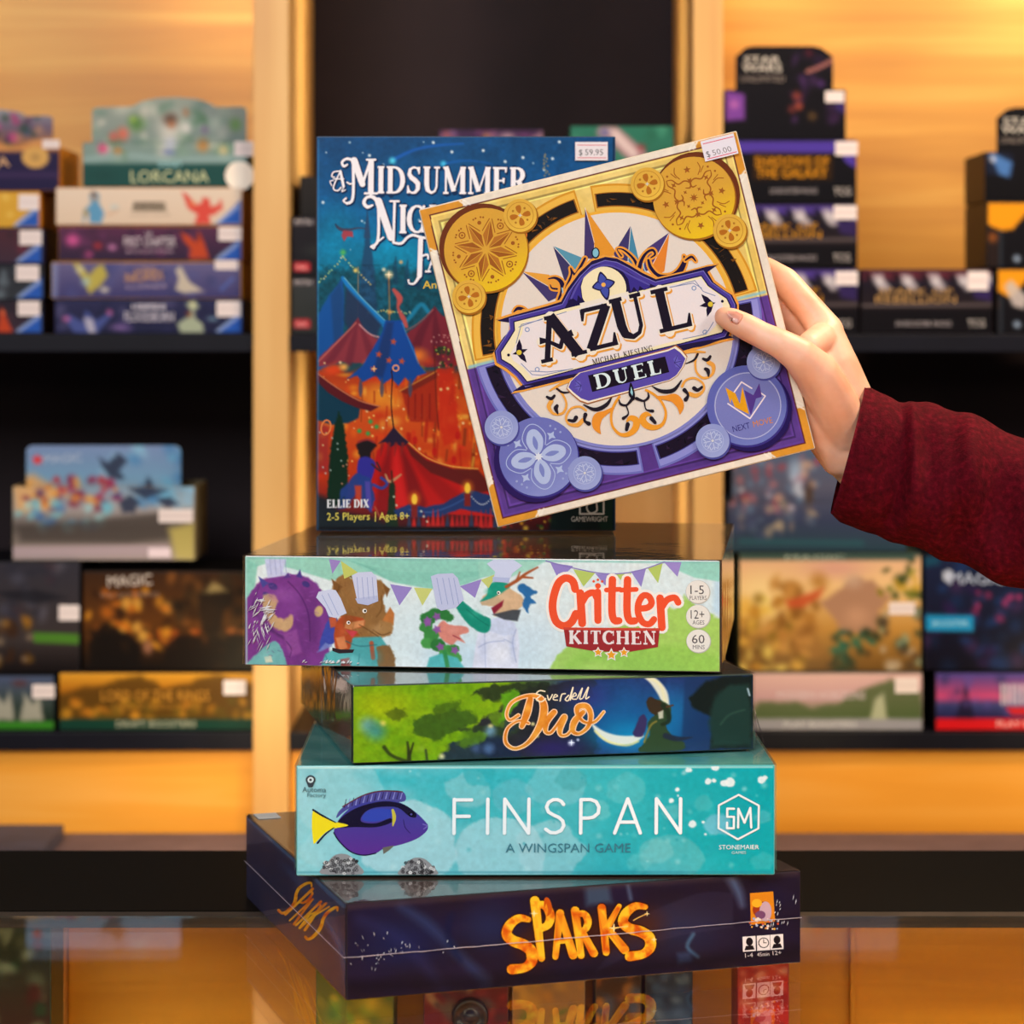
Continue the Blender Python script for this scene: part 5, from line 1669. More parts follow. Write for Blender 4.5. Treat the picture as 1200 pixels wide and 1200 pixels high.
def az_ground(X, Y):
    x, y = in_box(X, Y)
    n = fbm(X / 30, Y / 30, 3)[..., None]
    m_ = np.maximum(np.abs(x), np.abs(y))
    gold_ = hexc('#e6c05c') * (1 - n) + hexc('#f6dc8c') * n
    pur = hexc('#4f3382') * (1 - n) + hexc('#66449a') * n
    edge = np.clip((y - 3) / 2, 0, 1)[..., None]
    c = gold_ * (1 - edge) + pur * edge
    # fine frame lines
    c = np.where((np.abs(m_ - 174) < 1.0)[..., None], c * 0.72, c)
    c = np.where((np.abs(m_ - 171.5) < 1.0)[..., None], np.clip(c * 1.18, 0, 1), c)
    # cream rim with orange corners
    rim = (m_ > 184.5)
    corner = (np.minimum(np.abs(x), np.abs(y)) > 142)
    rc = np.where(corner[..., None], hexc('#e09a34'), hexc('#f2e6d4'))
    c = np.where(rim[..., None], rc, c)
    c = np.where(((m_ > 182.8) & (m_ <= 184.5))[..., None], hexc('#6c2c2c'), c)
    c = np.where(((m_ > 180.5) & (m_ <= 182.8))[..., None], np.clip(c * 1.1, 0, 1), c)
    return c


a.ground(az_ground)
for sx in (-1, 1):      # white slashes by the corners
    for sy in (-1, 1):
        for k in (134, 139):
            for q in (((sx * k, sy * 185), (sx * (k + 6), sy * 192)), ((sx * 185, sy * k), (sx * 192, sy * (k + 6)))):
                p0, p1 = fr(*q[0]), fr(*q[1])
                a.c_line([p0, p1], 2.2, '#fbf2e2', .6, .9, smooth=False)
a.c_line([fr(-180, 2), fr(-150, 2)], 3.4, '#88c4d8', 1.4, .9)
a.c_line([fr(148, 0), fr(180, 0)], 3.4, '#88c4d8', 1.4, .9)
for sx in (-1, 1):
    a.c_poly([fr(sx * 168, -172), fr(sx * 140, -172), fr(sx * 168, -140)], '#b0842c', 1, .55)
a.c_poly([fr(172, 172), fr(120, 172), fr(172, 110)], '#3a2468', 4, .5)
a.mottle(0.05, 6, 9)
# ring round the round field: gold above, blue below
def band(r0, r1, upc, dnc, a0, a1, n=60):
    col = lambda x, y: np.where((in_box(np.asarray(x), np.asarray(y))[1] < 2)[..., None], hexc(upc), hexc(dnc))
    P = ell_pts(CX, CY, r0, None, 0, n, a0 - ang, a1 - ang)
    Q = ell_pts(CX, CY, r1, None, 0, n, a0 - ang, a1 - ang)
    a._add(P + Q, [[i, i + 1, n + i + 1, n + i] for i in range(n - 1)], col)
    a.up()


pi = math.pi
gap_ = 0.055
for k, (s0, s1, u_) in enumerate(((-pi + .02, -pi / 2 - gap_, 1), (-pi / 2 + gap_, -.02, 1), (.02, pi / 2 - gap_, 0), (pi / 2 + gap_, pi - .02, 0))):
    band(138, 172, '#dc9a2c', '#7274c4', s0, s1)
    band(140, 169.5, '#f0bc4c', '#8f92da', s0 + .012, s1 - .012)
    band(144.5, 162, '#a8681c', '#44408c', s0 + .02, s1 - .02)
    band(146, 161, '#1c1614', '#1c1126', s0 + .03, s1 - .03)
rr = random.Random(17)
for i in range(120):
    t = rr.uniform(0, 2 * pi)
    if abs(abs(math.sin(t)) - 1) < .01 or abs(math.sin(t)) < .06: continue
    r = rr.uniform(148, 158)
    u_ = math.sin(t) < 0
    x, y = fr(r * math.cos(t), r * math.sin(t))
    a.poly([(x + rr.uniform(-6, 6), y + rr.uniform(-4, 4)) for _ in range(3)], rr.choice(['#7a4a18', '#4a3018', '#3a2a1c']) if u_ else rr.choice(['#2c1a34', '#120c1a', '#33203e']), keep=True)
a.up()
x, y = fr(*(153.5 * math.cos(-2.13), 153.5 * math.sin(-2.13)))
a.disc(x, y, 3, '#e07a30', 9, .3)
cream = lambda x, y: hexc('#eadfd2') * (1 - fbm(np.asarray(x) / 20, np.asarray(y) / 20, 5)[..., None]) + hexc('#e2d6cc') * fbm(np.asarray(x) / 20, np.asarray(y) / 20, 5)[..., None]
a.ring(CX, CY, 137, 141, lambda x, y: np.where((in_box(np.asarray(x), np.asarray(y))[1] < 2)[..., None], hexc('#f2b43c'), hexc('#8488d0')), n=90)
a.disc(CX, CY, 137.5, '#e8ddd2', n=90)
# star rays behind the plate
for P1, P2, c1, c2 in ((((684, 243), (683, 302), (694, 304), (695, 284)), ((684, 243), (695, 286), (696, 300), (724, 300)), '#46386e', '#e89a30'),
                       (((646, 288), (660, 330), (675, 320), (667, 311)), ((646, 288), (667, 312), (675, 318), (683, 303)), '#3e3866', '#5a9ab4'),
                       (((609, 318), (641, 354), (660, 345), (650, 341)), ((609, 318), (650, 341), (655, 332), (641, 322)), '#463a70', '#eaa640'),
                       (((738, 264), (718, 297), (722, 306), (735, 306)), ((738, 264), (734, 304), (742, 314), (748, 306)), '#40386e', '#4a8cac'),
                       (((784, 272), (757, 291), (752, 320), (761, 316)), ((784, 272), (761, 314), (768, 324), (778, 318)), '#4a3a78', '#e88830')):
    a.poly(P1, c1)
    a.poly(P2, c2)
    a.line([P1[0], P1[-1]], .7, '#e8dcd8', smooth=False)
# curling ornaments on the plate's shoulders
def curl(P, w_, halo=2.2, core='#20123a', hc='#f0a03c'):
    a.line(P, [k + 2 * halo for k in w_], hc, keep=False)
    a.line(P, w_, core)


curl([(600, 366), (605, 362), (613, 364), (616, 371), (608, 372)], [1.5, 4, 3, 2, 1])
curl([(612, 366), (619, 372), (632, 373), (644, 368), (654, 361)], [3, 8, 7, 7, 4])
curl([(641, 327), (649, 326), (656, 331), (658, 341), (655, 352)], [1.5, 3, 5, 6, 7])
curl([(660, 345), (663, 335), (668, 322), (667, 314), (672, 322), (678, 314), (684, 303)], [3, 3, 2.2, 1.2, 3, 3, 3])
curl([(651, 339), (645, 338), (643, 334)], [2.4, 2, 1])
curl([(748, 318), (742, 304), (730, 293), (722, 292), (727, 300)], [4, 3, 2, 1, 2])
curl([(748, 316), (751, 305), (757, 296), (764, 293), (767, 298), (762, 302)], [5, 4, 3, 3, 2.4, 1.5])
curl([(759, 305), (762, 314), (771, 323), (785, 324), (796, 318), (802, 306), (801, 300)], [3, 4, 4, 5, 7, 5, 1.5])
curl([(803, 305), (810, 301), (815, 306)], [2, 3, 1.5])
a.line([(753, 309), (755, 317), (763, 324), (770, 326)], 1.4, '#9cc8e0')
a.line([(657, 338), (658, 346), (654, 353)], 1.6, '#9cc8e0')
# title plate
plate = [(580, 376.5), (596, 371), (640, 359), (656, 354), (664, 338), (678, 319), (692, 306), (708, 301), (722, 303), (737, 311), (752, 320), (768, 327.5), (800, 320), (828, 312.5), (841, 310.5), (829, 319),
         (836, 331), (848, 340), (858, 346), (864, 358), (864, 372), (858, 385), (854, 394), (860, 396), (846, 399), (800, 412), (700, 436), (640, 451), (612, 458), (599, 460), (611, 452), (603, 442), (592, 433), (580, 426), (577, 413), (588, 396), (596, 388), (597, 379)]
a.poly([(CX + (x - CX) * 1.0 + (2.2 if x > CX else -2.2) * (0.9), y + (2.6 if y > 386 else -2.2)) for x, y in plate], '#f0a444')
a.poly(plate, '#1f1444')
def inset_path(P, d):
    n = len(P)
    A = sum(P[i][0] * P[(i + 1) % n][1] - P[(i + 1) % n][0] * P[i][1] for i in range(n))
    sg = 1 if A > 0 else -1
    out = []
    for i in range(n):
        p0, p1, p2 = np.array(P[i - 1], float), np.array(P[i], float), np.array(P[(i + 1) % n], float)
        a1, a2 = p1 - p0, p2 - p1
        a1, a2 = a1 / np.linalg.norm(a1), a2 / np.linalg.norm(a2)
        n1, n2 = np.array([-a1[1], a1[0]]) * sg, np.array([-a2[1], a2[0]]) * sg
        b = n1 + n2
        L = np.linalg.norm(b)
        b = b / max(L, 1e-6)
        out.append(tuple(p1 + b * d / max(0.55, float(b @ n1))))
    return out


pmain = [(597, 375.5), (640, 364.5), (659, 359), (667, 344), (680, 326), (693, 313), (708, 307.5), (721, 309.5), (736, 317), (751, 326), (767, 333), (800, 325.5), (823, 320), (832, 333), (845, 342), (854, 348), (859, 358),
         (859, 371), (853, 384), (848, 393), (800, 406), (700, 430), (640, 446), (615, 452), (606, 441), (595, 431), (583, 424), (581.5, 413), (592, 397), (598, 387)]
po = inset_path(pmain, -2.2)
a.poly(po, '#4a3c9c')
a.line(po, .9, '#7a72c8', smooth=False, closed=True)
a.poly(inset_path(pmain, 2.2), '#1f1444')
pin = inset_path([p for p in pmain if not (660 < p[0] < 767 and p[1] < 345)], 3.6)
a.poly(pin, '#f7ebc2')
a.poly(ell_pts(706, 338, 28.5, 28, 0, 36), '#1f1444')
a.poly(ell_pts(706, 339, 27, 26.4, 0, 36), '#f7ebc2')
a.poly([(678, 356), (735, 342), (740, 352), (680, 366)], '#f2e8da')
for P in ([(664, 354), (671, 337), (683, 322), (679, 336), (681, 352), (676, 347), (675, 354), (669, 350)], [(728, 318), (744, 326), (763, 337), (754, 340), (749, 336), (747, 343), (742, 337), (738, 344), (735, 328)]):
    a.poly(P, '#3c3090')
    a.line(P, .8, '#1f1444', smooth=False, closed=True)
a.line([(668, 350), (678, 330), (692, 316), (708, 311), (722, 314), (740, 324), (760, 334)], 2.2, '#5a50ac')
inner = [(612, 379), (662, 366), (735, 346), (760, 340), (822, 327), (828, 336), (842, 346), (846, 352), (848, 366), (838, 383), (830, 392), (780, 403), (690, 428), (634, 442), (622, 444), (612, 432), (600, 424), (596, 416), (604, 402), (610, 392)]
a.poly(inner, '#efe6e8')
for P in ([(603, 403), (609, 381), (630, 376), (662, 366)], [(606, 384), (640, 372)], [(609, 427), (622, 440), (634, 441), (670, 433)], [(620, 436), (640, 437), (666, 434)], [(766, 340), (790, 336), (814, 329), (824, 342), (838, 347)], [(780, 338), (812, 332), (822, 338)], [(800, 398), (824, 393), (830, 388), (836, 378)]):
    a.line(P, .9, '#7c8cb4', keep=True, smooth=False)
a.up()
for x, y in ((616, 387), (628, 434), (813, 338), (826, 390)): a.ring(x, y, 1.8, 3.0, '#8aa0c8', n=12, keep=True)
a.up()
# flower in the arch, side blossoms, bead
for k in range(4):
    t = k * pi / 2 - ang + pi / 2
    L_ = (19, 14, 16, 14)[k]
    c, s_ = math.cos(t), math.sin(t)
    P = [(0, 0), (4.5, -5.6), (L_ * .62, -4.6), (L_, 0), (L_ * .62, 4.6), (4.5, 5.6)]
    a.poly([(706 + x * c - y * s_, 334 + x * s_ + y * c) for x, y in P], '#1f1444', True)
    a.poly([(706 + x * c * .84 - y * s_ * .78, 334 + x * s_ * .84 + y * c * .78) for x, y in P], '#4450ae', True)
a.disc(706, 334, 2.6, '#f0b454')
a.disc(696.5, 296.5, 4.8, '#16203a', 6.6)
a.disc(696.5, 296.3, 3.4, '#86c4dc', 5.0)
for (cx, cy, dirs) in ((606.5, 414, ((.3, -16), (10, -4), (9, 12), (-8, 2))), (832.5, 357, ((-11, -12), (-13, 2), (-4, 15), (6, -2)))):
    for dx, dy in dirs:
        a.poly([(cx - dy * .22, cy + dx * .22), (cx + dx * .5 - dy * .2, cy + dy * .5 + dx * .2), (cx + dx, cy + dy), (cx + dx * .5 + dy * .2, cy + dy * .5 - dx * .2), (cx + dy * .22, cy - dx * .22)], '#1c1030', keep=True)
    a.up()
    a.disc(cx, cy, 3, '#e0c63c')
a.disc(594, 417, 1.7, '#1c1030')
a.disc(846.5, 353.5, 1.7, '#1c1030')
# big title
tt = [('A', 633, 426.5, 686, 414.5, 52), ('Z', 685, 413.5, 727, 403.5, 50), ('U', 722, 402.5, 765, 391.5, 51), ('L', 771, 391.5, 815, 381, 51)]
AZ = dict(SERIF)
AZ['A'] = (0.92, [([(0.12, 0.0), (0.36, 1.0)], .1), ([(0.36, 1.0), (0.78, 0.0)], .19), ([(0.06, 0.5), (0.2, 0.47), (0.44, 0.26), (0.54, .48), (0.74, 0.52)], [.13, .06, .08, .07, .12]), ([(0.0, .03), (0.24, .03)], .07), ([(0.62, .03), (0.94, .03)], .07), ([(0.24, .97), (0.42, .97)], .07)])
for ch, x0, y0, x1, y1, h in tt:
    a.glyphs(ch, (x0 + 2.6, y0 + 2.8), (x1 + 2.6, y1 + 2.8), h, '#eba23e', AZ, 1.28, grow=.9, keep=True)
a.up()
for ch, x0, y0, x1, y1, h in tt:
    a.glyphs(ch, (x0 + 1.2, y0 + 1.0), (x1 + 1.2, y1 + 1.0), h, '#f4ead8', AZ, 1.28, grow=.5, keep=True)
a.up()
for ch, x0, y0, x1, y1, h in tt:
    a.glyphs(ch, (x0, y0), (x1, y1), h, '#1c1426', AZ, 1.28, keep=True)
a.up()
a.glyphs('MICHAEL KIESLING', (694, 428.5), (765, 411.5), 6.6, '#4a4034', SMALLSERIF, .8, gap=.12)
# lower scrollwork, mirrored about the box's own axis
def mir(P):
    o = []
    for x, y in P:
        p, q = in_box(np.array(x, float), np.array(y, float))
        o.append(fr(-float(p) + 0, float(q)))
    return o


D_ = lambda L_: [(690 + x / 7.06, 400 + y / 7.06) for x, y in L_]
scroll = [(D_([(470, 410), (540, 450), (600, 510), (635, 600), (610, 690), (540, 722), (470, 700), (440, 650), (470, 610), (510, 620)]), [3, 3, 3, 3, 4, 6, 8, 8, 6, 2], '#f0a030'),
          (D_([(560, 470), (640, 475), (710, 480), (755, 540), (752, 610)]), [3, 6, 11, 9, 1], '#ee9630'),
          (D_([(770, 380), (800, 330), (870, 310), (940, 350), (950, 410), (890, 455), (830, 440)]), [3, 2.6, 2.6, 2.6, 2.6, 5, 5], '#f0a848'),
          (D_([(730, 110), (800, 95), (880, 90), (960, 95)]), [5, 4, 3, 2], '#f0a848'),
          (D_([(900, 100), (880, 170), (890, 260), (950, 310), (1020, 280), (1030, 210), (990, 180)]), [3, 2.6, 2.6, 3, 3, 5, 5], '#f0a848')]
black = [(D_([(520, 378), (600, 420), (700, 410), (765, 330)]), [1, 4.5, 4.5, 1.5]),
         (D_([(390, 480), (450, 500), (490, 470), (485, 430)]), [4, 2.5, 3, 1]), (D_([(455, 500), (470, 570), (525, 585)]), [2, 1.6, 4]), (D_([(515, 645), (545, 680)]), [5, 4]),
         (D_([(790, 410), (820, 450), (800, 490)]), [5, 3, 5]), (D_([(870, 395), (900, 410), (935, 385)]), [5, 4, 3]), (D_([(800, 190), (870, 160), (900, 110)]), [1, 2.6, 2.6]),
         (D_([(945, 150), (980, 160), (1005, 130)]), [3, 4, 3]), (D_([(965, 235), (985, 250), (990, 295)]), [4, 5, 2])]
for P, w_, c in scroll:
    a.line(P, w_, c, keep=True)
    a.line(mir(P), w_, c, keep=True)
a.up()
for P, w_ in black:
    a.line(P, w_, '#241c28', keep=True)
    a.line(mir(P), w_, '#241c28', keep=True)
a.up()
a.line([(612, 453), (640, 448), (676, 440)], [1, 5, 3], '#241840')
a.line([(790, 408), (820, 404), (844, 398)], [3, 6, 1.5], '#241840')
# second plate
pl2 = [(679, 438), (782, 412.5), (790, 409), (797, 414), (803, 421), (799, 431), (792, 441), (784, 446), (689, 471), (680, 468), (671, 461), (665, 455), (668, 448), (672, 444)]
a.poly([(734 + (x - 734) * 1.035, 441 + (y - 441) * 1.13) for x, y in pl2], '#b06a34')
a.poly([(734 + (x - 734) * 1.022, 441 + (y - 441) * 1.08) for x, y in pl2], '#f4ead8')
a.poly(pl2, '#5a4cae')
a.poly([(688, 441), (779, 418.5), (784, 437), (693, 460.5)], '#1a1020')
for cx, cy, sg in ((680, 453, -1), (790, 426, 1)):
    for k in (-1, 0, 1):
        t = (pi if sg < 0 else 0) - ang + k * .95
        c, s_ = math.cos(t), math.sin(t)
        a.poly([(cx + x * c - y * s_, cy + x * s_ + y * c) for x, y in ((0, 0), (4, -3), (10, 0), (4, 3))], '#6a62c4')
        a.line([(cx, cy), (cx + 9 * c, cy + 9 * s_)], .7, '#2c2264', smooth=False)
a.glyphs('DUEL', (698, 457.5), (776, 438.2), 17.5, '#dff0f4', SLAB, 1.0, gap=.14)
gx, gy = 739.5, 461
a.poly([(gx - 1, gy - 12), (gx + 3.6, gy), (gx + 3, gy + 9), (gx - 3, gy + 4), (gx - 3.4, gy - 3)], '#1a1020', True)
a.poly([(gx - .6, gy - 7), (gx + 1.6, gy), (gx + 1, gy + 4), (gx - 1.4, gy)], '#98d0e0')
# tiles: big discs and little ones
def disc3(x, y, r, c_edge, c_face, c_hi, cres=None):
    if cres: a.disc(x + cres[0], y + cres[1], r * 1.05, cres[2])
    a.disc(x + .9, y + 1.6, r + .8, c_edge, n=48)
    f = lambda X, Y: hexc(c_face) * (1 - np.clip(((np.asarray(X) - x) * .5 + (np.asarray(Y) - y)) / r, 0, 1)[..., None]) + hexc(c_hi) * np.clip(((np.asarray(X) - x) * .5 + (np.asarray(Y) - y)) / r, 0, 1)[..., None]
    P = [(x, y)] + ell_pts(x, y, r, None, 0, 48)
    a._add(P, [[0, 1 + i, 1 + (i + 1) % 48] for i in range(48)], f)
    a.up()


def spin(x, y, t, P, s_=1.0):
    c, n_ = math.cos(t), math.sin(t)
    return [(x + (p * c - q * n_) * s_, y + (p * n_ + q * c) * s_) for p, q in P]


GE, GF, GH, GD = '#a86c1c', '#dca63c', '#f0c820', '#a05c20'
disc3(566.5, 292.7, 49.5, GE, GF, GH, (-3.5, -3, '#6e3418'))
for sg_, cc_ in ((-1, '#b8742a'), (1, GD)):
    for k in range(8):
        a.poly(spin(566.5, 292.7, k * pi / 4 - ang + pi / 8, [(4, 0.3 * sg_), (17, sg_ * 6.2), (35.3, 0.3 * sg_)]), cc_, keep=True)
    a.up()
for k in range(8):
    t = k * pi / 4 - ang + pi / 8
    for P in ([(22, -7.5), (37, -1.6)], [(22, 7.5), (37, 1.6)]):
        a.line(spin(566.5, 292.7, t, P), 1.1, GD, smooth=False, keep=True)
    t2 = t + pi / 8
    q = spin(566.5, 292.7, t2, [(33, 0)])[0]
    if k % 2: a.disc(q[0], q[1], 2.4, GD, keep=True, n=12)
    else: a.ring(q[0], q[1], 2.8, 4.2, GD, keep=True, n=14); a.disc(q[0], q[1], 1.4, GD, keep=True, n=8)
    for d_ in (-6, 6, -3, 3):
        q = spin(566.5, 292.7, t2, [(40 - abs(d_) * .3, d_)])[0]
        a.disc(q[0], q[1], 1.2, GD, keep=True, n=8)
a.up()
disc3(812.7, 231, 48.5, GE, GF, GH, (3.5, -3.5, '#6e3418'))
for k in range(4):
    t = k * pi / 2 - ang + pi / 4
    B_ = (812.7, 231)
    for sg in (-1, 1):
        a.line(spin(*B_, t, [(38, 0), (33, sg * 4), (24, sg * 4), (20, sg * 11), (13, sg * 13), (10, sg * 8), (14, sg * 5)]), [1, 1.5, 1.7, 1.7, 1.7, 1.8, 1.2], GD, keep=True)
        a.line(spin(*B_, t, [(26, sg * 10), (34, sg * 12), (38, sg * 18)]), 1.1, GD, keep=True)
        a.line(spin(*B_, t, [(30, sg * 9), (38, sg * 10)]), 1.0, GD, keep=True)
        q = spin(*B_, t, [(40, sg * 5)])[0]
        a.disc(q[0], q[1], 1.4, GD, keep=True, n=8)
    for d_, r_ in ((28, 3.8), (12, 2.8)):
        q = spin(*B_, t, [(d_, 0)])[0]
        a.poly(star_pts(q[0], q[1], r_, 4, .4, t), GD, keep=True)
    q = spin(*B_, t + pi / 4, [(34, 0)])[0]
    a.poly(star_pts(q[0], q[1], 4.6, 5, .45, t), GD, keep=True)
    q = spin(*B_, t + pi / 4, [(21, 0)])[0]
    a.poly(star_pts(q[0], q[1], 4, 4, .4, t), GD, keep=True)
a.poly(star_pts(812.7, 231, 5.5, 8, .4), GD)
for x, y in ((607, 252), (546.7, 348), (757.4, 214.8), (855, 270)):
    disc3(x, y, 19.6, GE, '#e2b144', '#eec24a')
    a.ring(x, y, 15.2, 16, '#c48c30')
    for k in range(4):
        a.poly(spin(x, y, k * pi / 2 - ang, [(2.5, 0), (7, -3), (11.5, -2.4), (12, 2.4), (7, 3)]), '#b86e1e', True, keep=True)
        q = spin(x, y, k * pi / 2 - ang + pi / 4, [(10, 0)])[0]
        a.disc(q[0], q[1], 1.4, '#b07828', keep=True, n=8)
    a.up()
    a.poly(star_pts(x, y, 2.6, 4, .4), '#d8d4c4')
PE, PF, PH, PL = '#3c3488', '#6e74c0', '#8a94d4', '#b4c4ec'
disc3(630, 536.5, 46.5, PE, PF, PH, (-4, 5, '#2c1a5c'))
for k in range(4):
    t = k * pi / 2 - ang
    a.poly(spin(630, 536.5, t, [(3, 0), (9, -7), (20, -10), (30, -6), (33, 0), (30, 6), (20, 10), (9, 7)]), PL, True, keep=True)
a.up()
for k in range(4):
    t = k * pi / 2 - ang
    a.poly(spin(630, 536.5, t, [(8, 0), (16, -3), (25, 0), (16, 3)]), '#7c88cc', True, keep=True)
    a.line(spin(630, 536.5, t, [(12, -11), (24, -14), (35, -8), (39, 0), (35, 8), (24, 14), (12, 11)]), 1.0, PL, keep=True)
    q = spin(630, 536.5, t + pi / 4, [(29, 0)])[0]
    a.poly(star_pts(q[0], q[1], 6, 4, .45, t + pi / 4), PL, keep=True)
    for d_ in (-7, 0, 7):
        q = spin(630, 536.5, t + pi / 4, [(38, d_)])[0]
        a.disc(q[0], q[1], 1.4, '#a0acdc', keep=True, n=8)
a.up()
a.poly(star_pts(630, 536.5, 6, 8, .5), '#dfe6f4')
disc3(875, 476, 47, PE, '#6068b8', '#7480c8', (4, 5, '#261858'))
a.disc(876.5, 476.5, 40, '#7a80c4', n=48)
a.ring(876.5, 476.5, 38.2, 39.2, '#b8bee4', n=48)
# emblem on the tile: two interlocked letters in a square
a.line([(858, 464), (869, 448.5), (881, 456)], 1.6, '#f2e4ec', smooth=False)
a.line([(853, 474), (879, 491.5), (897, 465), (888, 459)], 1.6, '#f2e4ec', smooth=False)
a.poly([(850, 455), (862, 462), (867, 474), (870, 454), (878, 486.5), (861, 478), (857, 468), (856, 474)], '#e8a41c')
a.poly([(872, 458), (883, 464), (890, 450), (893, 466), (886, 468), (884, 476), (880, 488), (876, 474)], '#553a90')
a.type('NEXT', (859.5, 507.5), (879.5, 502.7), 7, '#332a78')
a.type('MOVE', (883.5, 501.7), (906, 496.2), 7, '#d8881c')
for x, y in ((586, 502), (684.5, 555.6), (895, 425), (835, 517.5)):
    disc3(x, y, 19.8, '#4c4c9c', '#94a0d8', '#a0ace0')
    a.ring(x, y, 12.4, 13.2, '#b0bce8', n=28)
    for k in range(8):
        t = k * pi / 4 - ang
        a.line(spin(x, y, t, [(3, 0), (10.5, 0)]), 1.1, '#c0cced', smooth=False, keep=True)
        a.line(spin(x, y, t + pi / 8, [(8, -2), (11, 0), (8, 2)]), .9, '#c0cced', keep=True)
    a.up()
    a.disc(x, y, 1.6, '#d8d8dc')
ao = put(a, 'cover_print', az, 'front', AS, AT, AS, M['print_gloss'])
pl = Art([(822, 166), (861, 157), (864, 181), (825, 190)], 1.0, '#ece6f0')
pl.line([(825, 169), (860, 161)], 1.0, '#e0506c', smooth=False)
pl.line([(828, 187), (862, 179)], 1.0, '#e0506c', smooth=False)
pl.type('$', (828, 185), (832, 184), 7, '#5a545a')
pl.type('50.00', (835, 183), (857, 178), 6.4, '#8a8488')
lo = pl.build('price_sticker', 40 / F_PX * AY, 24.3 / F_PX * AY, M['sticker'], az)
q = in_box(np.array(825.0), np.array(190.0))
lo.location = ((float(q[0]) + 192.1) / F_PX * AY, -0.0030, (192.1 - float(q[1])) / F_PX * AY)


# ------------------------------------------------------------------ the person: one hand and sleeve reaching in from the right
def skin_material():
    m, nt, b = principled('skin')
    tc = N(nt, 'ShaderNodeTexCoord')
    nz = N(nt, 'ShaderNodeTexNoise')
    nz.inputs['Scale'].default_value = 28
    nz.inputs['Detail'].default_value = 4
    nt.links.new(tc.outputs['Object'], nz.inputs['Vector'])
    r = ramp(nt, [(0.35, '#dc9e80'), (0.5, '#e6ae92'), (0.68, '#efbea4')])
    nt.links.new(nz.outputs['Fac'], r.inputs['Fac'])
    nt.links.new(r.outputs['Color'], b.inputs['Base Color'])
    b.inputs['Roughness'].default_value = 0.48
    b.inputs['Subsurface Weight'].default_value = 0.25
    b.inputs['Subsurface Radius'].default_value = (1.0, 0.35, 0.2)
    b.inputs['Subsurface Scale'].default_value = 0.006
    n2 = N(nt, 'ShaderNodeTexNoise')
    n2.inputs['Scale'].default_value = 420
    bp = N(nt, 'ShaderNodeBump')
    bp.inputs['Strength'].default_value = 0.12
    bp.inputs['Distance'].default_value = 0.0006
    nt.links.new(tc.outputs['Object'], n2.inputs['Vector'])
    nt.links.new(n2.outputs['Fac'], bp.inputs['Height'])
    nt.links.new(bp.outputs['Normal'], b.inputs['Normal'])
    return m


M['skin'] = skin_material()
person = empty('person', tuple(at(1000, 520, 1.69)), label='hand and forearm in a dark red knitted sleeve, holding the tilted square box', category='person')
PO = Vector(person.location)


def capsule_chain(bm, chain):
    """chain: [(point, radius)...]; each link is a tapered round segment, all overlapping, later fused into one skin."""
    for (p, r), (q, s_) in zip(chain[:-1], chain[1:]):
        d = (q - p)
        L = d.length
        if L < 1e-6: continue
        z = d.normalized()
        x = z.orthogonal().normalized()
        y = z.cross(x)
        rings = []
        n = 18
        prof = []
        for k in range(7):
            t = -math.pi / 2 + math.pi / 2 * k / 6
            prof.append((r * math.sin(t), r * math.cos(t)))
        for k in range(7):
            t = math.pi / 2 * k / 6
            prof.append((L + s_ * math.sin(t), s_ * math.cos(t)))
        for h, rad in prof:
            rings.append([bm.verts.new(p + z * h + (x * math.cos(2 * math.pi * i / n) + y * math.sin(2 * math.pi * i / n)) * max(rad, 1e-5)) for i in range(n)])
        for a_, b_ in zip(rings[:-1], rings[1:]):
            for i in range(n):
                bm.faces.new((a_[i], a_[(i + 1) % n], b_[(i + 1) % n], b_[i]))
        bm.faces.new(rings[0][::-1])
        bm.faces.new(rings[-1])


def P3(x, y, d, r): return (at(x, y, d) - PO, r)


bm = bmesh.new()
# thumb along the front of the box: tip, pad, joint, base, ball of the thumb
capsule_chain(bm, [P3(849, 371.5, 1.6515, .0068), P3(858, 375, 1.650, .0080), P3(874, 383, 1.6475, .0088), P3(893, 393, 1.645, .0088), P3(915, 403, 1.643, .0098), P3(936, 416, 1.645, .0118), P3(957, 438, 1.655, .0150), P3(975, 470, 1.668, .0165), P3(990, 505, 1.684, .0175)])
# index finger, bent round behind the box
capsule_chain(bm, [P3(969, 388, 1.700, .0115), P3(945, 358, 1.704, .0100), P3(920, 330, 1.713, .0098), P3(897, 316, 1.718, .0088), P3(872, 306, 1.7175, .0080), P3(852, 302, 1.716, .0070)])
# middle, ring and little finger behind it
capsule_chain(bm, [P3(972, 402, 1.708, .0118), P3(930, 377, 1.720, .0092), P3(897, 356, 1.7205, .0085), P3(866, 345, 1.7185, .0078), P3(842, 341, 1.717, .0070)])
capsule_chain(bm, [P3(972, 425, 1.712, .0115), P3(930, 408, 1.722, .0092), P3(896, 392, 1.7205, .0082), P3(868, 384, 1.718, .0076), P3(848, 381, 1.717, .0068)])
capsule_chain(bm, [P3(968, 455, 1.710, .0105), P3(932, 443, 1.720, .0082), P3(905, 432, 1.719, .0074), P3(884, 427, 1.7165, .0066), P3(868, 425, 1.716, .0060)])
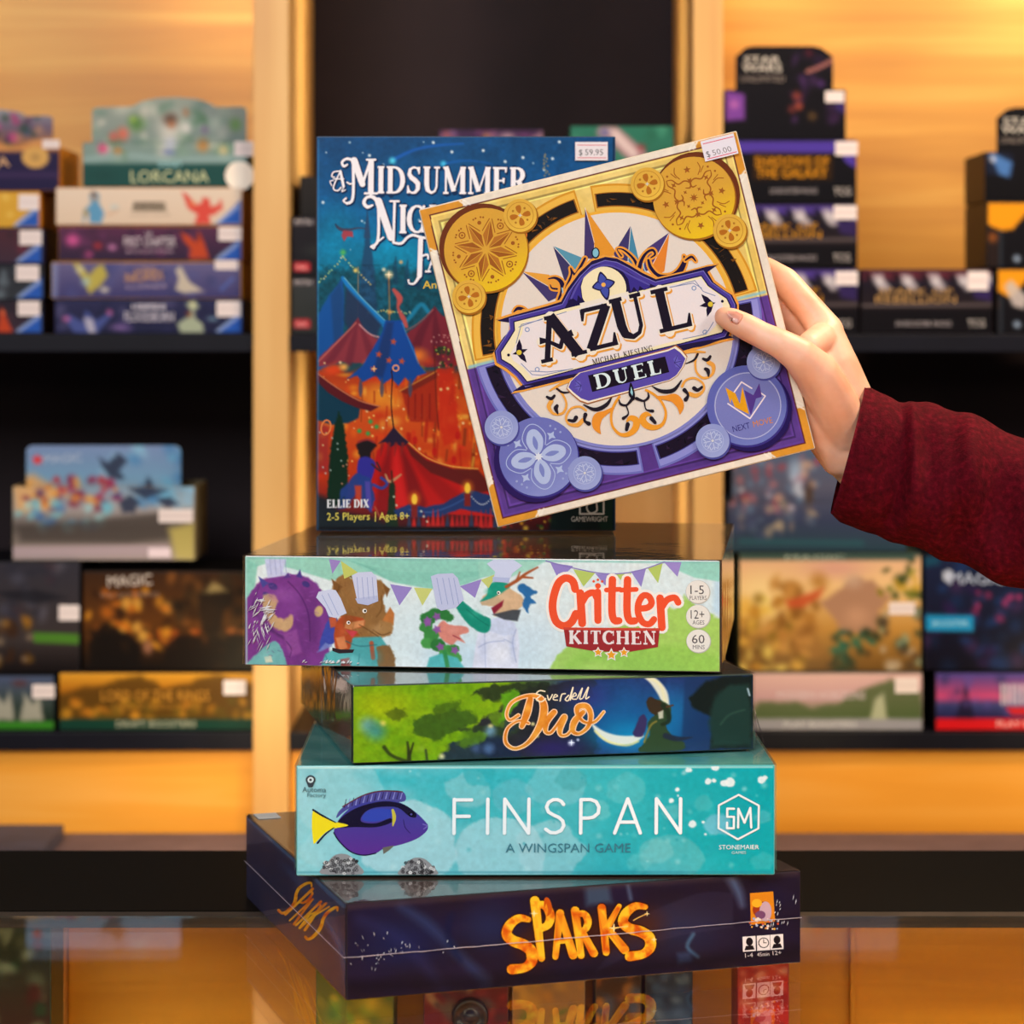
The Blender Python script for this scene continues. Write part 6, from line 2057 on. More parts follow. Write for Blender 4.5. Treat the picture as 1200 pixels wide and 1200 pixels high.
# palm: knuckle line to wrist
capsule_chain(bm, [P3(967, 392, 1.698, .0128), P3(978, 430, 1.694, .0165), P3(992, 470, 1.693, .0185), P3(1008, 505, 1.696, .0200), P3(1050, 540, 1.700, .0220)])
capsule_chain(bm, [P3(953, 420, 1.688, .0125), P3(964, 455, 1.682, .0170), P3(973, 492, 1.686, .0175), P3(992, 525, 1.692, .0190), P3(1040, 560, 1.700, .0220)])
capsule_chain(bm, [P3(958, 450, 1.702, .0120), P3(966, 492, 1.700, .0125), P3(982, 526, 1.697, .0150), P3(1030, 565, 1.700, .0200)])
capsule_chain(bm, [P3(950, 444, 1.672, .0130), P3(957, 480, 1.676, .0120), P3(966, 514, 1.683, .0120), P3(985, 535, 1.690, .0140)])
# web between thumb and index
capsule_chain(bm, [P3(948, 404, 1.668, .0085), P3(962, 396, 1.686, .0100)])
me = bpy.data.meshes.new('hand')
bm.to_mesh(me)
bm.free()
tmp = bpy.data.objects.new('hand_tmp', me)
COL.objects.link(tmp)
mod = tmp.modifiers.new('r', 'REMESH')
mod.mode = 'VOXEL'
mod.voxel_size = 0.0011
mod = tmp.modifiers.new('s', 'SMOOTH')
mod.factor = 0.5
mod.iterations = 14
dg = bpy.context.evaluated_depsgraph_get()
me2 = bpy.data.meshes.new_from_object(tmp.evaluated_get(dg))
bpy.data.objects.remove(tmp)
# keep the flesh clear of the card: what would sink into the box is pressed flat against its faces
Rz = Matrix.Rotation(ang, 4, 'Y')
for v in me2.vertices:
    q = Rz @ (v.co + PO - org)       # box coordinates
    if -0.01 < q.x < AS + 0.0006 and q.z > -0.0006 and q.z < AS + .01 and -0.0008 < q.y < AT + 0.0008:
        dx, d0, d1, dz = AS + 0.0006 - q.x, q.y + 0.0008, AT + 0.0008 - q.y, q.z + 0.0006
        m_ = min(dx, d0, d1, dz)
        if m_ == d0: q.y = -0.0008
        elif m_ == d1: q.y = AT + 0.0008
        elif m_ == dx: q.x = AS + 0.0006
        else: q.z = -0.0006
        v.co = (Rz.inverted() @ q) + org - PO
me2.polygons.foreach_set('use_smooth', [True] * len(me2.polygons))
me2.name = 'hand'
me2.materials.clear()
hand = link('hand', me2, M['skin'], person)

# thumb nail
bm = bmesh.new()
c0 = at(852, 366.5, 1.6435) - PO
tx = (at(874, 377, 1.640) - at(849, 366.5, 1.6435)).normalized()
tn = Vector((-0.05, -0.78, 0.62))
tn = (tn - tx * tn.dot(tx)).normalized()
tb = tx.cross(tn)
gr = []
for i in range(9):
    row = []
    for j in range(9):
        s_, t = i / 8, (j / 8 - .5) * 2
        wdt = 0.0046 * (1 - 0.35 * max(0, .35 - s_) / .35)
        x = s_ * 0.0105 - (0.0 if abs(t) < 1 else 0) + (0.0022 * t * t if s_ < .5 else -0.0012 * t * t)
        row.append(bm.verts.new(c0 + tx * x + tb * t * wdt + tn * (0.0012 - 0.0019 * t * t)))
    gr.append(row)
for i in range(8):
    for j in range(8):
        bm.faces.new((gr[i][j], gr[i + 1][j], gr[i + 1][j + 1], gr[i][j + 1]))
r_ = bmesh.ops.solidify(bm, geom=list(bm.faces), thickness=0.0005)
bmesh.ops.recalc_face_normals(bm, faces=bm.faces)
NAIL = bm_obj('nail', bm, plain('nail', '#eab4a4', 0.25, 0.04, 60, coat=0.3), hand, smooth=True)


# sleeve: a loose ribbed tube with folds, and its turned cuff
def sleeve_material():
    m, nt, b = principled('red_knit')
    tc = N(nt, 'ShaderNodeTexCoord')
    nz = N(nt, 'ShaderNodeTexNoise')
    nz.inputs['Scale'].default_value = 260
    nz.inputs['Detail'].default_value = 5
    nt.links.new(tc.outputs['Object'], nz.inputs['Vector'])
    r = ramp(nt, [(0.3, '#500010'), (0.55, '#6c031a'), (0.75, '#880a26')])
    nt.links.new(nz.outputs['Fac'], r.inputs['Fac'])
    nt.links.new(r.outputs['Color'], b.inputs['Base Color'])
    b.inputs['Roughness'].default_value = 0.85
    b.inputs['Specular IOR Level'].default_value = 0.2
    b.inputs['Sheen Weight'].default_value = 0.0
    b.inputs['Sheen Tint'].default_value = (1, 0.2, 0.25, 1)
    wv = N(nt, 'ShaderNodeTexNoise')
    wv.inputs['Scale'].default_value = 700
    bp = N(nt, 'ShaderNodeBump')
    bp.inputs['Strength'].default_value = 0.5
    bp.inputs['Distance'].default_value = 0.0008
    nt.links.new(tc.outputs['Object'], wv.inputs['Vector'])
    nt.links.new(wv.outputs['Fac'], bp.inputs['Height'])
    nt.links.new(bp.outputs['Normal'], b.inputs['Normal'])
    return m


M['knit'] = sleeve_material()
# upper and lower outline stations: (upper point, lower point, depth)
ST = [((1013, 451), (973, 601), 1.690), ((1022, 455), (984, 612), 1.690), ((1040, 464), (1006, 622), 1.690), ((1062, 474), (1040, 631), 1.690), ((1085, 471), (1072, 640), 1.688), ((1115, 477), (1104, 655), 1.686),
      ((1146, 492), (1140, 669), 1.683), ((1180, 505), (1176, 683), 1.680), ((1215, 516), (1215, 697), 1.677), ((1300, 545), (1300, 730), 1.668), ((1450, 600), (1450, 800), 1.65), ((1700, 700), (1700, 920), 1.62)]
bm = bmesh.new()
rings = []
NR = 72
cen, rad, axs = [], [], []
fine = []
for (u0, l0, d0), (u1, l1, d1) in zip(ST[:-1], ST[1:]):
    k = max(2, int(abs(u1[0] - u0[0]) / 2.5))
    k = min(k, 24)
    for i in range(k):
        t = i / k
        fine.append(((u0[0] + (u1[0] - u0[0]) * t, u0[1] + (u1[1] - u0[1]) * t), (l0[0] + (l1[0] - l0[0]) * t, l0[1] + (l1[1] - l0[1]) * t), d0 + (d1 - d0) * t))
fine.append(ST[-1])
rn = random.Random(2)
for si, (u_, l_, d_) in enumerate(fine):
    A, B = at(*u_, d_) - PO, at(*l_, d_) - PO
    c = (A + B) / 2
    up_ = (A - B) / 2
    R = up_.length
    dep = Vector((-0.10, -1, 0)).normalized() * R * 0.80
    ring = []
    s_len = (u_[0] + l_[0]) / 2
    for i in range(NR):
        t = 2 * math.pi * i / NR
        ct, st = math.cos(t), math.sin(t)
        # folds: broad diagonal drapes that fade near the outline
        f = 0
        sx = s_len
        f += 0.10 * math.sin((sx - 1010) / 10.5 + 2.2 * st + 1.6 * ct) * math.exp(-((sx - 1120) / 90) ** 2)
        f += 0.12 * math.sin((sx - 1010) / 17 - 2.4 * ct + 2.0) * math.exp(-((sx - 1150) / 130) ** 2)
        f += 0.06 * math.sin((sx - 1010) / 6.5 + 1.2 * ct) * math.exp(-((sx - 1085) / 40) ** 2)
        f += 0.04 * math.sin(sx / 34 + 4.3 * t)
        f += 0.09 * math.exp(-((sx - 1054 - 14 * st * st) / 7) ** 2) - 0.07 * math.exp(-((sx - 1040 - 12 * st * st) / 6) ** 2)
        f *= min(1, max(0, (sx - 1004) / 20))
        k = 1 + f * (0.25 + 0.75 * st * st)
        ring.append(bm.verts.new(c + (up_ * ct + dep * st) * k))
    rings.append(ring)
for a_, b_ in zip(rings[:-1], rings[1:]):
    for i in range(NR):
        bm.faces.new((a_[i], a_[(i + 1) % NR], b_[(i + 1) % NR], b_[i]))
bmesh.ops.solidify(bm, geom=list(bm.faces), thickness=0.0022)
bmesh.ops.recalc_face_normals(bm, faces=bm.faces)
sl = bm_obj('sleeve', bm, M['knit'], person, smooth=True)
sm_ = sl.modifiers.new('smooth', 'SMOOTH')
sm_.factor = 0.4
sm_.iterations = 2


# ------------------------------------------------------------------ boxes of cards on the shelves behind
RB = random.Random(77)


def far_box(x0, y0, x1, y1, paint, label, group=None, side='#15131c', z_base=None, yd=YS + 0.012, depth=0.13, sticker=None, name='card_box', cat='box', res=0.4):
    """A closed carton: (x0..y1) is its measured front face at depth yd; it stands on z_base."""
    z0 = zs(y1, yd) if z_base is None else z_base
    w = (x1 - x0) / F_PX * yd
    h = zs(y0, yd) - z0
    root = empty(name, (xs(x0, yd), yd, z0), (0, 0, 0), label=label, category=cat)
    if group: root['group'] = group
    box_obj('carton', 0, w, 0, depth, 0, h - 0.0003, plain('carton', side, 0.45, 0.1, 40, spec=0.15), root, 0.0015)
    a = Art([(x0, y0), (x1, y0), (x1, y1), (x0, y1)], res)
    paint(a, x0, y0, x1, y1)
    o = a.build('front_print', w - 0.002, h - 0.0023, M['print_far'], root)
    o.location = (0.001, -0.0004, 0.001)
    if sticker:
        sticker_on(root, sticker, x0, z0, yd)
    return root, w, h, z0 + h


def sticker_on(root, st, x0, z0, yd, off=0.0008):
    sx0, sy0, sx1, sy1 = st
    p = Art([(sx0, sy0), (sx1, sy0), (sx1, sy1), (sx0, sy1)], 0.3, '#f2e4e2')
    p.c_line([(sx0 + 2, (sy0 + sy1) / 2), (sx1 - 2, (sy0 + sy1) / 2)], 3, '#c8b4b4', 1, .6, smooth=False)
    lo = p.build('price_sticker', (sx1 - sx0) / F_PX * yd, (sy1 - sy0) / F_PX * yd, M['sticker'], root)
    lo.location = ((sx0 - x0) / F_PX * yd, -off, zs(sy1, yd) - z0)


def display(x0, yt, x1, y1, header, paint, label, side='#15131c', z_base=None, yd=YS + 0.014, depth=0.12, head_back=0.035, sticker=None, packs='#3a3a48', hshape=None, group=None):
    """An open counter display: printed tray, foil packs standing in it and a raised header card."""
    z0 = zs(y1, yd) if z_base is None else z_base
    w, h = (x1 - x0) / F_PX * yd, zs(yt, yd) - z0
    root = empty('display_box', (xs(x0, yd), yd, z0), label=label, category='display box')
    if group: root['group'] = group
    mt = plain('carton', side, 0.45, 0.1, 40, spec=0.15)
    bm = bmesh.new()
    t = 0.002
    bm_box(bm, 0, w, 0, t, 0, h, 0)
    bm_box(bm, 0, w, depth - t, depth, 0, h, 0)
    bm_box(bm, 0, t, t, depth - t, 0, h, 0)
    bm_box(bm, w - t, w, t, depth - t, 0, h, 0)
    bm_box(bm, t, w - t, t, depth - t, 0, t, 0)
    bm_obj('tray', bm, mt, root)
    bm = bmesh.new()
    bm_box(bm, t + .002, w - t - .002, head_back + .006, depth - .006, t, h * .86, 0.002)
    bm_obj('card_packs', bm, plain('packs', packs, 0.3, 0.2, 60), root)
    a = Art([(x0, yt), (x1, yt), (x1, y1), (x0, y1)], 0.4)
    paint(a, x0, yt, x1, y1)
    o = a.build('tray_print', w - .001, h - .001, M['print_far'], root)
    o.location = (0.0005, -0.0005, 0.0005)
    # header: a cut card behind the tray's front, its art continuing upward
    hx0, hy0, hx1 = header
    yh = yd + head_back
    hw, hz1 = (hx1 - hx0) / F_PX * yh, zs(hy0, yh)
    hz0 = z0 + h * 0.15
    hx = xs(hx0, yh) - root.location.x
    hh = hz1 - hz0
    pyb = HORIZON - hz0 / yh * F_PX
    a = Art([(hx0, hy0), (hx1, hy0), (hx1, pyb), (hx0, pyb)], 0.4)
    paint(a, hx0, hy0, hx1, pyb)
    prof = hshape or [(0, 0), (1, 0), (1, .96), (.97, 1), (.03, 1), (0, .96)]
    bm = bmesh.new()
    fv = [bm.verts.new((hx + p * hw, head_back + .0015, hz0 - z0 + q * hh)) for p, q in prof]
    bv = [bm.verts.new((hx + p * hw, head_back, hz0 - z0 + q * hh)) for p, q in prof]
    bm.faces.new(fv)
    bm.faces.new(bv[::-1])
    for i in range(len(prof)):
        bm.faces.new((fv[i], bv[i], bv[(i + 1) % len(prof)], fv[(i + 1) % len(prof)]))
    bmesh.ops.recalc_face_normals(bm, faces=bm.faces)
    hd = bm_obj('header_card', bm, mt, root)
    # trim the header art to the cut outline by moving outside points onto it
    o = a.build('header_print', hw, hh, M['print_far'], root)
    me = o.data
    n = len(me.vertices)
    co = np.zeros(n * 3)
    me.vertices.foreach_get('co', co)
    co = co.reshape(-1, 3)
    top = np.interp(co[:, 0] / hw, *zip(*sorted({round(p, 4): q for p, q in prof if q > .3}.items())))
    co[:, 2] = np.minimum(co[:, 2], top * hh)
    me.vertices.foreach_set('co', co.ravel())
    for ch in o.children:
        for v in ch.data.vertices:
            tt_ = np.interp(v.co.x / hw, *zip(*sorted({round(p, 4): q for p, q in prof if q > .3}.items())))
            v.co.z = min(v.co.z, tt_ * hh)
    o.location = (hx, head_back - 0.0005, hz0 - z0)
    if sticker:
        sticker_on(root, sticker, x0, z0, yd, 0.0009)
    return root, z0 + h


def blue_corner(a, x1, y0, y1, s_=30):
    a.c_poly([(x1 - s_ - 2, y1), (x1, y0 + (y1 - y0) * .32), (x1, y1)], '#2458b8', .8)
    a.c_line([(x1 - s_ + 2, y1 - 2), (x1 - 4, y0 + (y1 - y0) * .5)], 3, '#b8c8ec', 1, .9, smooth=False)


def swarm(a, x0, y0, x1, y1, cols, n=30, r0=4, r1=12, al=.8, seed=1):
    r = random.Random(seed)
    for i in range(n):
        a.c_blob(r.uniform(x0, x1), r.uniform(y0, y1), r.uniform(r0, r1), r.choice(cols), r.uniform(r0, r1), al, r.uniform(0, 3))


# ---- left upper bay
def p_(base, fn=None):
    def q(a, x0, y0, x1, y1):
        a.gradient([(y0, base[0]), (y1, base[1])])
        if fn: fn(a, x0, y0, x1, y1)
    return q


def f1(a, x0, y0, x1, y1):
    swarm(a, 64, 352, 284, 392, ['#40386a', '#282a52', '#54507a', '#1c2040'], 30, 6, 16, .7, 3)
    a.c_poly([(74, 372), (80, 368), (96, 378), (100, 362), (112, 376), (128, 366), (132, 368), (116, 388), (114, 394), (86, 392)], '#4c5aa0', 1.4, .9)
    a.c_blob(77, 374, 8, '#c8649c', 6, .9); a.c_blob(128, 366, 6, '#c8649c', 6, .9)
    a.c_poly([(98, 372), (108, 374), (112, 390), (106, 395), (100, 384)], '#b8b4c8', 1.2, .95)
    a.c_blob(140, 385, 20, '#8a6aa8', 7, .8)
    a.c_poly([(212, 392), (208, 380), (220, 372), (224, 362), (218, 356), (228, 350), (234, 358), (228, 364), (230, 374), (238, 380), (240, 392)], '#b8c4a4', 1.4, .9)
    a.c_blob(222, 368, 6, '#7c3c24', 7, .95); a.c_blob(226, 356, 5, '#f0e8a8', 5, .9)
    a.c_blob(250, 374, 12, '#7ca0b8', 5, .8)
    blue_corner(a, x1, y0, y1)
    a.glyphs('A CHAPTER IN', (154, 362), (194, 362), 7, '#dcd6e4', SMALLSERIF)
    a.type('FLOODBORN', (146, 377), (204, 377), 12, '#dcd6e4')


def f2(a, x0, y0, x1, y1):
    swarm(a, 70, 308, 280, 350, ['#45457c', '#545890', '#3a3c6c'], 24, 8, 20, .6, 4)
    a.c_poly([(84, 306), (92, 308), (104, 322), (112, 312), (120, 308), (126, 322), (118, 334), (104, 346), (98, 330)], '#c8b84c', 1.6, .9)
    a.c_blob(100, 330, 9, '#a8c8cc', 10, .8); a.c_blob(122, 340, 9, '#ece4c8', 6, .9); a.c_blob(93, 315, 8, '#dcd8b0', 9, .8)
    a.c_poly([(206, 316), (212, 310), (216, 318), (222, 330), (240, 342), (216, 344), (206, 340), (210, 326)], '#d0c4b0', 1.4, .95)
    a.c_line([(62, 310), (62, 348)], 8, '#9aa8d0', 3, .6)
    a.c_line([(260, 340), (274, 326)], 3, '#5474c8', 1.2, .8, smooth=False)
    a.type('INKLANDS', (147, 331), (192, 327), 11, '#d8a04c')
    a.type('GATEWAY', (158, 320), (184, 318), 6, '#d8a04c')
    a.type('ILLUMINEER', (148, 339), (196, 337), 4, '#b8a4bc')


def f3(a, x0, y0, x1, y1):
    swarm(a, 68, 266, 230, 302, ['#58284c', '#6c3460', '#38203c', '#84446c'], 34, 5, 14, .7, 5)
    a.c_blob(84, 281, 14, '#dc5aa0', 13, .95); a.c_blob(131, 290, 9, '#d084b8', 7, .9); a.c_blob(114, 288, 9, '#b03038', 8, .9); a.c_blob(104, 298, 8, '#b84880', 6, .8)
    a.c_poly([(222, 304), (224, 292), (216, 282), (212, 270), (222, 276), (230, 284), (234, 270), (240, 284), (246, 304)], '#c84820', 1.4, .95)
    a.c_blob(234, 278, 5, '#983018', 6, .9)
    blue_corner(a, x1, y0, y1)
    a.type('THE', (170, 276), (178, 276), 5, '#d8ccd4')
    a.type('FIRST CHAPTER', (145, 289), (206, 289), 12, '#dcd0d8')
    a.type('BOOSTER', (148, 297), (204, 297), 4, '#b89cb0')


def f4(a, x0, y0, x1, y1):
    a.c_poly([(104, 262), (104, 246), (96, 264), (96, 262), (98, 246), (106, 238), (104, 228), (110, 223), (116, 227), (115, 237), (122, 250), (118, 263)], '#5a9cc8', 1.2, .95)
    a.c_blob(110, 231, 6, '#c8946c', 7, .95); a.c_blob(109, 226, 6, '#5a2c1c', 4, .9); a.c_blob(100, 250, 5, '#b88a3c', 8, .8); a.c_blob(134, 243, 9, '#b8d4dc', 6, .7); a.c_line([(126, 252), (138, 246)], 3, '#d8b090', 1, .8)
    a.c_poly([(214, 224), (222, 228), (228, 240), (236, 238), (238, 230), (246, 232), (248, 242), (256, 240), (260, 232), (262, 244), (252, 252), (246, 254), (248, 264), (228, 264), (232, 252), (220, 244)], '#e0483c', 1.2, .95, 1, 4)
    a.c_blob(226, 238, 8, '#f08050', 6, .8)
    blue_corner(a, x1, y0, y1)
    a.poly([(156, 236), (194, 236), (196, 248), (154, 248)], '#a0907c')
    a.type('DISNEY', (158, 241), (190, 241), 5, '#4c4038')
    a.type('LORCANA', (158, 247), (192, 247), 6, '#4c4038')
    a.type('GATEWAY STARTER', (152, 254), (200, 254), 3.6, '#a89888')


GRP_A = None
_, _, _, zt = far_box(64, 350.6, 284, 391.5, p_(('#2c2c54', '#1e2040'), f1), 'navy card box with a pale purple spellcaster, lowest in the left bay\'s wide stack', side='#20264c', z_base=Z_MID + .0004, sticker=(254, 353, 282, 371))
_, _, _, zt = far_box(60, 306.5, 283, 350.0, p_(('#6a6490', '#403c70'), f2), 'blue-violet card box with golden wings, second from the bottom of the left bay\'s wide stack', side='#c89030', z_base=zt + .0004, sticker=(252, 305, 279, 316))
_, _, _, zt = far_box(68, 264.5, 284, 306, p_(('#5a2c4c', '#30203c'), f3), 'maroon-purple card box with pink glow and white lettering in the left bay\'s wide stack', side='#b07028', z_base=zt + .0004, sticker=(256, 266, 283, 282))
_, _, _, zt = far_box(65, 219, 284, 264, p_(('#ecd8c4', '#e4ccb4'), f4), 'cream card box with a woman in blue and a red bird of flame', side='#c07c30', z_base=zt + .0004)


def fd(a, x0, y0, x1, y1):
    a.gradient([(110, '#9aa49a'), (150, '#8c9a94'), (190, '#7c9a94'), (196, '#1c5450'), (222, '#164844')])
    swarm(a, 100, 118, 290, 188, ['#a8b8a8', '#c8ccc0', '#6c8c80', '#8aa898', '#d8d4c8', '#5c8464'], 60, 6, 18, .7, 6)
    a.c_blob(160, 145, 16, '#4c7c38', 16, .95); a.c_blob(156, 140, 7, '#9cc048', 7, .8)
    for x, y, r, c in ((144, 157, 12, '#e8705c'), (120, 174, 10, '#e04880'), (133, 160, 9, '#d86860'), (138, 178, 9, '#c87c2c'), (238, 170, 12, '#c08440'), (262, 176, 9, '#d8c490'), (276, 146, 12, '#6c9c54'), (240, 152, 8, '#8c7a98'), (218, 150, 10, '#e8e4e0'), (146, 182, 7, '#3c6428')):
        a.c_blob(x, y, r, c, r * 1.1, .95)
    # plain figure of flowers and leaves in the arch
    a.c_blob(200, 150, 26, '#dcd8d0', 30, .9); a.c_blob(200, 140, 15, '#4c3024', 13, .9); a.c_blob(201, 146, 8, '#b87850', 9, .9); a.c_blob(200, 168, 14, '#c4cce0', 12, .9); a.c_blob(198, 178, 12, '#7484b8', 7, .9)
    a.c_blob(218, 132, 7, '#b07048', 9, .7)
    a.c_line([(100, 187), (150, 182), (200, 187), (290, 185)], 7, '#98b4b4', 3, .8)
    if y1 > 200:
        a.c_poly([(90, 192), (300, 192), (300, 240), (90, 240)], '#174c48', 2, 1)
        a.c_blob(120, 206, 30, '#12403c', 12, .5)
        a.type('DISNEY', (186, 196), (214, 196), 7, '#a8dce0')
        a.type('LORCANA', (153, 214), (245, 214), 14, '#d8dca8')


r_, zt2 = display(97, 167, 289, 218.6, (108, 114, 289), fd, 'green flowery display box with an arched header, top of the left bay\'s wide stack', side='#1c4c48', z_base=zt + .0004, sticker=(275, 166, 298, 183),
                  hshape=[(0, 0), (1, 0), (1, .86), (.97, .89), (.80, .885), (.76, .93), (.68, .98), (.55, 1.0), (.42, .99), (.32, .95), (.26, .89), (.03, .88), (0, .85)])
# round white seal on its right corner
bm = bmesh.new()
vs = bmesh.ops.create_circle(bm, cap_ends=True, radius=0.0155, segments=32)
bmesh.ops.rotate(bm, verts=bm.verts, cent=(0, 0, 0), matrix=Matrix.Rotation(math.pi / 2, 3, 'X'))
r2 = bmesh.ops.extrude_face_region(bm, geom=list(bm.faces))
bmesh.ops.translate(bm, verts=[v for v in r2['geom'] if isinstance(v, bmesh.types.BMVert)], vec=(0, -0.0006, 0))
bm_obj('round_seal', bm, plain('seal', '#fdeedd', 0.5, 0.02, 50), r_).location = ((281 - 97) / F_PX * (YS + .014), -0.0012, zs(206, YS + .014) - r_.location.z)


def g_(cols, fn2=None, bc=True, seed=1):
    def q(a, x0, y0, x1, y1):
        a.gradient([(y0, cols[0]), (y1, cols[1])])
        swarm(a, x0, y0, x1, y1, cols[2:], 26, 5, 15, .7, seed)
        if fn2: fn2(a, x0, y0, x1, y1)
        if bc: blue_corner(a, x1, y0, y1)
    return q


_, _, _, zt = far_box(-190, 351.5, 50, 391.5, g_(['#241c28', '#3c2a38', '#4a2c34', '#20202c'], lambda a, *k: (a.c_poly([(-2, 391), (0, 372), (3, 358), (8, 372), (16, 391)], '#c84420', 1.4, .95), a.c_blob(4, 366, 5, '#f07040')), seed=8),
                      'dark card box with an orange-red figure, lowest in the stack at the left edge', side='#1c1c28', z_base=Z_MID + .0004, sticker=(21, 353, 47, 370))
_, _, _, zt = far_box(-190, 309.5, 51, 351, g_(['#24262e', '#30343c', '#788894', '#1a1c24', '#4a5864'], seed=9), 'charcoal card box with pale blue smoke, second from the bottom at the left edge', side='#20222c', z_base=zt + .0004, sticker=(19, 311, 46, 329))
_, _, _, zt = far_box(-190, 267.5, 50, 309, g_(['#4c2430', '#3c2838', '#70283c', '#2c1c28', '#8c4444'], seed=10), 'dark wine-red card box in the stack at the left edge', side='#20264c', z_base=zt + .0004, sticker=(23, 270, 49, 287))
_, _, _, zt = far_box(-190, 224, 47, 267, g_(['#dca838', '#d8a434', '#f0cc68', '#c89028'], seed=11), 'yellow card box in the stack at the left edge', side='#c47c18', z_base=zt + .0004, sticker=(22, 228, 46, 246))


def fe(a, x0, y0, x1, y1):
    a.gradient([(125, '#98a0a8'), (150, '#6c5c74'), (176, '#a86c38'), (180, '#281848'), (225, '#1c1038')])
    swarm(a, -60, 130, 55, 172, ['#3c3468', '#a83870', '#385080', '#b88c6c', '#4c2c4c', '#c84888', '#2c4434'], 46, 5, 11, .85, 12)
    a.c_poly([(-70, 172), (-10, 166), (20, 172), (40, 164), (75, 160), (75, 172), (40, 176), (0, 178), (-70, 182)], '#d89858', 2, .9)
    if y1 > 200:
        a.c_poly([(-90, 178), (80, 178), (80, 240), (-90, 240)], '#1c1040', 2, 1)
        a.c_line([(-80, 205), (70, 205)], 6, '#48305c', 3, .7)
        a.c_poly(ell_pts(42, 184, 16, 13, 0, 20), '#d8a85c', 1, 1)
        a.c_blob(42, 184, 9, '#a07c48', 8, .7)
        a.type('DA', (-18, 197), (12, 195), 12, '#e0b080')
        a.type('LOR', (-60, 199), (-22, 197), 12, '#e0b080')


display(-160, 172, 70, 223.6, (-150, 127, 62), fe, 'deep violet display box with a round gold emblem, topmost at the left edge', side='#b06c14', z_base=zt + .0004, sticker=(50, 164, 70, 174),
        hshape=[(0, 0), (1, 0), (1, .88), (.97, .905), (.86, .9), (.82, .95), (.72, .985), (.5, 1.0), (.1, .93), (0, .9)])

# ---- centre bay: partly hidden by the upright box
def fb(t1, c='#d8cfd0', body=('#1c1820', '#141218')):
    def q(a, x0, y0, x1, y1):
        a.gradient([(y0, body[0]), (y1, body[1])])
        a.c_poly([(x0, y0), (x1, y0), (x1, y0 + 9), (x0, y0 + 9)], '#34303a', 1.5, .9)
        a.c_blob(x0 + 30, (y0 + y1) / 2 + 4, 30, '#2c3030', 14, .7)
        a.type(t1, (x0 + 4, y0 + 8), (x0 + 24, y0 + 8), 6, c)
        a.c_poly([(x0 + 3, y1 - 16), (x0 + 22, y1 - 16), (x0 + 22, y1 - 6), (x0 + 3, y1 - 6)], '#c83038', 1.2, 1)
        a.type('FOIL', (x0 + 6, y1 - 8), (x0 + 19, y1 - 8), 5, '#e8c8c8')
    return q


_, _, _, z1_ = far_box(340.5, 325, 470, 391.5, fb('MYTH', body=('#34383a', '#2a2e2e')), 'grey-black carton with a red label, standing on the centre shelf beside the left post', side='#232323', z_base=Z_MID + .0004)
_, _, _, z1_ = far_box(340.5, 254, 462, 324, fb('MYTH'), 'black carton with a red label, stacked on the grey-black one', side='#1a1a1c', z_base=z1_ + .0004)
_, _, _, z1_ = far_box(351, 206, 450, 253, p_(('#241f1e', '#1a1716')), 'small black carton on top of the two with red labels', side='#201c1a', z_base=z1_ + .0004, yd=YS + .03)
z2_ = Z_MID
for k, (yy, c) in enumerate(((318, ('#31406a', '#1c2440')), (246, ('#4a2c50', '#2c1c34')))):
    _, _, _, z2_ = far_box(510, yy, 640, 391.5, p_(c), ['dark blue carton at the bottom of the centre shelf, behind the upright blue box', 'plum carton in the middle of the centre shelf\'s stack'][k], z_base=z2_ + .0004, yd=YS + .02)


def fp(a, x0, y0, x1, y1):
    a.gradient([(y0, '#3c2448'), (y0 + 30, '#4c3058')])
    swarm(a, x0, y0, x1, y0 + 40, ['#6c3c6c', '#7c5c8c', '#b08a94', '#402850', '#a05c64'], 40, 6, 14, .8, 14)
    a.c_blob(595, 160, 16, '#c8a8b0', 10, .8); a.c_blob(570, 158, 8, '#c08858', 6, .8)


far_box(514, 151, 637, 245, fp, 'purple carton whose top edge rises behind the upright blue box', z_base=z2_ + .0004, yd=YS + .02)
z2_ = Z_MID
for k, (yy, c) in enumerate(((318, ('#1c4a44', '#12302c')), (246, ('#2a5448', '#183830')))):
    _, _, _, z2_ = far_box(662, yy, 792, 391.5, p_(c), ['dark green carton at the bottom right of the centre shelf', 'green carton in the middle of the centre shelf\'s right stack'][k], z_base=z2_ + .0004, yd=YS + .02)


def fg(a, x0, y0, x1, y1):
    a.gradient([(y0, '#2c7460'), (y1, '#2c5c50')])
    swarm(a, x0, y0, x1, y1, ['#3c8870', '#286450', '#4c9c80', '#28584c'], 30, 6, 16, .7, 15)
    a.c_poly([(702, 146), (722, 146), (740, 162), (758, 178), (762, 200), (740, 190), (716, 168), (698, 156)], '#b08a90', 2, .95)
    a.c_poly([(712, 150), (724, 152), (748, 178), (744, 186), (722, 166)], '#dcc8c8', 2, .9)
    a.c_blob(708, 154, 10, '#5c64a0', 8, .9); a.c_blob(752, 172, 9, '#a04048', 8, .8)


far_box(668, 147, 790, 245, fg, 'teal carton with a pink figure, rising behind the upright box by the right post', side='#1c4438', z_base=z2_ + .0004, yd=YS + .02)

# ---- right upper bay
def sw_text(a, x0, x1, y, white=True):
    a.type('STAR', (x0 + 6, y), (x1 - 8, y), 8, '#e4dcd0')
    a.type('WARS', (x0 + 4, y + 10), (x1 - 6, y + 10), 9, '#e4dcd0')
    a.type('UNLIMITED', (x0 + 2, y + 22), (x1 - 2, y + 22), 7, '#8c8078')


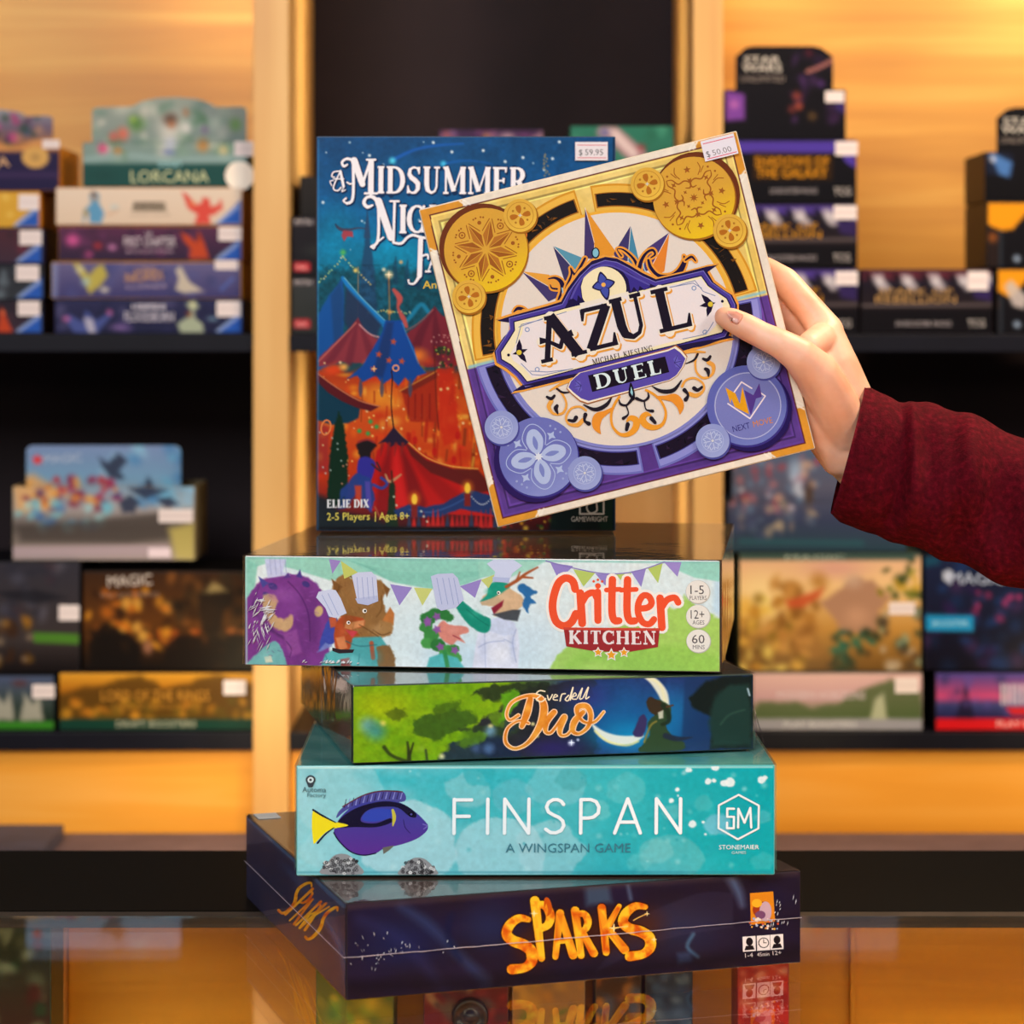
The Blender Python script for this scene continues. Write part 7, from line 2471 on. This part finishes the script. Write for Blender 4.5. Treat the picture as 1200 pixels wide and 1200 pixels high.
def fs(a, x0, y0, x1, y1):
    a.gradient([(50, '#120e14'), (160, '#0e0b12')])
    swarm(a, 925, 60, 1000, 140, ['#3c2450', '#2c1838', '#4c2c60', '#1c1428'], 24, 6, 16, .8, 16)
    a.c_line([(946, 84), (962, 78), (976, 70)], 3.5, '#c88078', 1, .9)
    for x, y, r, c in ((934, 112, 9, '#8c3c2c'), (936, 124, 8, '#b05038'), (952, 136, 9, '#5c4424'), (928, 128, 8, '#70302c'), (962, 98, 8, '#503070'), (948, 62, 8, '#501828')):
        a.c_blob(x, y, r, c, r, .95)
    a.c_poly([(848, 105), (872, 110), (872, 140), (848, 142)], '#7c44a4', 2, .95)
    a.c_blob(860, 122, 9, '#c070b8', 9, .8)
    if x0 > 855: sw_text(a, 866, 922, 74)
    a.c_poly([(978, 112), (995, 104), (995, 136), (980, 128)], '#38286c', 1.5, .9)


def fu(a, x0, y0, x1, y1):
    a.gradient([(y0, '#100d14'), (y1, '#0c0a10')])
    a.c_poly([(x0, y0), (x1, y0), (x1, y0 + 14), (x0, y0 + 14)], '#4c38a0', 1, 1)
    a.c_poly([(x1 - 26, y0), (x1, y0), (x1, y0 + 34), (x1 - 12, y0 + 26)], '#4c38a0', 1, 1)
    a.c_poly([(882, 178), (976, 180), (975, 210), (882, 210)], '#3c2408', 3, .9)
    a.type('SHADOWS OF', (884, 194), (972, 194), 11, '#dc9418')
    a.type('THE GALAXY', (886, 208), (970, 208), 12, '#dc9418')
    a.type('24 BOOSTER PACKS', (902, 227), (958, 227), 6, '#a8a0a4')
    a.type('TCG', (978, 229), (998, 229), 9, '#c8c0bc')


def fv(seed, top='#4c3890', word='#c88c20', band_='#5c5060'):
    def q(a, x0, y0, x1, y1):
        a.gradient([(y0, '#241c34'), (y0 + 22, '#1c1620'), (y0 + 44, '#241c20'), (y0 + 50, '#100d12'), (y1, '#100d12')])
        r = random.Random(seed)
        a.c_poly([(x0, y0), (x1, y0), (x1, y0 + 10), (x0, y0 + 12)], top, 2, .9)
        for k in range(5):
            x = x0 + 18 + k * (x1 - x0) / 4.6
            a.c_line([(x - 12, y0 + 6), (x + 6, y0 + 30)], 5, '#141018', 1, .9)
            a.c_poly([(x - 6, y0 + 5), (x + 6, y0 + 5), (x + 16, y0 + 22), (x + 6, y0 + 26), (x - 4, y0 + 16)], '#b8b0b8', 2, .9, 2, 5)
            a.c_blob(x + 3, y0 + 14, 7, '#e8e4e8', 6, .7)
        a.c_poly([(x1 - 24, y0 + 20), (x1, y0 + 14), (x1, y0 + 38), (x1 - 20, y0 + 34)], '#38286c', 2, .7)
        a.c_line([(x0, y0 + 43), (x1, y0 + 42)], 3, '#7c7070', 1, .7)
        a.type('SPARK OF', (x0 + 20, y0 + 30), (x1 - 46, y0 + 30), 8, word)
        a.type('REBELLION', (x0 + 16, y0 + 40), (x1 - 42, y0 + 40), 9, word)
        a.type('24 BOOSTER PACKS', (x0 + 40, y1 - 8), (x1 - 48, y1 - 8), 6, '#a8a0a4')
        a.type('TCG', (x1 - 28, y1 - 7), (x1 - 8, y1 - 7), 9, '#c0b8b4')
    return q


_, _, _, zt = far_box(850, 314.5, 1006, 391, fv(1), 'black and purple card box at the bottom of the stack behind the raised hand', side='#120f16', z_base=Z_MID + .0004, sticker=(979, 318, 1005, 334))
_, _, _, zt = far_box(850, 238.8, 1005, 313.6, fv(2), 'black and purple card box with silver shapes, second from bottom behind the hand', side='#120f16', z_base=zt + .0004, sticker=(977, 241, 1004, 257))
_, _, _, zt = far_box(850, 163.5, 1004, 238, fu, 'black card box with a violet band and amber lettering, right of the tilted box', side='#171320', z_base=zt + .0004, sticker=(979, 166, 1005, 182))
display(850, 105, 991, 162.8, (862, 54, 976), fs, 'black display box with a white-lettered header, top of the stack right of the tilted box', side='#100d14', z_base=zt + .0004, sticker=(967, 107, 989, 120),
        hshape=[(0, 0), (1, 0), (1, .88), (.88, .98), (.80, 1), (.18, 1), (.10, .98), (0, .88)], head_back=0.03)
far_box(1009, 315, 1163, 391, fv(3, '#5c2430', '#b89058'), 'maroon-topped black card box lying between the two stacks right of the hand', side='#1c1014', z_base=Z_MID + .0004, sticker=(1134, 318, 1158, 340))


def fo(a, x0, y0, x1, y1):
    a.gradient([(y0, '#141218'), (y1, '#0f0d12')])
    a.c_poly([(x0, y0), (x1, y0), (x1, y0 + 4), (1204, y0 + 10), (1186, y0 + 32), (x0 + 14, y0 + 34), (x0, y0 + 26)], '#f09c18', 1.2, 1)
    a.c_poly([(x0, y0 + 28), (1170, y0 + 32), (1170, y1), (x0, y1)], '#281c1a', 2, .9)
    a.c_blob(1162, y0 + 42, 10, '#a85c20', 10, .8)
    a.c_blob(1191, y1 - 10, 7, '#a8c0dc', 7, .95)
    a.c_line([(1172, y0 + 34), (1172, y1)], 3, '#34404c', 1.2, .8, smooth=False)


def fo2(a, x0, y0, x1, y1):
    fo(a, x0, y0, x1, y1)
    a.c_poly([(1176, y0 + 20), (1184, y0 + 12), (1204, y0 + 34), (1200, y0 + 48), (1186, y0 + 44)], '#c8bcb8', 2, .9)


_, _, _, zt = far_box(1168, 314.5, 1330, 391, fo2, 'black and orange card box at the bottom right edge, beside the maroon one', side='#141218', z_base=Z_MID + .0004)
_, _, _, zt = far_box(1156, 236, 1320, 313.6, fo, 'black and orange card box in the middle of the stack at the right edge', side='#141218', z_base=zt + .0004)


def fw(a, x0, y0, x1, y1):
    a.gradient([(y0, '#100e14'), (y1, '#0c0a0e')])
    a.c_poly([(1152, 176), (1186, 180), (1186, 206), (1156, 204)], '#182038', 2, .9)
    a.c_poly([(1158, 180), (1166, 180), (1186, 190), (1182, 208), (1170, 204), (1166, 194)], '#4c7cc0', 2, .95)
    a.c_blob(1163, 186, 6, '#d8d8e8', 7, .9)
    if y0 < 170: sw_text(a, 1170, 1226, 146)


display(1154, 178, 1310, 235.4, (1168, 126, 1290), fw, 'black display box with a chamfered header, on top of the stack at the right edge', side='#100d14', z_base=zt + .0004,
        hshape=[(0, 0), (1, 0), (1, .88), (.88, .98), (.80, 1), (.18, 1), (.10, .98), (0, .88)], head_back=0.03)

# ---- left lower bay
def fl(a, x0, y0, x1, y1):
    a.gradient([(y0, '#e0a030'), (y0 + 22, '#b06c18'), (y1 - 16, '#8a6418'), (y1 - 12, '#143c30'), (y1, '#123428')])
    a.c_poly([(68, 812), (100, 806), (130, 800), (165, 792), (190, 806), (230, 796), (260, 790), (300, 800), (300, 845), (68, 845)], '#4c3410', 4, .8, 6, 20)
    swarm(a, 68, 820, 300, 846, ['#e09c2c', '#8c6418', '#5c4c18', '#c87c20'], 50, 5, 14, .7, 20)
    a.c_poly([(66, y1 - 13), (302, y1 - 13), (302, y1 + 2), (66, y1 + 2)], '#143c30', 1.4, 1)
    a.type('LORD OF THE RINGS', (118, 822), (246, 822), 13, '#c88c34')
    a.type('TALES OF MIDDLE-EARTH', (130, 832), (234, 832), 6, '#a87428')
    a.type('DRAFT BOOSTERS', (136, 855), (230, 855), 8, '#b8b49c')


def fm(a, x0, y0, x1, y1):
    a.gradient([(y0, '#3c2414'), (y0 + 60, '#5c3410'), (y1, '#140e0c')])
    swarm(a, 100, 690, 200, 760, ['#e89c28', '#c86c18', '#4c2810', '#2c180c', '#f0b850'], 60, 5, 14, .8, 21)
    swarm(a, 200, 665, 300, 785, ['#2c1c10', '#1c140e', '#4c3418', '#8c5420', '#34281a'], 60, 8, 18, .8, 22)
    swarm(a, 165, 740, 300, 768, ['#e08c28', '#b05018', '#401c10', '#d0702c'], 26, 4, 10, .8, 23)
    for P, c in (([(105, 785), (105, 740), (125, 730), (150, 745), (165, 760), (165, 790)], '#140f0d'), ([(190, 790), (196, 752), (214, 744), (240, 750), (300, 740), (300, 790)], '#1a120e'),
                 ([(232, 700), (244, 690), (270, 694), (262, 730), (252, 752), (236, 740)], '#241a12'), ([(240, 695), (250, 680), (268, 692)], '#a08c58')):
        a.c_poly(P, c, 3, .9, 3, 8)
    a.c_blob(173, 760, 10, '#b87c60', 14, .8)
    a.type('MAGIC', (126, 687), (178, 684), 13, '#dccfc4')
    a.type('THE GATHERING', (116, 700), (186, 698), 5, '#8c7464')


def fn_(a, x0, y0, x1, y1):
    a.gradient([(y0, '#34323c'), (y1 - 40, '#3c3434'), (y1, '#140f10')])
    swarm(a, -40, 660, 80, 730, ['#4c4c5c', '#2c2c38', '#5c5864', '#403038'], 30, 8, 20, .7, 24)
    swarm(a, -40, 725, 40, 785, ['#6c4c1c', '#a06c20', '#3c2414', '#8c7860'], 30, 6, 14, .8, 25)
    a.c_poly([(-10, 694), (40, 690), (80, 700), (40, 708)], '#1c1c24', 3, .8)
    a.c_poly([(40, 742), (94, 744), (94, 756), (40, 754)], '#4c8428', 1.4, .95)


def fo3(a, x0, y0, x1, y1):
    a.gradient([(y0, '#4c5878'), (y0 + 30, '#3c4848'), (y1 - 12, '#1c2c20'), (y1 - 8, '#3c8c28'), (y1, '#2c6c20')])
    for x in (4, 38): a.c_poly([(x - 14, 848), (x - 8, 812), (x + 2, 826), (x + 8, 808), (x + 14, 846)], '#b8b4a4', 2, .85, 2, 6)
    a.c_blob(24, 800, 16, '#5c3434', 8, .8)


_, _, _, za = far_box(-110, 791, 64, 858, fo3, 'white and green card box at the bottom left edge of the lower shelf', side='#121418', z_base=Z_LOW + .0004, sticker=(38, 802, 64, 818), depth=.16)
_, _, _, zt = far_box(69, 787.5, 299, 858, fl, 'golden-orange landscape card box with a green base strip, on the lower left shelf', side='#2c1c10', z_base=Z_LOW + .0004, sticker=(262, 797, 288, 814), depth=.16)
_, _, _, zb_ = far_box(-120, 658, 94, 790.4, fn_, 'charcoal carton with a green bar, at the left edge of the lower shelf', side='#14131a', z_base=za + .0004, yd=YS + .02, sticker=(69, 709, 93, 727), depth=.15)
_, _, _, zc_ = far_box(97, 669, 297, 787, fm, 'dark brown carton with a fiery battle scene, above the golden-orange box', side='#14100e', z_base=zt + .0004, yd=YS + .02, sticker=(262, 797, 263, 798) and None, depth=.15)


def fa(a, x0, y0, x1, y1):
    a.gradient([(515, '#7c90c0'), (560, '#78a4c8'), (600, '#a8a0a0'), (625, '#5c5450'), (650, '#8c8078'), (672, '#b8a8a8')])
    swarm(a, 120, 520, 230, 600, ['#68b0d8', '#a4d0e8', '#4c88c0', '#90c0e0'], 30, 8, 20, .8, 26)
    a.c_poly([(10, 560), (40, 556), (70, 576), (60, 600), (20, 606)], '#e8b070', 5, .85)
    swarm(a, 30, 560, 140, 600, ['#b83840', '#d88038', '#803048', '#e8a850', '#a02c54', '#583868'], 46, 4, 12, .9, 27)
    swarm(a, 20, 590, 130, 628, ['#58a0d0', '#a0d8e0', '#3c6cb0', '#78c0d0'], 26, 6, 14, .8, 28)
    for P in ([(115, 536), (128, 542), (138, 530), (150, 540), (140, 552), (146, 562), (128, 560)], [(150, 572), (168, 570), (174, 558), (182, 572), (198, 574), (182, 582), (170, 586)], [(140, 590), (152, 580), (164, 590), (158, 606), (144, 604)], [(182, 586), (200, 584), (210, 594), (196, 598)]):
        a.c_poly(P, '#303850', 2, .9, 2, 5)
    a.c_poly([(20, 622), (100, 616), (196, 604), (200, 640), (150, 646), (24, 644)], '#4c4440', 4, .85)
    a.c_poly([(198, 626), (230, 618), (230, 670), (206, 668)], '#c8b860', 4, .8)
    a.c_poly([(10, 650), (198, 648), (200, 662), (10, 664)], '#b8a4ac', 2, .9)
    if y0 < 540:
        a.c_poly(star_pts(44, 539, 7, 5, .6), '#e03c3c', .8, 1)
        a.type('MAGIC', (52, 543), (96, 541), 10, '#b8c4dc')


rd, zt = display(15, 570, 228, 668, (31, 522, 212), fa, 'light blue display box with racing beasts, standing on the lower left cartons', side='#8c7c5c', z_base=max(zb_, zc_) + .0006, yd=YS + .03, sticker=(186, 597, 226, 612), depth=.11)
box_obj('price_sticker', (174 - 15) / F_PX * 2.73, (200 - 15) / F_PX * 2.73, -0.0012, -0.0006, 0.003, 0.013, plain('white_label2', '#e8d4dc', 0.6, 0.02, 60), rd, 0)

# ---- right lower bay
def fh(a, x0, y0, x1, y1):
    a.gradient([(y0, '#38504c'), (y0 + 6, '#e8b890'), (y0 + 40, '#f0c88c'), (y0 + 90, '#c08c40'), (y1, '#6c4c20')])
    a.c_blob(890, 700, 50, '#fce0a0', 50, .9)
    a.c_blob(980, 665, 60, '#d8a090', 20, .8)
    swarm(a, 868, 700, 940, 785, ['#e8b84c', '#c89030', '#8c6c20', '#f0d870', '#705020'], 50, 6, 16, .8, 29)
    swarm(a, 900, 680, 960, 770, ['#b07830', '#885820', '#c89048', '#9c6c30'], 40, 8, 20, .8, 30)
    a.c_poly([(920, 704), (945, 696), (966, 688), (960, 700), (940, 712), (924, 712)], '#c8542c', 3, .9)
    a.c_poly([(960, 706), (980, 694), (1000, 676), (1026, 680), (1046, 700), (1030, 716), (1028, 740), (990, 744), (976, 724)], '#b08468', 3, 1, 3, 7)
    a.c_blob(1000, 680, 20, '#c8a890', 16, .8); a.c_blob(1004, 722, 24, '#d0a080', 20, .6)
    swarm(a, 975, 738, 1030, 788, ['#1c5044', '#2c3c28', '#4c3820', '#186454'], 24, 6, 14, .9, 32)
    swarm(a, 1026, 655, 1080, 700, ['#5c6820', '#8c8c28', '#30401c', '#c8a030'], 20, 5, 12, .9, 33)
    swarm(a, 1030, 710, 1080, 788, ['#34402c', '#88a088', '#504030', '#b8a890'], 24, 6, 14, .8, 34)
    a.c_line([(868, 652), (1070, 652)], 6, '#2c4c48', 2, .9)
    a.type('MAGIC', (920, 655), (990, 655), 6, '#a8b8a8')


def fh2(a, x0, y0, x1, y1):
    a.gradient([(y0, '#e0b8b4'), (y0 + 30, '#c8a0a8'), (y1 - 16, '#6c7458'), (y1 - 12, '#a0a4ac'), (y1, '#8c8c94')])
    a.c_poly([(878, 838), (890, 824), (930, 822), (950, 832), (980, 826), (1010, 806), (1046, 796), (1082, 810), (1082, 846), (878, 846)], '#4c6038', 3, .85, 4, 12)
    a.c_poly([(1020, 846), (1026, 820), (1036, 812), (1040, 846)], '#c8ccb0', 2, .8)
    a.c_poly([(876, 845), (1084, 845), (1084, 860), (876, 860)], '#9c9ca8', 1.4, 1)
    a.type('MODERN HORIZONS', (910, 820), (1014, 820), 10, '#d8c8d4')
    a.type('PLAY BOOSTERS', (918, 855), (1004, 855), 7, '#d8d8e0')


_, _, _, zt = far_box(876, 788.5, 1081, 858, fh2, 'pale pink card box with a green treeline, on the lower right shelf', side='#8c8078', z_base=Z_LOW + .0004, sticker=(1049, 794, 1076, 812), depth=.16)
_, _, _, zt = far_box(866, 648, 1080, 787.6, fh, 'sunset-coloured carton with a bare-backed figure, beside the pale green game box', side='#34443c', z_base=zt + .0004, yd=YS + .02, sticker=(1042, 706, 1072, 720), depth=.15)


def ff(a, x0, y0, x1, y1):
    a.gradient([(530, '#50607c'), (570, '#5c5c70'), (610, '#38405c'), (650, '#2c4450')])
    swarm(a, 850, 535, 960, 600, ['#8c6878', '#b07078', '#c8a088', '#607898', '#9c4450', '#c8d0e0'], 60, 5, 11, .8, 35)
    swarm(a, 860, 590, 960, 630, ['#a89880', '#586880', '#404868', '#887870'], 30, 5, 14, .7, 36)
    a.c_blob(932, 552, 14, '#a8c0dc', 24, .8); a.c_blob(948, 580, 10, '#503828', 24, .9)
    a.c_line([(868, 636), (1010, 638)], 6, '#2c5c64', 3, .8)


display(852, 588, 1062, 648, (858, 520, 1052), ff, 'grey-blue display box crowded with small figures, just below the hand', side='#28303c', z_base=zt + .0004, yd=YS + .03, depth=.11)


def fk(a, x0, y0, x1, y1):
    a.gradient([(y0, '#1c2444'), (y1, '#100e1c')])
    swarm(a, 1083, 660, 1210, 785, ['#1c3464', '#2c1c48', '#14203c', '#3c2850', '#182c54'], 40, 8, 20, .8, 37)
    swarm(a, 1140, 690, 1200, 730, ['#c83c78', '#8c2c58', '#30305c'], 12, 5, 10, .9, 38)
    a.c_poly([(1084, 721), (1140, 722), (1140, 741), (1084, 740)], '#2090c8', 1.4, 1)
    a.type('BOOSTER', (1092, 734), (1134, 734), 6, '#a8dcf0')
    a.c_poly([(1080, 650), (1100, 650), (1100, 660), (1080, 664)], '#185068', 3, .8)
    a.type('MAGIC', (1112, 684), (1178, 684), 14, '#b8c4dc')
    a.c_poly([(1104, 670), (1112, 666), (1118, 672), (1112, 684), (1104, 678)], '#c4cce0', 1, .95)


def fj(a, x0, y0, x1, y1):
    a.gradient([(y0, '#4c4490'), (y0 + 28, '#c04878'), (y0 + 40, '#384078'), (y1 - 14, '#241c48'), (y1 - 12, '#d01820'), (y1, '#c81018')])
    a.c_poly([(1118, 846), (1128, 812), (1130, 800), (1134, 812), (1142, 846)], '#1c1834', 1.6, .95)
    swarm(a, 1098, 795, 1210, 840, ['#5c4c98', '#3c3470', '#7c4c88', '#283060'], 26, 6, 14, .6, 39)
    a.c_line([(1100, 818), (1170, 817)], 5, '#d84c88', 3, .6)
    a.c_poly([(1094, y1 - 13), (1310, y1 - 13), (1310, y1 + 2), (1094, y1 + 2)], '#d41820', 1, 1)
    for k in range(7): a.c_line([(1174 + 6 * k, 802), (1174 + 6 * k, 826)], 3.4, '#d8d0dc', .8, .95, smooth=False)
    a.c_poly([(1178, 830), (1240, 830), (1240, 840), (1186, 840)], '#d01c24', 1, 1)
    a.type('PLAY BOOSTERS', (1168, 855), (1260, 855), 8, '#f0c8c8')


_, _, _, zt = far_box(1096, 787.5, 1300, 858, fj, 'violet card box with a red base strip and white bars, at the lower right edge', side='#14101c', z_base=Z_LOW + .0004, depth=.16)
far_box(1083, 650, 1290, 787, fk, 'dark navy carton with a bright cyan label, at the lower right edge', side='#0e0d16', z_base=zt + .0004, yd=YS + .02, depth=.15)

# ---- things inside the glass counter
def case_box(px0, px1, ytop, yd, cols, label, lean=0.0, thick=0.05, seed=1, h=0.26, word=None):
    w = (px1 - px0) / F_PX * yd
    z1c = -(ytop - HORIZON) / F_PX * yd
    z0c = -0.6897
    hh = z1c - z0c
    root = empty('shelved_game_box', (xs(px0, yd), yd, z0c), (0, 0, lean), label=label, category='game box')
    box_obj('box_body', 0, w, 0, thick, 0, hh, plain('carton', cols[0], 0.4, 0.1, 40), root, 0.0015)
    a = Art([(px0, ytop), (px1, ytop), (px1, ytop + hh / yd * F_PX), (px0, ytop + hh / yd * F_PX)], 0.4)
    a.gradient([(ytop, cols[0]), (ytop + 200, cols[1])])
    swarm(a, px0, ytop, px1, ytop + 200, cols[1:], 90, 6, 20, .8, seed)
    o = a.build('front_print', w - .002, hh - .002, M['print_far'], root)
    o.location = (.001, -.0004, .001)
    return root


case_box(370, 462, 1100, 1.80, ['#4c5420', '#8c7c20', '#3c6428', '#c8a028', '#708c30'], 'green and yellow game box inside the glass counter, left of the dark gap', seed=41)
case_box(496, 596, 1100, 1.80, ['#4c1c1c', '#8c2c28', '#3c3030', '#a88c60', '#5c5048'], 'dark red game box inside the glass counter, under the bottom box', seed=42)
case_box(600, 686, 1100, 1.80, ['#8c6c48', '#b07830', '#5c7030', '#c8943c', '#806040'], 'brown and ochre game box inside the glass counter', seed=43)
case_box(697, 752, 1100, 1.80, ['#1c1810', '#a05c20', '#c87c28', '#34302c', '#40506c'], 'dark game box with orange figures inside the glass counter', seed=44)
case_box(756, 812, 1100, 1.80, ['#14181c', '#2c3c54', '#405878', '#28303c', '#607488'], 'slate blue game box inside the glass counter', seed=45)
case_box(864, 925, 1100, 1.80, ['#9c2418', '#c83020', '#b8402c', '#d8a088', '#8c2018'], 'bright red game box inside the glass counter, below the bottom box\'s right end', seed=46)
case_box(-120, 60, 1082, 1.80, ['#2c3c2c', '#4c1c1c', '#606c54', '#28402c', '#8c9c80'], 'dark green and red game box inside the glass counter, far left', seed=47, lean=0.0)
# round metal lock on the case's inner divider
bm = bmesh.new()
prof = [(0.0, 0), (0.009, 0), (0.0095, 0.001), (0.0125, 0.001), (0.0132, 0.003), (0.0122, 0.006), (0.0098, 0.0065), (0.009, 0.0045), (0.004, 0.0045), (0.0035, 0.006), (0.0, 0.006)]
rings = []
for r_0, h_0 in prof:
    rings.append([bm.verts.new((max(r_0, 1e-5) * math.cos(t * math.pi / 16), -h_0, max(r_0, 1e-5) * math.sin(t * math.pi / 16))) for t in range(32)])
for A_, B_ in zip(rings[:-1], rings[1:]):
    for i in range(32):
        bm.faces.new((A_[i], B_[i], B_[(i + 1) % 32], A_[(i + 1) % 32]))
bmesh.ops.recalc_face_normals(bm, faces=bm.faces)
lk = bm_obj('round_lock', bm, plain('dark_metal', '#3c3a36', 0.3, 0.1, 80, metal=0.8), None, smooth=True, label='round dark metal lock inside the glass counter below the bottom box', category='lock')
lk.location = (xs(551, 1.797), 1.7988, -(1190 - HORIZON) / F_PX * 1.797)
